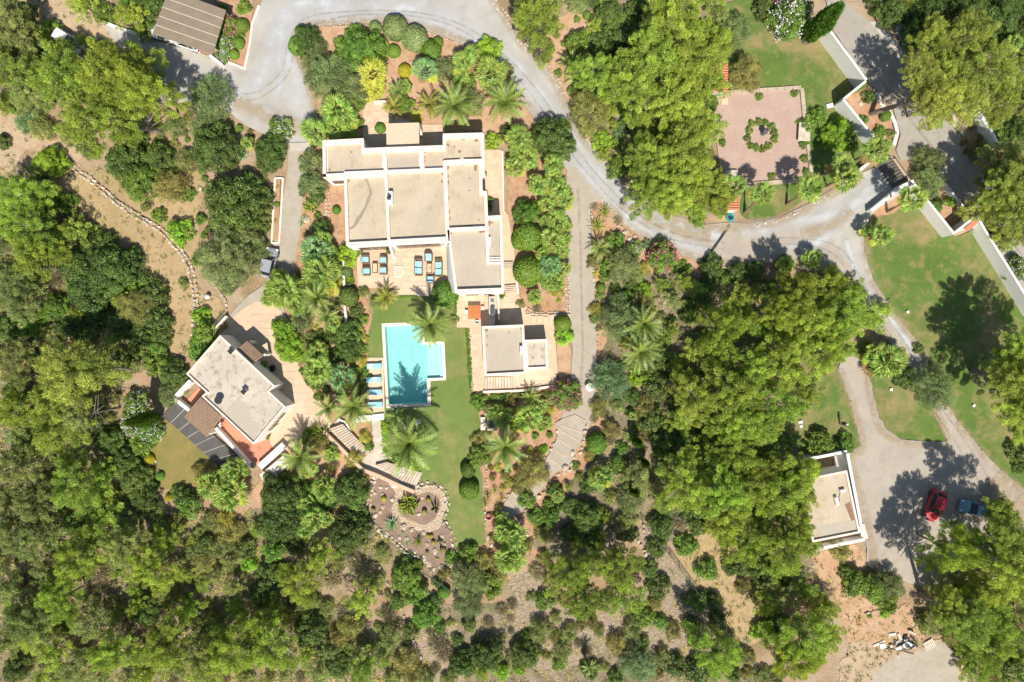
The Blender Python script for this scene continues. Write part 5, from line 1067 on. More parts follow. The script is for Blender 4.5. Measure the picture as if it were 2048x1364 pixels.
e = empty('stone_bench', P(1459, 349), radians(-2), 'small stone bench slab at the lower left corner of the rose garden', 'bench'); b = MB(); b.box((0, 0, .2), (1.3, .6, .4)); b.obj('base', M['stone'], e); b = MB(); b.box((0, 0, .45), (1.7, .85, .1)); b.obj('slab_top', M['stone2'], e)
e = empty('garden_sculpture', P(1524, 268), 0, 'dark round sculpture in the middle of the rose ring', 'sculpture'); b = MB(); b.lathe([(.32, 0), (.3, .12), (.14, .2), (.12, .5), (.3, .62), (.42, .85), (.36, 1.1), (.15, 1.22), (.02, 1.25)], n=14); b.obj('urn', M['deck'], e)
b = MB(); b.tube([(.0, 0, 1.1), (.25, .1, 1.5), (.5, .18, 1.6)], [.06, .04, .02]); b.obj('branch', M['dark'], e)
# stepping slabs
e = empty('stepping_slabs', P(1100, 637), 0, 'row of rectangular stepping slabs between pool house and lane', 'stepping stones'); c0 = P(1100, 637)
for x, y in ((1067, 639), (1078.7, 639), (1090.5, 640), (1102.5, 637), (1114.7, 635), (1126, 634)):
    q = P(x, y) - c0; b = MB(); b.box((q.x, q.y, .06 + ZS[0]), (.62, .88, .12)); b.obj('slab', M['slab'], e)
# stairs
def stairs(lab, a0, a1, b0, b1, n, mat='slab2', rise=.10, descending=True, z0=1.0):
    """a0-a1 and b0-b1: the two long edges"""
    a0, a1, b0, b1 = [np.array(p, float) for p in (a0, a1, b0, b1)]; o_ = P(*((a0 + b1) / 2)); e = empty('stone_stair', o_, label=lab, cat='stairs')
    for k in range(n):
        t0 = k / n; t1 = (k + 1) / n; q = [a0 + (a1 - a0) * t0, a0 + (a1 - a0) * t1, b0 + (b1 - b0) * t1, b0 + (b1 - b0) * t0]
        pts = [P(*p) for p in q]; c = sum(pts, Vector()) / 4; zt_ = ZS[0] + .01 + (rise * (n - k) if descending else rise)
        b = MB(); ax_ = (pts[1] - pts[0]).normalized(); sh_ = [0.035, -0.035, -0.035, 0.035]
        pts = [p + ax_ * s2 for p, s2 in zip(pts, sh_)]; b.prism([(p.x - o_.x, p.y - o_.y) for p in pts], 0, zt_); b.obj('step', M['stone2' if k % 3 else mat], e)
    m_ = MB(); m_.prism([(P(*p).x - o_.x, P(*p).y - o_.y) for p in (a0, a1, b1, b0)], 0, ZS[0] + .012); m_.obj('stair_bed', M['brownsoil'], e)  # dark bed seen in the gaps: shadow lines between steps put into its colour
    return e
stairs('long stone stair from the cottage forecourt down to the paved landing', (688, 846), (744, 906), (661, 856), (727, 926), 17, rise=.03)
stairs('lower stone stair down to the pool lawn beside the rockery', (776, 922), (842, 944), (752, 928), (828, 975), 15, rise=.03)
stairs('stone steps with shadow lines below the pool house', (969, 754), (1032, 754), (969, 776), (1032, 775), 11, rise=.03)
stairs('short steps at the top of the walk right of the main house', (1008, 524), (1008, 537), (1026, 524), (1028, 537), 4, rise=.06)
stairs('short steps right of the kitchen terrace beside the house corner', (1009, 571), (1010, 585), (1033, 569), (1034, 584), 4, rise=.06)
e = empty('timber_steps', P(1100, 900), label='timber edges across the lower stepped gravel path', cat='steps'); c0 = P(1100, 900)
for x0, y0, x1, y1 in ((1148, 829, 1170, 841), (1122, 850, 1162, 864), (1124, 862, 1155, 880), (1118, 878, 1142, 895), (1112, 900, 1130, 913), (1102, 918, 1123, 934), (1052, 958, 1072, 981), (1034, 973, 1056, 994), (1023, 983, 1042, 1001), (1012, 1000, 1030, 1015), (999, 1026, 1008, 1038)):
    A = P(x0, y0) - c0; B = P(x1, y1) - c0; d = B - A; b = MB(); b.box(((A.x + B.x) / 2, (A.y + B.y) / 2, ZS[0]), (d.length, .10, .11), atan2(d.y, d.x)); b.obj('timber_edge', M['slab'], e)
e = empty('path_rail', P(744, 870), label='dark hand rail along the paved path below the white bench', cat='railing'); c0 = P(744, 870)
b = MB(); A = P(745, 842) - c0; B = P(747, 900) - c0; b.tube([(A.x, A.y, .8), (B.x, B.y, .8)], .03); b.obj('rail', M['dark'], e)
for t in (0, .33, .66, 1): q = A.lerp(B, t); b = MB(); b.tube([(q.x, q.y, 0), (q.x, q.y, .8)], .025); b.obj('post', M['dark'], e)
# fence across the bank
def fence(lab, px, n, h=1.5):
    c = smooth_open([P(*p) for p in px], 2.2); o_ = Vector((c[0][0], c[0][1], 0)); e = empty('wire_fence', o_, label=lab, cat='fence')
    for p in c: b = MB(); b.tube([(p[0] - o_.x, p[1] - o_.y, 0), (p[0] - o_.x, p[1] - o_.y, h)], .045); b.obj('post', M['green_mesh'], e)
    b = MB()
    for z in (.15, .5, .85, 1.15, h - .02): b.tube([(p[0] - o_.x, p[1] - o_.y, z) for p in c], .018 if z < h - .1 else .04, 4)
    b.obj('wire', M['green_mesh'], e)
fence('long dark green wire fence running diagonally down the bank', [(1283, 1040), (1310, 1075), (1340, 1110), (1380, 1165), (1420, 1215), (1460, 1270), (1505, 1325)], 10)
fence('dark rail fence at the tip of the dry slope below the rockery', [(838, 1135), (865, 1150), (890, 1168), (912, 1182)], 5, .9)
fence('thin rail on the wall above the cottage', [(400, 692), (430, 655), (452, 630)], 5, .9)
# scrap heap
e0 = P(1810, 1285)
for k, (x, y, lx, ly, h, rz, mt, lab) in enumerate(((1757, 1286, 1.7, .28, .1, .45, 'copin', 'longest pale plank left of the scrap heap'), (1775, 1298, 2.0, .12, .1, -.05, 'wood', 'thin timber beam lying below the scrap heap'), (1812, 1304, 2.0, .1, .1, -.25, 'wood', 'thin bent timber below the scrap heap, right one'), (1763, 1290, .75, .65, .25, .2, 'white', 'pale square block left of the scrap heap'), (1780, 1290, .35, .3, .3, .4, 'white', 'small white bucket-like block by the scrap heap'))):
    p = P(x, y); b = MB(); b.box((0, 0, h / 2), (lx, ly, h)); b.box((lx * .2, 0, h + .015), (lx * .5, ly * .7, .03)); o = b.obj('plank' if k < 3 else 'block', M[mt], loc=(p.x, p.y, 0.01), rz=rz); tag(o, lab, 'plank' if k < 3 else 'block')
e = empty('scrap_heap', P(1812, 1285), label='heap of grey scrap and broken boards on the pale clearing', cat='scrap heap'); rr = random.Random(5)
for k in range(34):
    x = rr.gauss(0, .9); y = rr.gauss(0, .55); hh = max(.05, .6 - .35 * abs(x)); b = MB(); b.box((0, 0, 0), (rr.uniform(.2, .9), rr.uniform(.08, .45), rr.uniform(.05, .25)))
    link('scrap_piece', b.mesh('scrap_piece', M[rr.choice(('metal', 'dark', 'white', 'wood', 'copin', 'deck', 'metal'))]), e, (x, y, rr.uniform(.08, hh)), (rr.uniform(-.5, .5), rr.uniform(-.5, .5), rr.uniform(0, 6)))
e = empty('pallet', P(1857.5, 1288), radians(30), 'pale wooden pallet lying right of the scrap heap', 'pallet')
for k in range(6): b = MB(); b.box((-.6 + k * .24, 0, .12), (.13, 1.15, .03)); b.obj('slat', M['copin'], e)
for y in (-.5, 0, .5): b = MB(); b.box((0, y, .055), (1.35, .09, .1)); b.obj('bearer', M['wood'], e)

# ------------------------------------------------------------------ cars
def car(lab, px, ang, paint, Lc=4.1, Wc=1.75, Hc=1.5, hatch=True, cat='car', conv=False):
    """local +x is the front"""
    e = empty('parked_car', P(*px), ang, lab, cat)
    # stations along the length: x, half width, bonnet/boot height, tumblehome
    hl = Lc / 2
    st = [(-1.0, .80, .55, .62), (-.985, .90, .45, .80), (-.93, .96, .34, .92), (-.75, 1.0, .30, .98), (-.4, 1.0, .28, .98), (0, 1.0, .28, .97), (.3, 1.0, .28, .95), (.55, .99, .29, .86), (.8, .96, .32, .76), (.93, .90, .38, .66), (.985, .80, .45, .56), (1.0, .68, .5, .50)]
    prof = [(0, 0), (.85, 0), (.97, .25), (1.0, .55), (.97, .85), (.86, 1.0), (.5, 1.04), (0, 1.06)]
    v = []; f = []; nP_ = len(prof) * 2 - 2
    for x, wv, z0, z1 in st:
        ring = []
        for a_, t_ in prof: ring.append((x * hl, a_ * wv * Wc / 2, z0 * 1.0 * .62 + (z1 - z0 * .62) * t_ if True else 0))
        mir = [(p[0], -p[1], p[2]) for p in ring[1:-1]][::-1]
        v += ring + mir
    n = len(prof) * 2 - 2; K = len(st)
    for i in range(K - 1):
        for k in range(n): f.append((i * n + k, i * n + (k + 1) % n, (i + 1) * n + (k + 1) % n, (i + 1) * n + k))
    f += [tuple(range(n)), tuple(range((K - 1) * n, K * n))[::-1]]
    b = MB(); b.add(v, [q[::-1] for q in f]); bo = b.obj('body', M[paint], e, smooth=True); s_ = bo.modifiers.new('s', 'SUBSURF'); s_.levels = 1; s_.render_levels = 2
    # cabin: glass house with roof on top
    zb = .93; zt = Hc; w0 = Wc / 2 * .90; w1 = Wc / 2 * .72
    xs = (-.86 * hl, -.60 * hl, .10 * hl, .44 * hl) if hatch else (-.62 * hl, -.30 * hl, .16 * hl, .48 * hl)
    xr0, xr1, xf1, xf0 = xs
    def quad(nm, pts, mat, thick=.0):
        b_ = MB(); b_.add(pts, [(0, 1, 2, 3)]); return b_.obj(nm, M[mat], e)
    A = [(xr0, -w0, zb), (xf0, -w0, zb), (xf0, w0, zb), (xr0, w0, zb)]; B = [(xr1, -w1, zt), (xf1, -w1, zt), (xf1, w1, zt), (xr1, w1, zt)]
    quad('side_window', [A[0], A[1], B[1], B[0]], 'glass'); quad('windscreen', [A[1], A[2], B[2], B[1]], 'glass'); quad('side_window', [A[2], A[3], B[3], B[2]], 'glass'); quad('rear_window', [A[3], A[0], B[0], B[3]], 'glass')
    b = MB(); r_ = rrect((xf1 - xr1) / 2 + .10, w1 + .05, .16); b.prism([((xf1 + xr1) / 2 + p[0], p[1]) for p in r_], zt - .02, zt + .05); b.obj('roof', M['glass' if conv else paint], e, bevel=.02)
    for (p, q) in ((A[1], B[1]), (A[2], B[2]), (A[3], B[3]), (A[0], B[0])): b = MB(); b.tube([p, q], .045, 6); b.obj('pillar', M[paint], e)
    for s in (-1, 1): b = MB(); b.box((xf0 - .25, s * (w0 + .14), 1.0), (.16, .2, .14)); b.obj('mirror', M[paint], e, bevel=.03)
    for s in (-1, 1):
        b = MB(); b.box((hl * .90, s * Wc * .37, .66), (.28, .32, .12), s * -.25); b.obj('headlight', M['lens'], e, bevel=.03); b = MB(); b.box((-hl * .96, s * Wc * .40, .82), (.16, .26, .22)); b.obj('tail_light', M['redlens'], e, bevel=.03)
        for xx in (-.62, .64):
            b = MB(); b.tube([(xx * hl, s * (Wc / 2 - .22), .32), (xx * hl, s * (Wc / 2 - .0), .32)], .32, 16); wh = b.obj('wheel', M['rubber'], e); b = MB(); b.tube([(xx * hl, s * (Wc / 2 - .02), .32), (xx * hl, s * (Wc / 2 + .012), .32)], .2, 12); b.obj('rim', M['metal'], wh)
    b = MB(); b.box((hl * .985, 0, .42), (.06, .9, .16)); b.obj('grille', M['dark'], e)
    b = MB(); b.box((-hl * .99, 0, .55), (.05, .52, .12)); b.obj('number_plate', M['white'], e)
    return e
car('red hatchback parked in the pine shade at the lower right', (1861, 1008), atan2(-67, -24), 'p_red', 4.3, 1.85, 1.55)
car('light blue car half hidden by a pine next to the red one', (1942, 1014), atan2(10, -42), 'p_blue', 4.2, 1.75, 1.45)
car('grey car parked on the narrow lane below the dark trees', (543, 527), atan2(30, 7), 'p_grey', 4.1, 1.75, 1.5)
car('white car under the left part of the carport', (336, 72), atan2(14, -32) + .2, 'p_white', 4.2, 1.8, 1.55)
car('white car under the right part of the carport', (378, 88), atan2(12, -36), 'p_white', 4.2, 1.8, 1.4)
car('white car glimpsed between pines at the upper left', (142, 86), atan2(-20, 30), 'p_white', 4.2, 1.8, 1.5)
car('dark car in the pine shadow of the upper left parking', (296, 150), atan2(-10, 20), 'p_dark', 4.0, 1.7, 1.45)

# ------------------------------------------------------------------ person
def person():
    o_ = P(1678, 845); e = empty('person', o_, radians(12), 'person in dark clothes and a white cap standing on the grass', 'person')
    J = [((0, 0, .95), .15), ((0, 0, 1.18), .14), ((.01, 0, 1.38), .16), ((.02, 0, 1.50), .065), ((.04, 0, 1.60), .085), ((.05, 0, 1.72), .075),
         ((0, .10, .88), .11), ((.06, .11, .48), .075), ((.02, .12, .08), .05), ((.16, .13, .04), .04), ((0, -.10, .88), .11), ((-.02, -.11, .48), .075), ((-.10, -.12, .08), .05), ((.04, -.13, .04), .04),
         ((.0, .20, 1.40), .06), ((.05, .27, 1.14), .048), ((.22, .22, 1.0), .036), ((.29, .20, .98), .035), ((.0, -.20, 1.40), .06), ((.03, -.27, 1.13), .048), ((.20, -.24, .98), .036), ((.27, -.22, .96), .035)]
    E = [(0, 1), (1, 2), (2, 3), (3, 4), (4, 5), (0, 6), (6, 7), (7, 8), (8, 9), (0, 10), (10, 11), (11, 12), (12, 13), (2, 14), (14, 15), (15, 16), (16, 17), (2, 18), (18, 19), (19, 20), (20, 21)]
    me = bpy.data.meshes.new('body'); me.from_pydata([j[0] for j in J], E, []); o = link('body', me, e); me.materials.append(M['skin'])
    mo = o.modifiers.new('sk', 'SKIN')
    for i, j in enumerate(J): me.skin_vertices[0].data[i].radius = (j[1], j[1])
    me.skin_vertices[0].data[0].use_root = True
    s = o.modifiers.new('ss', 'SUBSURF'); s.levels = 1; s.render_levels = 1
    for sy, base in ((1, (.29, .20, .98)), (-1, (.27, -.22, .96))):
        for k in range(5):
            b = MB(); y = (k - 2) * .018; ln = (.06, .085, .09, .08, .06)[k]; b.tube([(base[0] + .02, base[1] + y * sy, base[2]), (base[0] + .02 + ln * .6, base[1] + y * 1.3 * sy, base[2] - .015), (base[0] + .02 + ln, base[1] + y * 1.3 * sy, base[2] - .04)], [.009, .008, .006], 5); b.obj('finger', M['skin'], e)
    b = MB(); b.lathe([(.17, .80), (.20, 1.0), (.19, 1.15), (.215, 1.35), (.17, 1.46), (.08, 1.51)], n=14); b.v = [(v[0] * .78, v[1] * 1.05, v[2]) for v in b.v]; b.obj('shirt', M['dark'], e, smooth=True)
    for s_ in (1, -1):
        b = MB(); b.tube([(0, s_ * .10, .95), (.04 if s_ > 0 else -.01, s_ * .11, .50), (.02 if s_ > 0 else -.10, s_ * .12, .10)], [.13, .095, .07], 10); b.obj('trouser_leg', M['p_dark'], e)
        b = MB(); b.tube([(0, s_ * .19, 1.42), (.04, s_ * .275, 1.16)], [.085, .065], 8); b.obj('sleeve', M['dark'], e)
    b = MB(); b.lathe([(.115, 1.70), (.12, 1.76), (.09, 1.83), (.01, 1.85)], (.045, 0, 0), 14); b.add([(.12, -.09, 1.715), (.27, -.06, 1.70), (.27, .06, 1.70), (.12, .09, 1.715), (.12, -.09, 1.73), (.27, -.06, 1.715), (.27, .06, 1.715), (.12, .09, 1.73)], [(3, 2, 1, 0), (4, 5, 6, 7), (0, 1, 5, 4), (1, 2, 6, 5), (2, 3, 7, 6)]); b.obj('cap', M['white'], e)
person()

# ------------------------------------------------------------------ boulders
rk = random.Random(3)
ROCKLAB = [((805, 945), .9, 'pale boulder at the top of the rockery bed'), ((788, 967), 1.2, 'large pale boulder beside the stair in the rockery'), ((762, 974), .55, 'left of two upright pale stones in the rockery'), ((774, 975), .5, 'right of two upright pale stones in the rockery'), ((750, 985), .55, 'pale stone near the left rim of the rockery'), ((766, 988), .5, 'stone above the small yellow cactus in the rockery'), ((785, 998), .6, 'round stone at the rockery path edge'), ((766, 1013), .6, 'white stone between the small cactus and the agave'), ((761, 1023), .6, 'flat stone above the agave'), ((752, 1030), .7, 'pale stone left of the agave'), ((838, 1027), .6, 'white stone inside the round cactus bed'), ((845, 995), .4, 'small stone near the barrel cactus'), ((808, 1052), .9, 'dark boulder at the right of the agave'), ((824, 1058), .8, 'broad boulder under the rockery path'), ((848, 1065), .6, 'boulder beside the golden barrel pair'), ((800, 1075), .5, 'white stone below the agave'), ((814, 1077), .6, 'pale stone right of the small white agave'), ((855, 1087), .6, 'stone right of the yellow grass tuft'), ((888, 1088), .9, 'large stone at the right rim of the rockery'), ((884, 1072), .7, 'stone at the upper right of the lower rockery'), ((870, 1100), .7, 'black and white speckled stone in the rockery'), ((870, 1106), .45, 'small speckled stone in the rockery'), ((849, 1118), .7, 'pale slab at the lower left rim of the rockery'), ((858, 1128), .8, 'pale boulder at the bottom rim of the rockery'), ((866, 1142), .9, 'white boulder at the lowest tip of the rockery'), ((883, 1132), .7, 'boulder inside the lowest rockery corner'),
           ((309, 923), .8, 'pale boulder beside the yellow bush on the cottage lawn'), ((1262, 362), .5, 'rock at the foot of the pine bank by the drive'), ((1278, 395), .9, 'large pale boulder at the drive edge below the pines'), ((1248, 466), .9, 'big pale rock in the lane fork bed'), ((1258, 478), .7, 'rock beside the tree stump'), ((1270, 473), .7, 'broad rock right of the lane fork bed'), ((1770, 270), .7, 'orange boulder in the small road bed'), ((1720, 208), .7, 'boulder under the leaning pine trunk'), ((1000, 1110), .0, ''), ((355, 283), .6, 'white rock on the slope below the fallen trunk'), ((345, 297), .8, 'pale rock ledge on the slope near the dark shrubs'), ((352, 308), .7, 'lower pale rock ledge on the slope'), ((381, 305), .5, 'white rock above the lane trees'), ((402, 378), .6, 'pale rock left of the dark carob'), ((978, 1075), .8, 'brown boulder at the end of the pool lawn edge'), ((983, 1090), .6, 'boulder in the bed below the pink tub'), ((1884, 405), .5, 'rock in the bed behind the right wall'), ((1868, 397), .45, 'small rock in the bed behind the right wall'), ((837, 843), .9, 'flat brown stone on the lawn below the pool'), ((886, 606), 1.3, 'flat pink rock under the clipped tree by the terrace'), ((716, 645), .8, 'grey boulder in the shade left of the pool lawn'), ((614, 440), .9, 'pale boulder beside the lane cactus'), ((1040, 1060), 1.0, 'rock mass in the stepped path bend'), ((1130, 935), 1.0, 'large rough rock beside the shaded path'), ((1145, 905), .8, 'shaded rock at the path bend')]
for p, s_, lab in ROCKLAB:
    if s_ == 0: continue
    bm = bmesh.new(); bmesh.ops.create_icosphere(bm, subdivisions=3, radius=.5)
    sd_ = rk.uniform(0, 99)
    from mathutils import noise as mn
    for v_ in bm.verts:
        d_ = v_.co.normalized(); v_.co = d_ * (.5 + .16 * mn.noise(d_ * 1.6 + Vector((sd_, 0, 0))) + .06 * mn.noise(d_ * 4 + Vector((0, sd_, 0)))); v_.co.z *= .65
        if v_.co.z < -.12: v_.co.z = -.12
    me = bpy.data.meshes.new('boulder'); bm.to_mesh(me); bm.free(); me.materials.append(M['stone2' if rk.random() < .6 else 'stone'])
    o = link('boulder', me, None, P(*p) + Vector((0, 0, .02)), (0, 0, rk.uniform(0, 6)), (s_, s_ * rk.uniform(.65, 1), s_)); tag(o, lab, 'rock')
# ------------------------------------------------------------------ plant shapes
def crown(R, Hc, zb, nl, lr, per, Ll, Ww, mode, seed, low=0.25, squash=0.75, jag=0.18, inner=0.0):
    """foliage: leaf-sized faces on many small clumps spread through a domed crown"""
    g = np.random.default_rng(seed); ph = g.uniform(0, 6.28, 4)
    env = lambda t: 1 + jag * (np.sin(2 * t + ph[0]) * .5 + np.sin(3 * t + ph[1]) * .6 + np.sin(5 * t + ph[2]) * .5 + np.sin(9 * t + ph[3]) * .3)
    C = []
    for i in range(nl):
        best = None
        for k in range(10):
            u = sqrt(g.random()); t = g.random() * 2 * pi; r = u * R * float(env(np.array(t))) * .93
            dome = sqrt(max(0, 1 - min(1, u) ** 2.2)); z = Hc * dome * g.uniform(.68, 1.1)
            if g.random() < low: z *= g.uniform(.35, .75)
            c = np.array((r * cos(t), r * sin(t), zb + z))
            dd = min((np.linalg.norm((c - q) * (1, 1, .7)) for q in C), default=9)
            if best is None or dd > best[0]: best = (dd, c)
        C.append(best[1])
    C = np.array(C); V = []; F = []; TN = []
    sz = lr * g.uniform(.6, 1.3, nl)
    for c, s in zip(C, sz):
        n = max(12, int(per * (s / lr) ** 2))
        d = g.normal(size=(n, 3)); d[:, 2] = np.abs(d[:, 2]) * 1.0 - .25 * g.random(n); d /= np.linalg.norm(d, axis=1)[:, None]
        rad = s * g.uniform(.55, 1.05, n)[:, None]; q_ = d * rad * (1, 1, squash)
        if mode == 'needle' and R > 2:      # tufts reach outwards from the trunk
            rd = np.array((c[0], c[1], R * .5)); rd /= np.linalg.norm(rd); q_ = q_ * .82 + rd * (q_ @ rd)[:, None] * .65
        p = c + q_; TN.append(np.full(n * (3 if mode == 'needle' else 4), g.random()))
        if mode == 'needle':
            ax = d * .55 + g.normal(size=(n, 3)) * .5; ax /= np.linalg.norm(ax, axis=1)[:, None]
            nt_ = d * .7 + g.normal(size=(n, 3)) * .38; nt_[:, 2] += .45; sd_ = np.cross(ax, nt_); sd_ /= np.linalg.norm(sd_, axis=1)[:, None]
            l = (Ll * g.uniform(.6, 1.3, n))[:, None]
            v = np.stack([p - sd_ * Ww / 2, p + sd_ * Ww / 2, p + ax * l], 1); V.append(v.reshape(-1, 3))
        else:
            nn = d * .8 + g.normal(size=(n, 3)) * .5; nn[:, 2] += .3; nn /= np.linalg.norm(nn, axis=1)[:, None]
            ax = np.cross(nn, g.normal(size=(n, 3))); ax /= np.linalg.norm(ax, axis=1)[:, None]; sd_ = np.cross(nn, ax)
            l = (Ll * g.uniform(.6, 1.25, n))[:, None]
            v = np.stack([p - ax * l / 2, p + sd_ * Ww / 2, p + ax * l / 2, p - sd_ * Ww / 2], 1); V.append(v.reshape(-1, 3))
    V = np.concatenate(V); k = 3 if mode == 'needle' else 4
    F = np.arange(len(V)).reshape(-1, k)
    TONE[len(V), float(V[0, 0])] = np.concatenate(TN)
    return V, F, C
TONE = {}
def trunkmesh(C, zb, r0, seed, lean=0.0, nl=14, top=None):
    g = random.Random(seed); b = MB(); zt_ = top or zb + .8
    pts = [(0, 0, -.1)]; x = y = 0
    for k in range(1, 5): x += g.uniform(-.08, .08); y += g.uniform(-.08, .08); pts.append((x, y, zt_ * k / 4))
    b.tube(pts, [r0 * 1.25, r0, r0 * .85, r0 * .7, r0 * .4], 7)
    for c in g.sample(list(C), min(nl, len(C))):
        t = g.uniform(.45, .95); s = Vector((x * t, y * t, zt_ * t)); e = Vector(c); m_ = s.lerp(e, .5) + Vector((g.uniform(-.3, .3), g.uniform(-.3, .3), g.uniform(-.1, .4)))
        b.tube([s, m_, e], [r0 * .32, r0 * .2, r0 * .07], 4)
    return b
PROTO = {}
def proto(fam, leaf, var):
    key = (fam, leaf, var)
    if key in PROTO: return PROTO[key]
    base = (fam, None, var)
    if base not in PROTO:
        s = hash((fam, var)) % 1000 if False else (sum(map(ord, fam)) * 7 + var * 131) % 9973
        if fam == 'pineL': V, F, C = crown(4.3, 3.4, 4.0, 80, 0.62, 280, .32, .085, 'needle', s, low=.42, jag=.32); t = trunkmesh(C, 4.0, .22, s, nl=20, top=5.5)
        elif fam == 'pineS': V, F, C = crown(2.1, 2.2, 1.6, 30, 0.48, 210, .26, .075, 'needle', s, low=.4, jag=.32); t = trunkmesh(C, 1.6, .13, s, nl=10, top=2.6)
        elif fam == 'airy': V, F, C = crown(4.3, 3.2, 5.0, 84, 0.60, 200, .34, .09, 'needle', s, low=.4, jag=.34); t = trunkmesh(C, 4.5, .2, s, nl=34, top=6.2)
        elif fam == 'roundL': V, F, C = crown(3.4, 2.9, .7, 82, .66, 175, .24, .15, 'leaf', s, low=.25, jag=.14); t = trunkmesh(C, .8, .2, s, top=2.2)
        elif fam == 'roundS': V, F, C = crown(1.2, 1.15, .15, 30, .34, 95, .17, .10, 'leaf', s, low=.3, jag=.16); t = trunkmesh(C, .3, .06, s, top=.9, nl=8)
        elif fam == 'fineL': V, F, C = crown(3.2, 2.7, .9, 90, .55, 220, .20, .065, 'needle', s, low=.3, jag=.16); t = trunkmesh(C, 1.0, .2, s, top=2.4)
        elif fam == 'fineS': V, F, C = crown(1.2, 1.1, .15, 34, .30, 130, .17, .05, 'needle', s, low=.3, jag=.2); t = trunkmesh(C, .3, .06, s, top=.9, nl=8)
        elif fam == 'twigL' or fam == 'twigS':
            g = np.random.default_rng(s); R = 2.4 if fam == 'twigL' else 1.1; n = 3400 if fam == 'twigL' else 1100
            d = g.normal(size=(n, 3)); d[:, 2] = np.abs(d[:, 2]) * .8 + .1; d /= np.linalg.norm(d, axis=1)[:, None]
            p = d * R * g.uniform(.2, .85, n)[:, None]; ax = d + g.normal(size=(n, 3)) * .3; ax /= np.linalg.norm(ax, axis=1)[:, None]
            sd_ = np.cross(ax, g.normal(size=(n, 3))); sd_ /= np.linalg.norm(sd_, axis=1)[:, None]; l = R * g.uniform(.15, .42, n)[:, None]
            V = np.stack([p - sd_ * .028, p + sd_ * .028, p + ax * l], 1).reshape(-1, 3); F = np.arange(len(V)).reshape(-1, 3)
            C = [tuple(q) for q in p[:20]]; t = trunkmesh(C, .2, .06, s, top=.5, nl=14)
        elif fam == 'ball':
            g = np.random.default_rng(s); n = 3600; d = g.normal(size=(n, 3)); d[:, 2] = np.abs(d[:, 2]) - .35 * g.random(n); d /= np.linalg.norm(d, axis=1)[:, None]
            bump = 1 + .04 * np.sin(d[:, 0] * 5 + s) * np.sin(d[:, 1] * 6)
            p = d * (1.2 * g.uniform(.93, 1.03, n) * bump)[:, None] * (1, 1, .85) + (0, 0, .55)
            nn = d + g.normal(size=(n, 3)) * .45; nn /= np.linalg.norm(nn, axis=1)[:, None]; ax = np.cross(nn, g.normal(size=(n, 3))); ax /= np.linalg.norm(ax, axis=1)[:, None]; sd_ = np.cross(nn, ax)
            V = np.stack([p - ax * .07, p + sd_ * .05, p + ax * .07, p - sd_ * .05], 1).reshape(-1, 3); F = np.arange(len(V)).reshape(-1, 4)
            t = MB(); t.lathe([(.9, -.3), (1.08, .2), (1.1, .6), (.9, 1.1), (.5, 1.4), (.05, 1.5)], n=12)
        elif fam == 'cyp':
            g = np.random.default_rng(s); n = 9000; z = g.random(n) ** .85; t_ = g.random(n) * 2 * pi; rad = 1.0 * np.sin(np.clip(z * 1.02, 0, 1) * pi * .93 + .12) ** .7 * (1 - z * .25) * g.uniform(.75, 1.06, n) * (1 + .12 * np.sin(4 * t_ + z * 9))
            p = np.stack([np.cos(t_) * rad, np.sin(t_) * rad, .3 + z * 8.6], 1); ax = np.stack([np.cos(t_) * .35, np.sin(t_) * .35, np.ones(n)], 1) + g.normal(size=(n, 3)) * .25; ax /= np.linalg.norm(ax, axis=1)[:, None]
            sd_ = np.cross(ax, g.normal(size=(n, 3))); sd_ /= np.linalg.norm(sd_, axis=1)[:, None]
            V = np.stack([p - sd_ * .07, p + sd_ * .07, p + ax * .42], 1).reshape(-1, 3); F = np.arange(len(V)).reshape(-1, 3); t = MB(); t.tube([(0, 0, 0), (0, 0, 8)], [.5, .06], 8)
        elif fam == 'flower':
            g = np.random.default_rng(s); n = 800; d = g.normal(size=(n, 3)); d[:, 2] = np.abs(d[:, 2]) + .1; d /= np.linalg.norm(d, axis=1)[:, None]
            c_ = d[g.integers(0, 110, n)] + g.normal(size=(n, 3)) * .07; p = c_ * (1.22, 1.22, 1.2) * g.uniform(.9, 1.08, n)[:, None] + (0, 0, .2); sd_ = g.normal(size=(n, 3)); sd_ /= np.linalg.norm(sd_, axis=1)[:, None]; ax = np.cross(sd_, g.normal(size=(n, 3))); ax /= np.linalg.norm(ax, axis=1)[:, None]
            V = np.stack([p - ax * .055, p + sd_ * .055, p + ax * .055, p - sd_ * .055], 1).reshape(-1, 3); F = np.arange(len(V)).reshape(-1, 4); t = None
        PROTO[base] = (V, F, t)
    V, F, t = PROTO[base]
    me = mesh('foliage', V, F, L[leaf])
    at = me.attributes.new('tone', 'FLOAT', 'POINT'); tn = TONE.get((len(V), float(V[0, 0]))); at.data.foreach_set('value', (tn if tn is not None else np.repeat(np.random.default_rng(1).uniform(.3, .7, len(F)), F.shape[1])).astype(np.float32))
    tk = (fam, 'trunk', var)
    if t is not None and tk not in PROTO: PROTO[tk] = t.mesh('trunk', M['bark2'] if fam in ('pineL', 'pineS', 'airy', 'twigL', 'twigS') else (L['clip'] if fam == 'ball' else M['bark']))
    PROTO[key] = (me, PROTO.get(tk)); return PROTO[key]
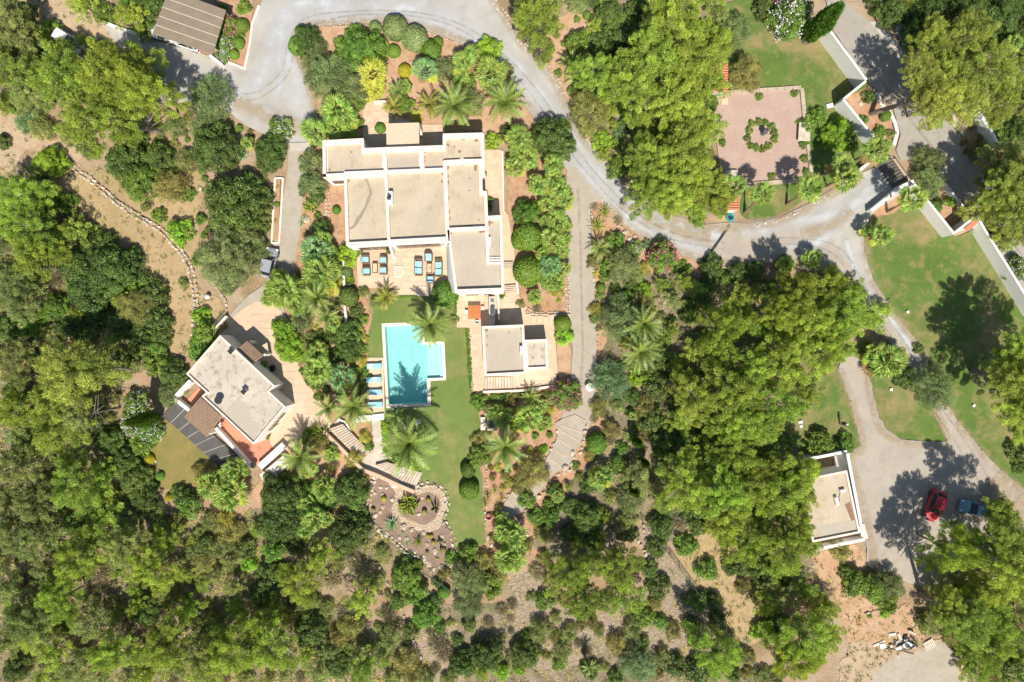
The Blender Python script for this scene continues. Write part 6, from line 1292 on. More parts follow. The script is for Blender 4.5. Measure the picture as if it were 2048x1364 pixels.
# palm leaves
def fanleaf(seed, droop):
    g = random.Random(seed); b = MB(); pl = .95
    b.tube([(0, 0, 0), (pl * .5, 0, .03), (pl, 0, 0)], [.025, .018, .014], 4)
    n = 17; Rr = .78
    for k in range(n):
        a = radians(-125 + 250 * k / (n - 1)) + g.uniform(-.03, .03); r = Rr * (1 - .22 * abs(k - (n - 1) / 2) / ((n - 1) / 2)) * g.uniform(.92, 1.06); da = radians(7.6)
        z1 = .03 if k % 2 else -.02
        pa = (pl + cos(a - da) * r * .62, sin(a - da) * r * .62, -z1 - droop * .05); pb = (pl + cos(a + da) * r * .62, sin(a + da) * r * .62, -z1 - droop * .05)
        tip = (pl + cos(a) * r, sin(a) * r, z1 - droop * g.uniform(.12, .3)); c = (pl, 0, 0.0); mid = (pl + cos(a) * r * .6, sin(a) * r * .6, z1 + .02)
        b.add([c, pa, mid, pb, tip], [(0, 1, 2), (0, 2, 3), (1, 4, 2), (2, 4, 3)])
    return b
FROND = {}
def frond(kind, mat, var):
    k = (kind, mat, var)
    if k in FROND: return FROND[k]
    if kind == 'fan': b = fanleaf(var + 3, (0.3, .9, 1.6)[var % 3])
    elif kind == 'date':
        g = random.Random(var * 7 + 1); b = MB(); e0 = radians((72, 48, 22, -8)[var % 4]); bend = radians((35, 60, 62, 55)[var % 4]); Ls = 3.0; n = 16; p = Vector((0, 0, 0)); pts = [p.copy()]; dirs = []
        for i in range(n):
            a = e0 - bend * ((i + 1) / n) ** 1.3; d = Vector((cos(a), 0, sin(a))); p = p + d * (Ls / n); pts.append(p.copy()); dirs.append(d)
        b.tube(pts[::3] + [pts[-1]], [.05, .04, .03, .022, .015, .01, .008][:len(pts[::3]) + 1], 4)
        m_ = 21
        for j in range(m_):
            t = .12 + .88 * j / m_; i = min(n - 1, int(t * n)); o = pts[i].lerp(pts[min(i + 1, n)], t * n - i); d = dirs[min(i, n - 1)]; ll = .52 * sin(min(1, (t + .12)) * pi * .86 + .18) + .14
            up = Vector((-d.z, 0, d.x))
            for s in (-1, 1):
                sp = radians(g.uniform(42, 58)); dr = (d * cos(sp) + Vector((0, s, 0)) * sin(sp) + up * g.uniform(.12, .4)).normalized(); q = o + dr * ll; q.z -= ll * .15
                wv = d * .062; b.add([o - wv, o + wv, q], [(0, 1, 2)])
    elif kind == 'sword':   # agave / yucca leaf
        b = MB(); n = 4; v = []; f = []
        for i in range(n + 1):
            t = i / n; wv = .5 * (1 - t) ** .6 * (.6 + .8 * t) if i < n else .02; v += [(t, -.09 * wv * 2, .03 + .25 * t * t * (1 if var % 2 else -.3)), (t, 0, .25 * t * t * (1 if var % 2 else -.3) - .02), (t, .09 * wv * 2, .03 + .25 * t * t * (1 if var % 2 else -.3))]
        for i in range(n):
            a = i * 3; f += [(a, a + 1, a + 4, a + 3), (a + 1, a + 2, a + 5, a + 4)]
        b.add(v, f)
    FROND[k] = b.mesh('frond' if kind != 'sword' else 'leaf', L[mat]); return FROND[k]
tb = MB(); tb.tube([(0, 0, 0), (.0, .02, .3), (0, 0, .6), (.02, 0, .9), (0, 0, 1)], [1.25, 1.0, .98, 1.0, 1.15], 9); TRUNK = tb.mesh('trunk', M['palmbark'])
GA = 2.39996
def palm(base, top, r, kind, mat, rng, name):
    """base, top: world points of the trunk's two ends"""
    e = empty(name, base); d = top - base; h = max(.15, d.length); tr_ = .22 if kind == 'date' else .17
    link('trunk', TRUNK, e, (0, 0, 0), d.to_track_quat('Z', 'Y').to_euler(), (tr_, tr_, h))
    if kind == 'date':
        n = 32 if r > 2 else 24
        for i in range(n):
            t = i / n; var = min(3, int(t * 4 + rng.uniform(-.3, .3))) if t > .05 else 0; var = max(0, var)
            if t > .82 and rng.random() < .5: link('dead_frond', frond('date', 'dead', 3), e, d - Vector((0, 0, .15)), (rng.uniform(-.3, .3), .45, i * GA), r / 2.75 * rng.uniform(.55, .85)); continue
            link('frond', frond('date', mat, var + 4 * rng.randint(0, 1)), e, d, (rng.uniform(-.25, .25), rng.uniform(-.12, .12), i * GA + rng.uniform(-.2, .2)), r / 2.75 * rng.uniform(.86, 1.08))
    else:
        n = 21
        for i in range(n):
            t = i / n; el = radians(82 - 88 * t ** .8) + rng.uniform(-.12, .12)
            if t > .8 and rng.random() < .35: m2 = 'dead'; el -= .5
            else: m2 = 'fanyel' if (t > .8 and rng.random() < .45) else mat
            link('frond', frond('fan', m2, rng.randint(0, 5)), e, d + Vector((0, 0, .05 * (n - i) / n)), (rng.uniform(-.3, .3), -el, i * GA + rng.uniform(-.25, .25)), r / 1.45 * rng.uniform(.8, 1.1) * (.7 + .3 * min(1, t * 2 + .3)))
    return e
def rosette(base, r, mat, rng, name, n=26, hgt=.1):
    e = empty(name, base)
    for i in range(n):
        t = i / n; el = radians(80 - 75 * t)
        link('leaf', frond('sword', mat, rng.randint(0, 1)), e, (0, 0, hgt), (0, -el, i * GA), (r * rng.uniform(.85, 1.1) * (.6 + .4 * min(1, t + .4)), r * (.9 if mat == 'agave' else .55), r))
    return e

# ------------------------------------------------------------------ where each plant stands
KIND = {  # family large, family small, leaf, crown-centre height factor, category, object name, look
 'pine': ('pineL', 'pineS', 'pine', 'tree', 'pine_tree', 'yellow-green pine'),
 'ypine': ('airy', 'pineS', 'ypine', 'tree', 'pine_tree', 'airy yellowish pine'),
 'gpine': ('pineL', 'pineS', 'gpine', 'tree', 'pine_tree', 'greyish green pine'),
 'carob': ('roundL', 'roundS', 'carob', 'tree', 'broadleaf_tree', 'dense dark green tree'),
 'olive': ('fineL', 'fineS', 'olive', 'tree', 'olive_tree', 'grey-green olive tree'),
 'bluet': ('fineL', 'fineS', 'blue', 'tree', 'tamarisk_tree', 'blue-green feathery tree'),
 'bush': ('roundL', 'roundS', 'bush', 'shrub', 'garden_shrub', 'mid-green shrub'),
 'dark': ('roundL', 'roundS', 'carob', 'shrub', 'dark_shrub', 'dark green shrub'),
 'bright': ('roundL', 'roundS', 'bright', 'shrub', 'bright_shrub', 'bright green leafy shrub'),
 'brown': ('fineL', 'fineS', 'browngreen', 'shrub', 'brownish_shrub', 'brownish green shrub'),
 'scrub': ('fineL', 'fineS', 'gpine', 'shrub', 'scrub_bush', 'greyish green scrub bush'),
 'yel': ('fineL', 'fineS', 'dateyel', 'shrub', 'yellow_shrub', 'yellowish spiky shrub'),
 'dry': ('twigL', 'twigS', 'twig', 'shrub', 'dry_shrub', 'dry grey leafless shrub'),
 'ball': ('ball', 'ball', 'clip', 'shrub', 'clipped_bush', 'rounded clipped green bush'),
 'balld': ('ball', 'ball', 'carob', 'shrub', 'clipped_bush', 'rounded dark clipped bush'),
 'bally': ('ball', 'ball', 'yellow', 'shrub', 'clipped_bush', 'bright yellow rounded bush'),
 'ballo': ('ball', 'ball', 'olive', 'shrub', 'clipped_bush', 'rounded grey-green clipped bush'),
 'olew': ('roundL', 'roundS', 'bush', 'shrub', 'oleander_bush', 'white-flowering oleander'),
 'olep': ('roundL', 'roundS', 'bush', 'shrub', 'oleander_bush', 'pink-flowering oleander'),
 'rose': ('roundL', 'roundS', 'bush', 'shrub', 'rose_bush', 'small rose bush'),
}
LAND = [("swimming pool", 820, 730), ("cactus rockery", 820, 1050), ("guest cottage", 470, 780), ("carport", 375, 50), ("rose garden", 1520, 275), ("road wall corner", 1735, 165), ("drive junction by the gate", 1700, 440), ("parked red car", 1865, 1008), ("garage", 1670, 1000), ("entrance porch", 805, 268), ("sofa terrace", 805, 540), ("pool house", 1015, 700), ("main house's left end", 665, 420), ("curving dry stone wall", 330, 470), ("grey car on the lane", 543, 525), ("stepped gravel path", 1110, 900), ("long stone stair", 735, 890), ("scorched cottage lawn", 370, 900), ("scrap heap", 1812, 1285), ("straight gravel lane", 1165, 560), ("grass island", 1800, 800), ("hairpin bend", 780, 25), ("upper left parking", 450, 180), ("diagonal wire fence", 1385, 1170), ("stony bank", 1180, 1260), ("lower left corner", 0, 1364), ("middle of the left edge", 0, 700), ("upper right corner", 2048, 0), ("upper left corner", 0, 0), ("lower right corner", 2048, 1364), ("middle of the bottom edge", 900, 1364), ("round stone table", 1359, 558), ("right edge", 2048, 700), ("turquoise hose coil", 1460, 435), ("top edge right of centre", 1330, 0), ("bottom edge left of centre", 450, 1364), ("white barbecue bench wall", 640, 700), ("tiled shelter", 1940, 450), ("round white table", 1178, 773), ("house's right walk", 1010, 430), ("central dark pines", 1500, 700), ("bottom edge right of centre", 1560, 1364)]
LAND = [l for l in LAND if l[0] != "white barbecue bench wall"] + [("palm slope left of the pool", 640, 700)]
PL = []      # (px, py, rpx, kind, height_override, label)
def tile(r, c, text):
    for ln in text.strip().split('\n'):
        for it in ln.split(';'):
            it = it.strip()
            if not it: continue
            lab = None
            if '"' in it: it, lab, _ = it.split('"')
            k = it.split(); x, y = T(r, c, float(k[1]), float(k[2])); PL.append([x, y, float(k[3]) / 3.988, k[0], float(k[4]) if len(k) > 4 else None, lab])
tile(0, 0, '''pine 520 600 300; pine 860 560 270 1.35; pine 720 950 290; pine 1130 720 220 1.45; pine 1120 490 150 1.5; gpine 80 230 200; ypine 90 560 200; gpine 200 700 190; pine 650 20 130; bush 830 100 90; pine 1030 110 130; dark 1200 60 120; bush 1000 60 90; dark 150 110 120; gpine 30 420 160
olive 1660 780 190; carob 1700 1170 220; bluet 220 960 110; bright 380 1290 140; carob 1010 1290 190; carob 1260 1260 150; dark 1110 1130 75; dark 10 1130 70; scrub 330 1010 110; scrub 560 1080 90; bush 400 220 80; scrub 1390 1010 90; scrub 700 1180 90; olive 1600 1010 110
olep 1810 190 100; olew 1770 330 80; olew 1770 440 60; ball 1925 200 62; ball 1900 340 52; ball 1865 430 45; bush 1940 50 60; bush 1910 270 40; bush 1770 60 40; scrub 1480 1280 100; scrub 1050 1040 60; dark 190 200 90''')
tile(0, 1, '''olew 190 1030 100; carob 110 1180 150; carob 90 1260 120; carob 400 320 135; ball 330 360 80; olive 560 600 190; olive 750 700 150; olive 480 470 130; bush 780 260 80; bush 840 370 185; bush 720 400 110; bush 980 390 90; ball 1100 405 58; ballo 1110 215 112; ballo 1262 300 115; ballo 950 215 58; ball 1395 400 92; ball 1450 335 50; bally 1185 560 62; bright 1850 390 115; olive 1500 540 110; olive 1710 820 120; ball 990 1020 48; bright 1890 1120 70; dark 2010 1060 70; olive 440 1280 110; yel 1280 920 50; bush 1660 610 90; bush 830 980 40; scrub 1980 560 80; scrub 660 330 50; dark 1180 680 60; bush 1200 830 70; bush 800 800 90''')
tile(0, 2, '''pine 215 170 235; olive 520 20 90; carob 780 110 130; pine 1330 150 290; pine 1600 300 180; pine 1130 420 260; pine 1450 480 270; pine 690 560 180; pine 960 690 230; pine 1340 760 260; brown 620 900 180; carob 330 1100 200; pine 1400 1180 280; pine 1130 1260 210; pine 1560 1000 150; carob 950 950 80; bright 720 1120 85; ball 600 120 38; scrub 275 450 45; bush 370 580 35; dark 2010 60 90; olive 1790 230 140; brown 1860 580 165; dark 960 300 130; dark 800 300 110; dark 520 720 70; pine 1600 650 150; bluet 860 1050 70; scrub 1680 130 90; pine 1180 80 160; dark 640 330 80; gpine 1000 1130 110; bush 320 390 30; bush 520 150 30''')
tile(0, 3, '''olew 200 120 185; olep 80 20 70; ypine 1330 330 190; ypine 1620 260 220; ypine 1500 600 220; ypine 1800 520 230; ypine 1350 800 190; ypine 1850 800 190; carob 1000 80 140; carob 1300 110 170; carob 1850 120 200; carob 1980 330 120; carob 1620 60 160; carob 1180 260 110; dark 810 770 60; ball 940 920 50; bush 400 930 85; bright 560 1060 140; bush 320 1000 70; dark 650 1130 70; bush 900 1040 50; gpine 1900 1270 170; olive 1290 1280 130; carob 1980 1040 150; carob 1830 1020 80; bush 770 950 40; bush 890 1060 50; scrub 980 1070 45; scrub 1980 1180 100''')
tile(1, 0, '''pine 100 190 210; pine 190 430 230; pine 260 660 210; gpine 60 900 190; pine 350 190 110; ypine 560 480 140; gpine 150 1060 150; carob 650 740 200; carob 890 790 220; carob 700 960 190; carob 1010 720 130; carob 1230 960 110; brown 1080 1090 165; carob 950 1210 120; carob 1250 1170 110; carob 560 1250 120; bush 430 1090 120; carob 1130 1310 110; carob 1850 250 260; olive 1800 700 250; olive 1960 560 150; olive 1820 880 110; bush 1120 80 200; brown 1330 120 150; bright 1430 480 110; bush 1265 350 62; bush 1590 700 65; bright 1600 1160 75; bush 1620 1290 110; dry 440 840 120; dry 300 930 110; dry 460 370 80; gpine 250 870 120; bush 1490 180 60; carob 1980 130 150; dark 40 1250 130; scrub 740 1290 60; scrub 1460 900 50; gpine 60 620 150''')
tile(1, 1, '''olive 450 110 110; dark 485 200 68; ball 640 310 38; bush 490 350 32; dark 520 450 80; bright 710 670 92; ballo 720 800 55; bright 735 860 50; balld 735 1000 90; bright 210 1270 105; olive 350 1200 100; dark 720 1310 110; dark 590 1320 70; ball 1510 980 112; carob 50 230 90; olive 40 660 95; carob 40 420 80; bush 30 560 50; dark 800 1120 60; scrub 850 960 50; dark 780 1220 60; ball 165 265 28; scrub 400 510 30; ball 1830 170 25; bush 1865 290 28; bush 1860 250 24; olew 800 640 45; bush 860 1180 40; scrub 1580 1180 40; ball 1950 985 20; dark 730 940 60; scrub 960 1050 60''')
tile(1, 2, '''bush 120 330 125; ball 130 520 125; ball 70 560 80; ball 130 800 128; yel 360 960 58; bright 370 1030 20; pine 1100 150 220; pine 1350 90 250; pine 1600 150 180; pine 1480 300 110; pine 1240 260 120; dry 655 285 48; dry 850 390 50; bush 830 550 80; olew 980 620 70; olive 890 760 150; olep 1210 670 140; bluet 1080 580 45; ball 710 930 45; dark 820 930 42; ball 920 990 55; bright 1060 950 72; balld 1410 1060 60; olive 880 1180 190; brown 1010 1030 80; carob 1600 760 100; bush 1690 860 70; dark 1800 810 95; dark 1940 790 80; pine 1700 1250 200 1.4; ball 405 1220 78; bright 415 1310 80; scrub 65 1060 38; dry 200 1100 48; bush 760 760 60; brown 660 720 60; pine 1900 1230 140; bright 1015 170 36; bush 1370 730 30; pine 1500 390 60; brown 780 680 60; scrub 1000 850 60; dark 1280 1180 35; dark 1150 1330 60; bush 650 1180 40; pine 1620 1150 100; bush 1400 780 40; dark 1120 1250 60; carob 1560 900 70''')
tile(1, 3, '''olive 1300 80 135; bush 1350 270 60; bright 1460 240 48; bush 1670 460 48; olive 1700 390 80; olew 1860 560 100; olew 1990 780 110; ypine 1850 250 200; ypine 1990 450 150; gpine 1930 110 170; pine 260 960 180 1.45; pine 520 900 140 1.5; pine 620 1110 220; pine 320 1200 230; pine 820 1170 150; gpine 480 830 90; dark 130 740 70; pine 700 950 100; bush 1900 20 90; pine 80 1110 160 1.4; dark 1770 470 40; pine 180 1300 150; pine 560 1280 170; pine 940 1110 80''')
tile(2, 0, '''ypine 540 250 310; gpine 80 150 180; pine 420 640 260; pine 110 560 170; pine 560 1130 220; gpine 90 1000 190; carob 880 790 130; carob 1000 980 150; carob 1070 1110 160; carob 1150 1260 130; olew 1080 500 110; olew 1060 650 120; olew 1180 700 120; bush 1230 170 110; bush 1250 60 80; dark 1380 250 120; olive 1330 430 95; dark 1100 30 100; bush 1590 60 105; bally 1185 940 50; ball 1275 1070 40; brown 1600 1040 80; bally 1345 1240 32; dark 1440 1220 85; bush 1500 1310 110; dark 970 120 80; dry 560 900 90; dry 690 800 110; olive 720 620 120; gpine 300 860 150; olep 1450 370 50; pine 820 1060 130; gpine 250 1290 170; pine 700 1280 140; gpine 720 480 110; dry 250 1180 110; carob 240 70 90; dark 330 430 100; dark 120 400 110; gpine 180 780 150; bush 1120 830 90; carob 1180 1130 70''')
tile(2, 1, '''bright 260 40 130; dark 740 60 115; dark 620 120 70; carob 190 1230 215; carob 760 1190 165; dry 810 1080 90; ball 1700 1180 88; balld 1690 1020 70; bush 1780 910 95; brown 1770 770 60; bush 1780 480 70; scrub 840 300 50; yel 780 930 75; yel 870 760 55; bush 900 830 45; bright 1060 870 45; bright 1120 930 40; bright 1240 990 45; bush 680 380 60; dark 840 380 55; brown 500 800 90; bush 420 760 70; dark 900 280 35; bush 780 230 50; brown 1860 900 60; bush 430 1180 80; bright 1040 680 50; bush 1930 540 60; bush 1900 440 40; dark 560 1290 80; dry 620 980 60; bush 1200 1090 0.1; bush 850 60 45; yel 850 160 50; scrub 1870 830 50''')
tile(2, 2, '''olep 430 430 145; bluet 780 310 165; bright 1010 280 80; brown 1060 520 95; brown 700 520 80; ball 680 810 95; brown 790 690 80; bush 880 850 58; bush 510 990 36; brown 160 1040 140; dark 340 1180 65; bush 290 1290 48; dark 450 1310 80; olive 950 1250 130; pine 1380 1150 230; pine 1700 1200 250; pine 1800 900 200; pine 1450 430 180; pine 1750 400 240; pine 1960 200 200; pine 1860 650 210; pine 1480 80 120; pine 1620 880 150; pine 1930 1130 200; gpine 1000 1100 120; carob 1160 360 110; carob 1120 620 110; dark 1230 860 60; dark 960 440 70; pine 1680 160 150; gpine 1230 1090 90; bush 1180 890 60; dark 1200 180 60; dark 1100 250 70; pine 1580 650 120; bush 300 740 30; bright 250 860 40; carob 1560 760 110; bush 1000 680 40; dark 940 560 40; brown 60 1150 70; pine 1480 970 120; bush 120 1260 70; dark 600 1330 70; pine 1950 750 150; gpine 1180 1240 90; carob 1380 780 90''')
tile(2, 3, '''pine 140 180 260; pine 440 90 200; pine 90 500 210; pine 260 1040 190; pine 110 1210 220; dark 820 90 95; olive 1330 350 180; dark 1100 290 85; pine 1960 150 160; pine 1980 430 140; bush 420 800 110; bush 620 810 82; carob 2000 880 90; carob 1200 50 50; dark 130 830 80; gpine 60 860 110; pine 300 1240 140; carob 2010 1000 60; pine 640 60 90; pine 330 430 110; pine 1840 1320 110; gpine 2020 650 80''')
tile(3, 0, '''pine 600 380 220; pine 1180 470 190; pine 450 720 190; pine 1080 770 100; pine 1500 800 125; pine 880 1150 190; pine 1300 1090 220; pine 1870 1130 240; gpine 150 250 190; pine 850 130 150; gpine 950 290 170; gpine 200 900 180; pine 1320 210 110; pine 1440 500 100; dark 110 1270 120; carob 1630 280 90; gpine 60 620 150; gpine 720 900 150; pine 420 1150 150; gpine 600 1270 140; gpine 1580 1170 160; dry 130 600 120; dry 780 520 110; dry 1000 1000 110; gpine 350 480 120; brown 1830 160 110; yel 1800 70 80; scrub 1750 300 100; carob 1950 300 90; bright 1980 420 70; dark 1150 800 130; pine 1880 780 90; pine 1740 980 130; pine 1150 1300 150; dry 640 1050 130; gpine 50 80 140; gpine 330 120 140; dark 560 120 90; gpine 1000 60 110; scrub 1250 380 90; gpine 60 1050 130; pine 250 1020 110; pine 120 800 110; scrub 1830 420 80; gpine 1050 1130 90; pine 1620 1290 150; dark 660 1100 60''')
tile(3, 1, '''carob 200 80 210; carob 740 190 180; carob 800 70 110; pine 500 370 140; pine 320 580 170; dry 600 550 110; dry 780 430 100; pine 840 720 150; bush 1190 530 130; bush 1260 640 110; bush 1350 830 130; olive 1690 560 150; olive 1700 740 130; pine 100 830 130; pine 100 1090 210; dark 430 960 150; dry 1450 1050 100; dry 1500 1140 100; dark 1850 1150 150; pine 1800 1280 80; dry 1050 830 100; scrub 1080 1000 110; scrub 1000 1100 100; pine 400 1150 90; ball 1500 650 55; bush 130 330 90; bush 1870 580 110; brown 1930 500 80; brown 750 900 110; brown 660 1000 100; dark 650 1230 130; gpine 500 1290 110; pine 850 1260 150; brown 1200 1200 110; carob 300 250 100; scrub 950 560 80; dry 690 810 80; carob 100 500 110; dark 230 500 90; scrub 1000 330 60; gpine 580 1130 90; dark 1650 1230 120; bright 1960 1290 70; brown 1240 1310 90; bush 1290 430 50; bush 1690 330 80; bush 1560 380 60; brown 1820 400 90; scrub 560 780 70; dark 50 680 120; dry 930 480 80''')
tile(3, 2, '''pine 480 500 190; pine 850 460 190; pine 600 730 180; pine 910 700 150; pine 330 600 80; carob 600 60 150; dark 450 180 80; carob 650 250 100; carob 1200 120 115; dark 1160 300 85; bush 1390 280 95; bush 1560 470 90; carob 1170 620 100; carob 1100 470 75; pine 1880 270 190; pine 1750 60 190; pine 1640 1150 210; dark 620 1270 80; bluet 1010 1230 140; scrub 230 960 100; bush 1190 890 60; carob 1980 430 110; dry 200 500 90; brown 250 370 60; dark 930 180 80; scrub 920 100 90; dark 100 1150 130; bright 60 1260 60; scrub 400 1110 90; dry 1350 100 90; olive 1700 1000 80; scrub 960 940 90; dark 1750 700 0.1; bright 1990 960 80; dark 1500 1290 110; scrub 700 960 50; brown 1850 600 70; dark 1310 1250 90; pine 530 250 60; pine 700 200 60; brown 130 270 50; scrub 350 850 50''')
tile(3, 3, '''pine 150 300 210; pine 250 130 160; bush 850 620 130; olive 960 600 140; bush 720 590 110; bush 950 720 110; brown 580 320 90; pine 300 1030 230; pine 250 1210 180; pine 300 640 110; gpine 130 700 110; pine 1520 340 210 1.4; pine 1800 280 190; pine 1640 840 220; gpine 1400 880 130; pine 1850 620 200; pine 1760 1130 200; bush 1290 900 90; pine 1850 900 170; gpine 1980 430 100; pine 480 780 110; brown 400 740 100; pine 500 1000 130; carob 70 900 110; pine 100 1080 130; bush 640 500 70; gpine 1560 560 110; pine 1480 130 60; carob 1950 1260 110; brown 1480 1000 80; pine 1980 1000 120; gpine 1880 90 110; pine 1930 60 130; carob 1580 700 90; pine 1680 1300 110; dark 120 560 70; pine 60 460 110; bright 930 830 30; bright 815 840 24; gpine 2000 800 110''')
FP = []      # palms: px, py of the head, radius px, kind, mat, trunk height, base or None, label
def ptile(r, c, text):
    for it in text.replace('\n', ';').split(';'):
        k = it.split()
        if not k: continue
        x, y = T(r, c, float(k[1]), float(k[2])); b = T(r, c, float(k[5]), float(k[6])) if len(k) > 6 else None
        FP.append([x, y, float(k[3]) / 3.988, k[0], float(k[4]), b])
ptile(0, 1, '''fany 930 600 130 1.6; fanb 1345 560 105 2.2 1410 720; fan 1660 500 100 2.0; fan 1870 590 130 2.2 1870 740; fany 960 720 80 1.2; fan 650 880 130 1.8; fan 470 1060 120 1.6; fany 640 1010 100 1.4; fan 740 960 90 1.2; date 1580 840 190 2.6; date 1985 810 185 2.8; datey 1380 830 120 1.2; date 1130 720 100 .6; datey 1100 850 105 .5; fan 1720 440 80 1.8; fany 1640 600 70 1.2; fan 1180 690 60 .5; fany 880 760 60 .8; fan 740 1080 70 1.0''')
ptile(0, 2, '''date 480 490 120 1.4; date 520 620 90 1.0; date 890 1240 90 .8; fan 60 1110 110 1.8; fan 330 1310 90 1.8; fan 130 1260 90 1.6; fan 50 1220 80 1.4; fan 30 1330 90 1.4''')
ptile(0, 3, '''fan 860 1200 115 5.0 680 1285; fan 590 1330 105 3.8 420 1400; fan 1960 340 70 2.0''')
ptile(1, 0, '''fan 1970 -220 55 1.0''')
ptile(1, 1, '''fanb 470 640 135 1.6; fan 540 550 80 1.4; fany 590 650 60 1.2; fan 500 800 150 2.0; date 530 830 120 2.2; fan 230 950 140 1.6; date 480 1010 145 2.0; date 560 1160 120 1.8; fan 190 870 90 1.4; fan 320 1050 95 1.2; fany 380 930 70 1.0; fan 120 1010 80 1.2; datey 1035 1000 105 .9; date 1385 1230 185 3.4; fan 620 800 70 1.4; datey 1000 1040 70 .5; fany 590 930 70 1.2; fan 620 1220 70 1.2; fan 520 520 60 1.2; yuc 770 1020 0.1 .1''')
ptile(1, 2, '''fan 200 110 85 1.6; fan 370 150 90 1.8; fan 420 230 80 1.4; fan 330 50 80 1.8; fan 360 400 90 1.6; fan 265 400 60 1.2; fan 440 440 50 1.0; fan 330 550 110 1.6; fan 250 660 70 1.4; fan 400 640 65 1.2; fanb 300 760 95 1.6; fan 410 780 60 1.2; fan 340 880 85 1.4; fan 180 1000 60 .8; date 700 620 95 1.4; date 1050 1220 175 2.8; fan 1760 130 110 4.2; fan 1670 290 70 1.6; fan 1990 190 100 4.2 1850 340; fan 430 540 50 1.2; fan 280 900 60 1.0; fan 280 260 70 1.4''')
ptile(1, 3, '''fan 330 140 112 4.6 140 270; fan 610 50 115 4.6; fan 1150 220 105 5.0 945 325; fan 900 520 95 2.6 815 575; fany 780 480 50 1.6; fan 345 700 78 1.4; fan 140 740 70 1.2''')
ptile(2, 0, '''fan 1870 1020 110 1.8; fan 1690 1130 120 1.6; fan 1850 1200 130 1.6; fany 1880 1130 60 1.4; fan 1780 1250 90 1.2; fany 1740 1080 60 1.2''')
ptile(2, 1, '''fan 480 90 100 1.4; fan 500 220 130 1.6; fanb 670 280 115 1.4; date 570 530 120 1.8; date 780 520 180 2.2; date 345 920 165 2.6 385 870; fany 600 890 70 1.0; date 1220 820 250 5.2 1275 745; date 1110 610 90 1.0; fan 540 1150 95 1.4; fan 560 1230 80 1.2; fan 450 130 70 1.2; date 1990 840 190 4.0; fan 1960 600 90 1.2; fan 1900 560 70 1.0; fan 420 1290 90 1.2; fany 520 60 60 1.2; fan 430 1010 70 1.0; fan 2030 640 70 1.2''')
ptile(2, 2, '''date 1030 80 170 2.8; fan 130 600 125 1.4; fany 60 640 80 1.2; fan 250 650 70 1.0; date 150 440 90 1.0; fany 230 510 60 .8; fan 700 1080 100 1.4; fan 370 1220 60 .8; fan 960 590 45 .6; date 940 770 65 .6; date 1020 930 55 .6''')
ptile(2, 3, '''fan 940 150 140 1.8; fan 880 200 100 1.4; fan 1020 120 90 1.4; fan 840 110 90 1.6''')
ptile(3, 1, '''fan 470 70 110 2.0; fany 580 60 50 1.6; fan 1990 160 100 1.4; fan 2000 370 110 1.4; fan 400 150 80 1.4; fan 1960 60 60 1.0''')
ptile(3, 2, '''fan 30 190 100 1.4; fan 20 380 100 1.2; fan 60 300 70 1.2; date 620 1260 70 2.4 560 1110''')
ptile(2, 1, '''yuc 1850 1230 55 .2; yuc 1930 1320 50 .2; yuc 1830 1290 45 .2; yuc 1960 1240 45 .2; yuc 1905 1180 50 .2''')
AG = []      # rosettes and cactus: px, py, r px, mat, label
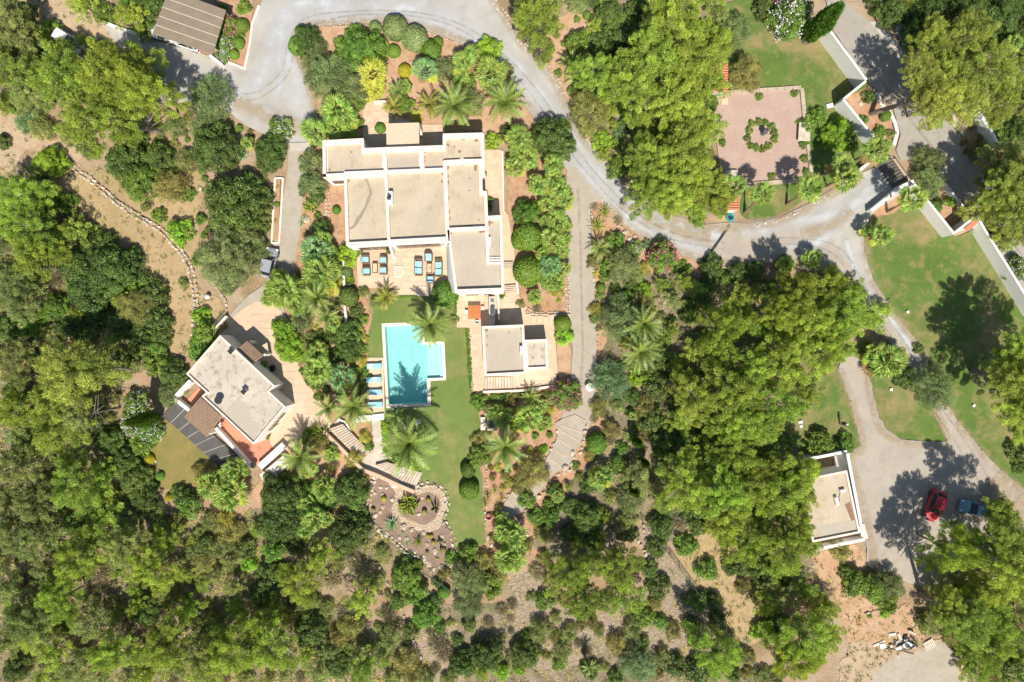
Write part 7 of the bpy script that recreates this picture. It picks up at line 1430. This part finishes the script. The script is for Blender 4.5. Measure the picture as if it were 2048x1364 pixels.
for r, c, x, y, rr_, mt, lab in ((0, 0, 1970, 1130, 60, 'yucca', 'pale yucca rosette on the slope beside the upper left lane'), (0, 0, 1945, 1245, 50, 'agave', 'blue-grey agave below the pale yucca near the lane'), (1, 0, 1080, 360, 42, 'yucca', 'spiky yucca on the curving stone wall'), (1, 1, 80, 175, 45, 'agave', 'grey agave beside the long planter strip'), (1, 1, 175, 130, 22, 'yucca', 'small plant in the upper long planter bed'), (1, 1, 155, 400, 22, 'yucca', 'small plant in the lower long planter bed'),
                                 (1, 1, 385, 380, 38, 'agave', 'blue-green succulent at the pale boulder by the lane'), (1, 1, 360, 430, 34, 'agave', 'blue-green succulent cluster left of the lane boulder'), (1, 1, 640, 305, 26, 'yucca', 'small green rosette in the bed left of the main house'), (1, 1, 850, 960, 50, 'yucca', 'spiky plant at the lower left terrace corner'), (1, 2, 740, 330, 72, 'yucca', 'upper large spiky green rosette at the lane fork'), (1, 2, 680, 440, 88, 'yucca', 'lower large spiky green rosette at the lane fork'),
                                 (2, 1, 1100, 1600, 1, 'agave', None), (3, 1, 1085, 105, 72, 'agave', 'large blue-grey agave in the cactus rockery'), (3, 1, 1205, 255, 32, 'agave', 'small white agave left of the yellow tuft in the rockery'), (3, 1, 1300, 240, 62, 'yucca', 'yellow-green spiky tuft in the lower rockery'), (3, 1, 1225, 350, 45, 'agave', 'green agave at the left rim of the lower rockery'), (3, 1, 1060, 235, 26, 'yucca', 'small yucca outside the left rim of the rockery'), (3, 1, 1170, 180, 22, 'agave', 'tiny agave beside white stone in the rockery'),
                                 (3, 1, 610, 740, 42, 'yucca', 'single pale yucca in the lower left scrub'), (3, 1, 130, 205, 40, 'yucca', 'pale yucca below the dense dark trees under the cottage'), (3, 2, 1225, 170, 55, 'yucca', 'yucca rosette by the dark tree at the fence top'), (3, 2, 1690, 720, 28, 'yucca', 'topmost small yucca on the clearing right of the fence'), (3, 2, 1750, 825, 32, 'yucca', 'second small yucca on the clearing right of the fence'), (3, 2, 1820, 960, 32, 'yucca', 'third small yucca on the clearing right of the fence'), (3, 2, 1880, 1040, 32, 'agave', 'bluish agave at the lower end of the fence clearing'), (3, 2, 1325, 10, 34, 'agave', 'small agave under the pines at the top of the fence'),
                                 (3, 3, 375, 520, 30, 'yucca', 'small rosette on the pink soil left of the grey-green shrub'), (3, 3, 385, 405, 28, 'yucca', 'small dark rosette on the pink soil under the garage'), (2, 0, 1270, 1060, 40, 'agave', 'agave in the corner bed of the cottage lawn'), (2, 1, 540, 740, 100, 'yucca', 'large dry rosette above the long stair'), (2, 1, 480, 690, 70, 'yucca', 'second dry rosette above the long stair'), (2, 1, 600, 1000, 60, 'yucca', 'spiky rosette below the long stair'),
                                 (1, 1, 430, 280, 65, 'yucca', 'pale branching euphorbia beside the lane'), (2, 2, 35, 0, .5, 'yucca', None)):
    if lab: AG.append((*T(r, c, x, y), rr_ / 3.988, mt, lab))
# ------------------------------------------------------------------ planting
used = {}
def where(x, y, kindlook, size):
    best = sorted(LAND, key=lambda l: (l[1] - x) ** 2 + (l[2] - y) ** 2)[0]
    dx = x - best[1]; dy = y - best[2]; a = math.degrees(atan2(-dy, dx)) % 360
    names = ['right of', 'above right of', 'above', 'above left of', 'left of', 'below left of', 'below', 'below right of']
    s = names[int(((a + 22.5) % 360) // 45)]
    nm = best[0]; nm = 'the ' + nm
    return (s + ' ' + nm, math.hypot(dx, dy))
PEND = []
def later(o, look, px, py, rpx, cat, group, lab=None):
    if lab: tag(o, lab, cat, group); return
    size = 'large ' if rpx > 45 else ('small ' if rpx < 20 else '')
    wv, d = where(px, py, look, size); PEND.append((size + look, wv, d, o, cat, group))
def flush():
    g = {}
    for p in PEND: g.setdefault((p[0], p[1]), []).append(p)
    words = ['nearest', 'second nearest', 'third nearest', 'fourth nearest', 'fifth nearest', 'sixth nearest', 'seventh nearest', 'eighth nearest', 'ninth nearest', 'tenth nearest', 'eleventh nearest', 'twelfth nearest', 'thirteenth nearest', 'fourteenth nearest', 'fifteenth nearest', 'sixteenth nearest']
    for (lk, wv), ps in g.items():
        ps.sort(key=lambda p: p[2])
        for i, p in enumerate(ps):
            lab = lk + ' ' + wv
            if len(ps) > 1: lab = (words[i] if i < 16 else 'outermost') + ' ' + lab
            tag(p[3], lab, p[4], p[5])
GRP = {'tree': 'trees', 'shrub': 'shrubs', 'palm': 'palms'}
def plant(px, py, rpx, kind, hov=None, lab=None, rng=random):
    if rpx < 1: return None
    fl, fs, leaf, cat, nm, look = KIND[kind]
    pine = kind in ('pine', 'ypine', 'gpine')
    r0 = rpx / S
    fam = fl if r0 > (2.6 if pine else 1.9) else fs
    R0 = {'pineL': 4.5, 'pineS': 2.2, 'airy': 4.5, 'roundL': 3.4, 'roundS': 1.2, 'fineL': 3.2, 'fineS': 1.2, 'twigL': 2.4, 'twigS': 1.1, 'ball': 1.2}[fam]
    zc = {'pineL': 6.3, 'pineS': 2.9, 'airy': 7.2, 'roundL': 2.3, 'roundS': .8, 'fineL': 2.3, 'fineS': .75, 'twigL': .9, 'twigS': .5, 'ball': .8}[fam]
    hs = hov or 1.0
    s = r0 / R0 * (.95 if pine else .9)
    zs = (s if not fam in ('pineL', 'airy') else s * .6 + .4) * hs
    z = zc * zs; k = (H - z) / H; s *= k
    p = P(px, py, z); p.z = -0.02
    rz = rng.uniform(0, 2 * pi); var = rng.randint(0, 2 if fam in ('pineL', 'roundL', 'fineL') else 1)
    e = empty(nm, p, rz, scale=(s * rng.uniform(.94, 1.06), s * rng.uniform(.94, 1.06), zs))
    fo, tk = proto(fam, leaf, var)
    link('crown', fo, e)
    if tk: link('inner_branches' if fam == 'ball' else 'trunk', tk, e)
    if kind in ('olew', 'olep', 'rose'):
        fm, _ = proto('flower', 'fwhite' if kind == 'olew' else 'fpink', var)
        o = link('blossoms', fm, e, scale=(R0 / 1.2 * .98,) * 3 if kind != 'rose' else (.8,) * 3); tag(o, kind='stuff')
    later(e, look, px, py, rpx, cat, ('pines' if pine else nm.replace('_', ' ') + 's') + ' of the grounds', lab)
    return e
rngp = random.Random(11)
OCC = []
for px, py, rp, kd, hv, lab in PL:
    if rp < 1: continue
    plant(px, py, rp, kd, hv, lab, rngp); OCC.append((px, py, rp))
for px, py, rp, kd, th, base in FP:
    if rp < 1 or kd == 'yuc' and rp < 5: continue
    if kd == 'yuc':
        e = rosette(P(px, py, .3) * 1.0 + Vector((0, 0, -.1)), rp / S, 'yucca', rngp, 'yucca_plant', 22); later(e, 'green yucca rosette', px, py, rp, 'plant', 'yuccas beside the pool lawn'); OCC.append((px, py, rp)); continue
    r = rp / S; kind = 'date' if kd.startswith('date') else 'fan'
    top = P(px, py, th + (.5 if kind == 'date' else .2)); top.z = th
    if base: bs = P(*base); 
    else: bs = Vector((top.x + rngp.uniform(-.15, .15), top.y + rngp.uniform(-.15, .15), 0))
    mat = {'fan': 'fan', 'fany': 'fanyel' if rngp.random() < .5 else 'fan', 'fanb': 'fanblue', 'date': 'date', 'datey': 'dateyel'}[kd]
    nm = 'date_palm' if kind == 'date' else 'fan_palm'
    e = palm(bs, top, r * (H - th) / H * (1.0 if kind == 'date' else 1.0), kind, mat, rngp, nm)
    look = {'fan': 'fan palm', 'fany': 'yellowish fan palm', 'fanb': 'bluish fan palm', 'date': 'feathery date palm', 'datey': 'yellow-green feather palm'}[kd]
    later(e, look, px, py, rp, 'palm', 'date palms of the garden' if kind == 'date' else 'fan palms of the garden'); OCC.append((px, py, rp))
for px, py, rp, mt, lab in AG:
    e = rosette(P(px, py, .3) + Vector((0, 0, -.25)), rp / S, mt, rngp, 'agave_plant' if mt == 'agave' else 'yucca_plant', 34 if rp > 12 else 22); tag(e, lab, 'plant', 'rosette plants'); OCC.append((px, py, rp))
# special trees
def leantree(base, head, hz, rpx, leaf, fam, name, lab, cat='tree', r0=.3, heads=None):
    bs = P(*base); tp = P(*head, hz); e = empty(name, bs); d = tp - bs
    b = MB(); b.tube([(0, 0, -.1), tuple(d * .3 + Vector((0.1, .1, 0))), tuple(d * .6), tuple(d * .92)], [r0 * 1.15, r0, r0 * .75, r0 * .4], 8); 
    for k in range(9):
        a = rngp.uniform(0, 6.28); q = d * rngp.uniform(.55, .85); b.tube([q, q + Vector((cos(a) * 1.2, sin(a) * 1.2, .5)), q + Vector((cos(a) * 2.6, sin(a) * 2.6, 1.2))], [r0 * .4, r0 * .25, .03], 5)
    b.obj('trunk', M['bark'], e)
    for hx, hy, hr in (heads or [(0, 0, rpx)]):
        R0 = {'airy': 4.5, 'pineL': 4.5}[fam]; zl = {'airy': 6.2, 'pineL': 5.4}[fam]
        fo, tk = proto(fam, leaf, rngp.randint(0, 1)); s = hr / S / R0 * .9
        link('crown', fo, e, (d.x + hx / S, d.y - hy / S, hz - zl * s), (0, 0, rngp.uniform(0, 6)), s)
    tag(e, lab, cat); return e
leantree((1740, 228), (1868, 190), 8.5, 60, 'ypine', 'airy', 'pine_tree', 'big yellowish pine whose bare trunk leans over the road at the upper right', heads=[(0, 0, 48), (45, 10, 50), (-25, -45, 36)])
leantree((1942, 742), (2045, 765), 9.5, 70, 'pine', 'pineL', 'pine_tree', 'tall pine at the right edge casting the huge shadow on the lawn', heads=[(0, 0, 58), (20, -55, 52), (10, 55, 52), (70, 0, 60), (60, 70, 50)], r0=.38)
leantree((1908, 425), (2010, 385), 8.0, 60, 'ypine', 'pineL', 'pine_tree', 'pine leaning right from behind the tiled shelter', heads=[(0, 0, 42), (40, -30, 48), (30, 40, 44)])
leantree((275, 743), (185, 728), 7.5, 60, 'ypine', 'airy', 'pine_tree', 'pine with two pale trunks leaning left beyond the oleanders', heads=[(0, 0, 30), (-45, 0, 40)], r0=.18)
leantree((240, 815), (170, 830), 6.0, 40, 'gpine', 'pineL', 'pine_tree', 'grey pine on a leaning pale trunk left of the oleanders', heads=[(-20, 0, 34)], r0=.16)
leantree((1838, 1186), (1938, 1246), 10.0, 50, 'pine', 'pineL', 'pine_tree', 'tall pine leaning out of the shaded edge below the parking', heads=[(0, 0, 48), (-30, -25, 32)], r0=.26)
leantree((1925, 1090), (2046, 1140), 10.0, 55, 'pine', 'pineL', 'pine_tree', 'tall pine behind the blue car at the right edge', heads=[(0, 0, 56), (-20, -50, 40)], r0=.3)
leantree((325, 268), (270, 252), 3.0, 20, 'pine', 'pineL', 'pine_tree', 'leaning grey pine trunk right of the big upper left pines', heads=[(-12, -8, 22)], r0=.3)
# cypresses
for base, h, rw, lab, tilt in (((1611, 82), 8.6, 1.25, 'tall dark cypress leaning over the top end of the boundary wall', 0), ((322, 832), 7.2, .85, 'slim dark cypress by the white oleanders at the cottage lawn', 0), ((1262, 975), 4.2, .6, 'small dark cypress, upper one in the shaded garden', 0), ((1268, 880), 4.2, .6, 'small dark cypress, lower left of the blue-green tree', 0), ((1284, 922), 3.8, .55, 'small slim cypress, lowest in the shaded garden', 0)):
    p = P(*base); e = empty('cypress_tree', p, rngp.uniform(0, 6), lab, 'tree', scale=(rw, rw, h / 8.9)); fo, tk = proto('cyp', 'cyp', 0); link('crown', fo, e); link('trunk', tk, e)
# dead tree
e = empty('dead_tree', P(734, 1212), label='bare pale dead tree in the lower left scrub', cat='tree'); b = MB(); rr = random.Random(4)
def branch(b, p, d, l, r, n):
    q = p + d * l; b.tube([p, p.lerp(q, .5) + Vector((rr.uniform(-.06, .06), rr.uniform(-.06, .06), .05)) * l, q], [r, r * .8, r * .6], 5)
    if n:
        for k in range(rr.choice((2, 3))):
            d2 = (d + Vector((rr.uniform(-.8, .8), rr.uniform(-.8, .8), rr.uniform(-.1, .5)))).normalized(); branch(b, q, d2, l * rr.uniform(.6, .8), r * .6, n - 1)
branch(b, Vector((0, 0, 0)), Vector((-.5, .4, .55)).normalized(), 1.6, .12, 5); b.obj('trunk', M['bark2'], e)
# cactus: branching euphorbia clumps, barrels, columns
def columns(px, r, n, h, mat, lab, name='cactus_clump'):
    e = empty(name, P(*px), label=lab, cat='cactus'); rr = random.Random(int(px[0]))
    for k in range(n):
        a = rr.uniform(0, 6.28); q = sqrt(rr.random()) * r; x, y = cos(a) * q, sin(a) * q; hh = h * (1 - .5 * q / r) * rr.uniform(.7, 1.2); b = MB()
        b.tube([(x * .6, y * .6, 0), (x, y, hh * .5), (x * 1.12, y * 1.12, hh)], [.07, .08, .05], 6); b.obj('stem', L[mat], e)
    return e
columns((819, 1009), 1.35, 110, 1.3, 'yucca', 'broad pale branching cactus clump in the round rockery bed')
columns((872, 1014), .55, 9, 2.0, 'clip', 'cluster of tall column cactus at the right of the round rockery bed')
columns((880, 1080), .4, 16, .8, 'clip', 'short column cactus group near the right rim of the rockery')
columns((623, 413), 1.0, 45, 1.1, 'yucca', 'pale finger cactus beside the lane left of the main house')
bar = MB(); bar.lathe([(.12, 0), (.34, .12), (.42, .35), (.34, .58), (.12, .68), (.01, .66)], n=14)
for x, y, s_, lab in ((769, 996, .9, 'golden barrel cactus in the upper left rockery'), (857.5, 998, .75, 'golden barrel cactus at the top of the round rockery bed'), (857, 1070, .6, 'left golden barrel cactus of a pair under the rockery path'), (864, 1070, .6, 'right golden barrel cactus of a pair under the rockery path'), (867.5, 1083, .7, 'single golden barrel in the middle of the lower rockery'), (850, 1022, .9, 'flat grey-green cactus cushion in the round bed'), (887, 1097, 1.1, 'broad olive cactus cushion at the right rim'), (748, 1018, .7, 'dull barrel cactus at the left rim of the rockery'), (855, 1103, .6, 'dark small cactus left of the speckled stones'), (873, 1115, .3, 'left of two tiny yellow cacti at the bottom of the rockery'), (877, 1116, .3, 'right of two tiny yellow cacti at the bottom of the rockery')):
    o = link('barrel_cactus', bar.mesh('barrel_cactus', L['yellow' if 'golden' in lab or 'yellow' in lab else 'browngreen']), None, P(x, y), None, s_); tag(o, lab, 'cactus')
# roses
ROS = ((607, 405), (663, 418), (543, 425), (520, 485), (508, 555), (535, 620), (580, 635), (645, 650), (697, 620), (745, 565), (745, 510), (720, 455))
ORD = ('topmost', 'upper right, next to the top', 'upper left, next to the top', 'left side, second from the top', 'left side, middle', 'lower left, outermost', 'lower left, inner', 'lowest', 'lower right', 'right side, lower', 'right side, middle', 'right side, upper')
for (x, y), od in zip(ROS, ORD): plant(1380 + x / 4.4, 150 + y / 4.4, 8.5, 'rose', None, 'small rose bush of the central ring, ' + od, rngp); 
for (x, y), lab in zip(((612, 185), (925, 155), (970, 415), (995, 615), (1005, 735), (1025, 850), (287, 592), (720, 893)), ('at the top middle of the rose garden', 'in the upper right corner of the rose garden', 'above the stone table bench', 'below the stone table bench', 'lower right side of the rose garden', 'in the lower right corner of the rose garden', 'on the left side of the rose garden', 'at the bottom of the rose garden in palm shade')):
    plant(1380 + x / 4.4, 150 + y / 4.4, 9, 'rose', None, 'small rose bush ' + lab, rngp)
# stone rings round the roses
stone_line('rose_ring_stones', 'ring of small pale stones around the central roses', 'stone edging', [[(1380 + (625 + cos(a) * 150) / 4.4, 150 + (530 + sin(a) * 150) / 4.4) for a in np.linspace(0, 2 * pi, 26)]], .28, 1, .2, skip=.25)
# pots
potm = MB(); potm.lathe([(.16, 0), (.24, .3), (.27, .34), (.22, .34), (.2, .28), (.02, .28)], n=12); potme = potm.mesh('pot_body', M['pot'])
for x, y, s_, lab in ((1003, 590.5, 1.4, 'round potted plant at the left corner of the paved walk below the steps'), (972, 395, .8, 'upper small pot by the right wall of the main house'), (978, 401, .9, 'middle pot by the right wall of the main house'), (983, 402, .8, 'outer pot of the pot group by the main house'), (974, 408, .9, 'lower pot of the pot group by the main house'), (975, 420, 1.0, 'pot in the shade at the right corner of the main house'), (969, 352, 1.0, 'pot beside the right walk of the main house'), (780, 503, 1.2, 'dark potted plant at the wall between the terraces'), (768, 492, .8, 'pot with pink flowers at the terrace awning'), (455, 652, 1.1, 'pot with red flowers at the upper corner of the cottage'), (443, 655, .8, 'smaller pot beside the red flowers of the cottage'), (533, 728, 1.3, 'potted plant at the cottage entrance corner'), (539, 873, .9, 'small pot on the red balcony by the cottage corner')):
    e = empty('plant_pot', P(x, y) + Vector((0, 0, ZT)), 0, lab, 'flower pot', scale=(s_,) * 3); link('pot_body', potme, e); fo, tk = proto('roundS', 'bush', 0); link('plant', fo, e, (0, 0, .25), None, .28)
    if 'flower' in lab: fm, _ = proto('flower', 'fpink', 0); tag(link('blossoms', fm, e, (0, 0, .25), None, .28), kind='stuff')
def hedge(px, rad, leaf, lab):
    c = smooth_open([P(*p) for p in px], rad * 1.1); o_ = Vector((c[0][0], c[0][1], 0)); e = empty('low_hedge', o_, label=lab, cat='hedge')
    for p in c:
        fo, tk = proto('roundS', leaf, rngp.randint(0, 1)); link('hedge_section', fo, e, (p[0] - o_.x, p[1] - o_.y, -.05), (0, 0, rngp.uniform(0, 6)), (rad / 1.3, rad / 1.3, rad / 1.5))
hedge([(936, 660), (938, 700), (941, 745), (943, 776)], .38, 'bush', 'low green hedge along the right edge of the pool lawn')
hedge([(795, 593), (815, 593), (833, 593)], .32, 'bush', 'low green border hedge under the front edge of the terrace')
hedge([(914, 592), (912, 615), (914, 640)], .35, 'bush', 'low green hedge between the pool lawn and the kitchen terrace')
hedge([(766, 842), (768, 870), (770, 905)], .4, 'bright', 'narrow green hedge strip right of the paved path')
hedge([(778, 918), (805, 930), (835, 940)], .38, 'bright', 'bright green hedge strip above the lower stair')
# wild fill: further shrubs where the photograph shows continuous scrub
occ = np.array(OCC)
def fill(poly_px, n, kinds, rmin, rmax, seed, ov=.55):
    global occ
    rr = random.Random(seed); poly = np.array(poly_px, float); mn_ = poly.min(0); mx_ = poly.max(0); c = 0; tries = 0
    while c < n and tries < n * 40:
        tries += 1; x = rr.uniform(mn_[0], mx_[0]); y = rr.uniform(mn_[1], mx_[1]); r = rr.uniform(rmin, rmax)
        if not inside((x, y), poly): continue
        if in_reg(tuple(P(x, y)[:2]), AVOID): continue
        d = np.hypot(occ[:, 0] - x, occ[:, 1] - y)
        if np.any(d < (occ[:, 2] + r) * ov): continue
        plant(x, y, r, rr.choice(kinds), None, None, rr); occ = np.vstack([occ, (x, y, r)]); c += 1
AVOID = ['dirt_track', 'dry_terrace', 'lawn', 'cottage_lawn', 'wall_lawn', 'gate_lawn', 'island_lawn', 'left_lawn', 'gravel_drive', 'gravel_lane', 'house_lane', 'public_road', 'rose_garden_floor', 'rockery_soil', 'rockery_path', 'terrace', 'house_walk', 'entrance_court', 'paved_path', 'cottage_forecourt', 'pale_clearing', 'gravel_patch', 'stepped_path_surface']
fill([(0, 680), (230, 660), (240, 900), (290, 1000), (420, 1040), (620, 1080), (700, 1130), (640, 1200), (760, 1290), (800, 1364), (0, 1364)], 75, ['pine', 'gpine', 'gpine', 'scrub', 'brown', 'dry', 'dry', 'pine', 'scrub'], 10, 24, 1, .74)
fill([(0, 340), (120, 360), (200, 480), (320, 620), (330, 700), (240, 750), (0, 700)], 25, ['pine', 'gpine', 'carob', 'bush'], 12, 30, 2, .62)
fill([(0, -10), (300, -10), (300, 60), (60, 210), (0, 210)], 14, ['gpine', 'pine', 'bush'], 10, 24, 3, .62)
fill([(750, 1130), (1000, 1110), (1450, 1200), (1560, 1364), (760, 1364)], 55, ['scrub', 'brown', 'dry', 'bush', 'dark'], 8, 22, 4, .75)
fill([(1320, 560), (1680, 560), (1700, 720), (1600, 900), (1640, 1080), (1560, 1250), (1330, 1020)], 45, ['pine', 'pine', 'dark', 'gpine'], 12, 30, 5, .6)
fill([(1140, -10), (1440, -10), (1440, 420), (1300, 400), (1180, 290)], 30, ['pine', 'dark', 'pine', 'bush'], 12, 28, 6, .6)
fill([(1740, -10), (2060, -10), (2060, 330), (1990, 280), (1850, 110)], 26, ['carob', 'dark', 'ypine', 'carob'], 14, 30, 7, .6)
fill([(1850, 1050), (2048, 1000), (2060, 1364), (1900, 1364), (1880, 1200)], 26, ['pine', 'gpine', 'brown'], 12, 28, 8, .6)
fill([(1150, 480), (1420, 540), (1330, 760), (1200, 760), (1190, 560)], 20, ['bush', 'scrub', 'brown', 'dark', 'yel'], 6, 21, 9, .62)
fill([(1170, 760), (1330, 760), (1260, 1050), (1080, 1080), (1060, 1040), (1160, 920)], 18, ['dark', 'bush', 'scrub', 'brown', 'pine', 'dry'], 7, 24, 10, .62)
fill([(560, 560), (690, 520), (735, 640), (735, 820), (640, 800), (575, 700)], 22, ['bush', 'scrub', 'yel', 'dark'], 8, 16, 12, .7)
fill([(170, 290), (400, 220), (540, 280), (540, 380), (400, 480), (300, 430)], 22, ['scrub', 'bush', 'brown'], 6, 15, 13, .85)
fill([(1850, 260), (1990, 420), (2048, 340), (1990, 290), (1900, 200)], 12, ['brown', 'scrub', 'dry'], 6, 14, 14, .8)
fill([(975, 790), (1110, 790), (1060, 960), (985, 1080), (975, 900)], 22, ['bush', 'yel', 'brown'], 6, 12, 15, .75)
flush()

# ------------------------------------------------------------------ ground cover nobody could count
def tufts(name, lab, n, regs, mats, seed, rlo, rhi, blades=9, avoid=(), rect=(-75, -55, 75, 55)):
    g = np.random.default_rng(seed); c = []
    polys = [pl for nm in regs for pl in REG[nm]]; ar = [0.5 * abs(np.dot(p[:, 0], np.roll(p[:, 1], 1)) - np.dot(p[:, 1], np.roll(p[:, 0], 1))) for p in polys]
    ar = [min(a, 9000) for a in ar]
    for p, a in zip(polys, ar):
        m_ = int(n * a / sum(ar)); k = 0; t = 0; lo = np.maximum(p.min(0), rect[:2]); hi = np.minimum(p.max(0), rect[2:])
        while k < m_ and t < m_ * 6:
            t += 1; q = (g.uniform(lo[0], hi[0]), g.uniform(lo[1], hi[1]))
            if inside(q, p) and not (avoid and in_reg(q, avoid)): c.append(q); k += 1
    c = np.array(c); N_ = len(c); C = np.repeat(c, blades, 0); n_ = len(C)
    a = g.uniform(0, 2 * pi, n_); el = g.uniform(.25, 1.2, n_); sz = np.repeat(g.uniform(rlo, rhi, N_), blades) * g.uniform(.6, 1.2, n_)
    d = np.stack([np.cos(a) * np.cos(el), np.sin(a) * np.cos(el), np.sin(el)], 1); s = np.stack([-np.sin(a), np.cos(a), np.zeros(n_)], 1) * (sz * .13)[:, None]
    o = np.concatenate([C + g.normal(size=(n_, 2)) * (sz * .35)[:, None], np.zeros((n_, 1))], 1)
    V = np.stack([o - s, o + s, o + d * sz[:, None]], 1).reshape(-1, 3); F = np.arange(len(V)).reshape(-1, 3)
    ob = link(name, mesh(name, V, F, L[mats])); tag(ob, lab, 'ground cover', kind='stuff')
tufts('dry_grass_cover', 'dry grass tufts on the wild slopes and woodland floor', 15000, ['woodland_floor', 'stony_bank', 'pink_clearing'], 'drygrass', 1, .18, .5)
tufts('low_scrub_cover', 'low green scrub between the trees', 9000, ['woodland_floor', 'woodland_floor', 'garden_soil'], 'gpine', 2, .15, .42, 10, ('stony_bank', 'gravel_drive', 'gravel_lane', 'house_walk', 'lawn'))
tufts('slope_grass_cover', 'thin dry grass on the mown terrace slope', 10000, ['dry_terrace', 'dirt_track', 'pale_clearing'], 'drygrass', 3, .06, .16, 6, ())
tufts('lawn_cover', 'rough green grass blades of the lawns', 16000, ['lawn', 'wall_lawn', 'gate_lawn', 'island_lawn', 'left_lawn'], 'bush', 4, .05, .12, 5, ('gravel_drive', 'rose_garden_floor', 'public_road', 'rockery_soil', 'rockery_path'))
tufts('bed_cover', 'small low plants in the garden beds', 2200, ['garden_soil', 'island_bed', 'house_bed', 'roadside_bed', 'gate_bed', 'carport_bed'], 'bush', 5, .12, .32, 12, ('gravel_drive', 'gravel_lane', 'house_walk', 'lawn', 'terrace'))
tufts('weed_cover', 'scattered dry weeds on the clearings and the slope', 900, ['dry_terrace', 'dirt_track', 'pink_clearing', 'pale_clearing'], 'gpine', 7, .18, .45, 14, ('gravel_patch',))
# loose stones
def pebbles(name, lab, n, regs, seed, lo_, hi_, mat, avoid=()):
    g = np.random.default_rng(seed); c = []
    for p in [pl for nm in regs for pl in REG[nm]]:
        lo = np.maximum(p.min(0), (-72, -50)); hi = np.minimum(p.max(0), (72, 50)); k = 0; t = 0
        while k < n and t < n * 5:
            t += 1; q = (g.uniform(lo[0], hi[0]), g.uniform(lo[1], hi[1]))
            if inside(q, p) and not (avoid and in_reg(q, avoid)): c.append(q); k += 1
    base = np.array([(1, 0, 0), (-.9, .1, 0), (0, 1, 0), (.1, -.9, 0), (0, 0, .7), (0, 0, -.3)]); fc_ = np.array([(0, 2, 4), (2, 1, 4), (1, 3, 4), (3, 0, 4)])
    V = []; F = []
    for i, q in enumerate(c):
        s = g.uniform(lo_, hi_); a = g.uniform(0, 6.28); R_ = np.array([(cos(a), -sin(a), 0), (sin(a), cos(a), 0), (0, 0, 1)]); b_ = (base * (1, g.uniform(.5, 1), g.uniform(.5, 1)) * s + g.normal(size=(6, 3)) * s * .12) @ R_.T
        V.append(b_ + (q[0], q[1], .03)); F.append(fc_ + 6 * i)
    ob = link(name, mesh(name, np.concatenate(V), np.concatenate(F), M[mat])); tag(ob, lab, 'stones', kind='stuff')
pebbles('loose_stones', 'loose pale stones scattered over the stony banks', 1500, ['stony_bank'], 1, .05, .20, 'stone')
pebbles('scattered_stones', 'small stones scattered over the clearings and beds', 520, ['pink_clearing', 'pale_clearing', 'garden_soil', 'dirt_track', 'woodland_floor'], 2, .04, .16, 'stone', ('gravel_drive', 'gravel_lane', 'house_walk', 'lawn', 'terrace', 'cottage_forecourt'))

# everything that rests on a sheet of paving, gravel or grass stands on top of it
for o in list(COL.objects):
    if o.parent or o.get('category') not in ('car', 'person', 'rock', 'lamp', 'table', 'bench', 'kerb', 'sculpture', 'tub', 'barbecue', 'stump', 'hose', 'plank', 'block', 'scrap heap', 'pallet', 'cactus', 'plant', 'gate', 'railing', 'fence', 'flower pot'): continue
    if o.location.z > .06: continue
    q = (o.location.x, o.location.y)
    o.location.z += max([z for pl, z in SHEETS if inside(q, pl)], default=0)
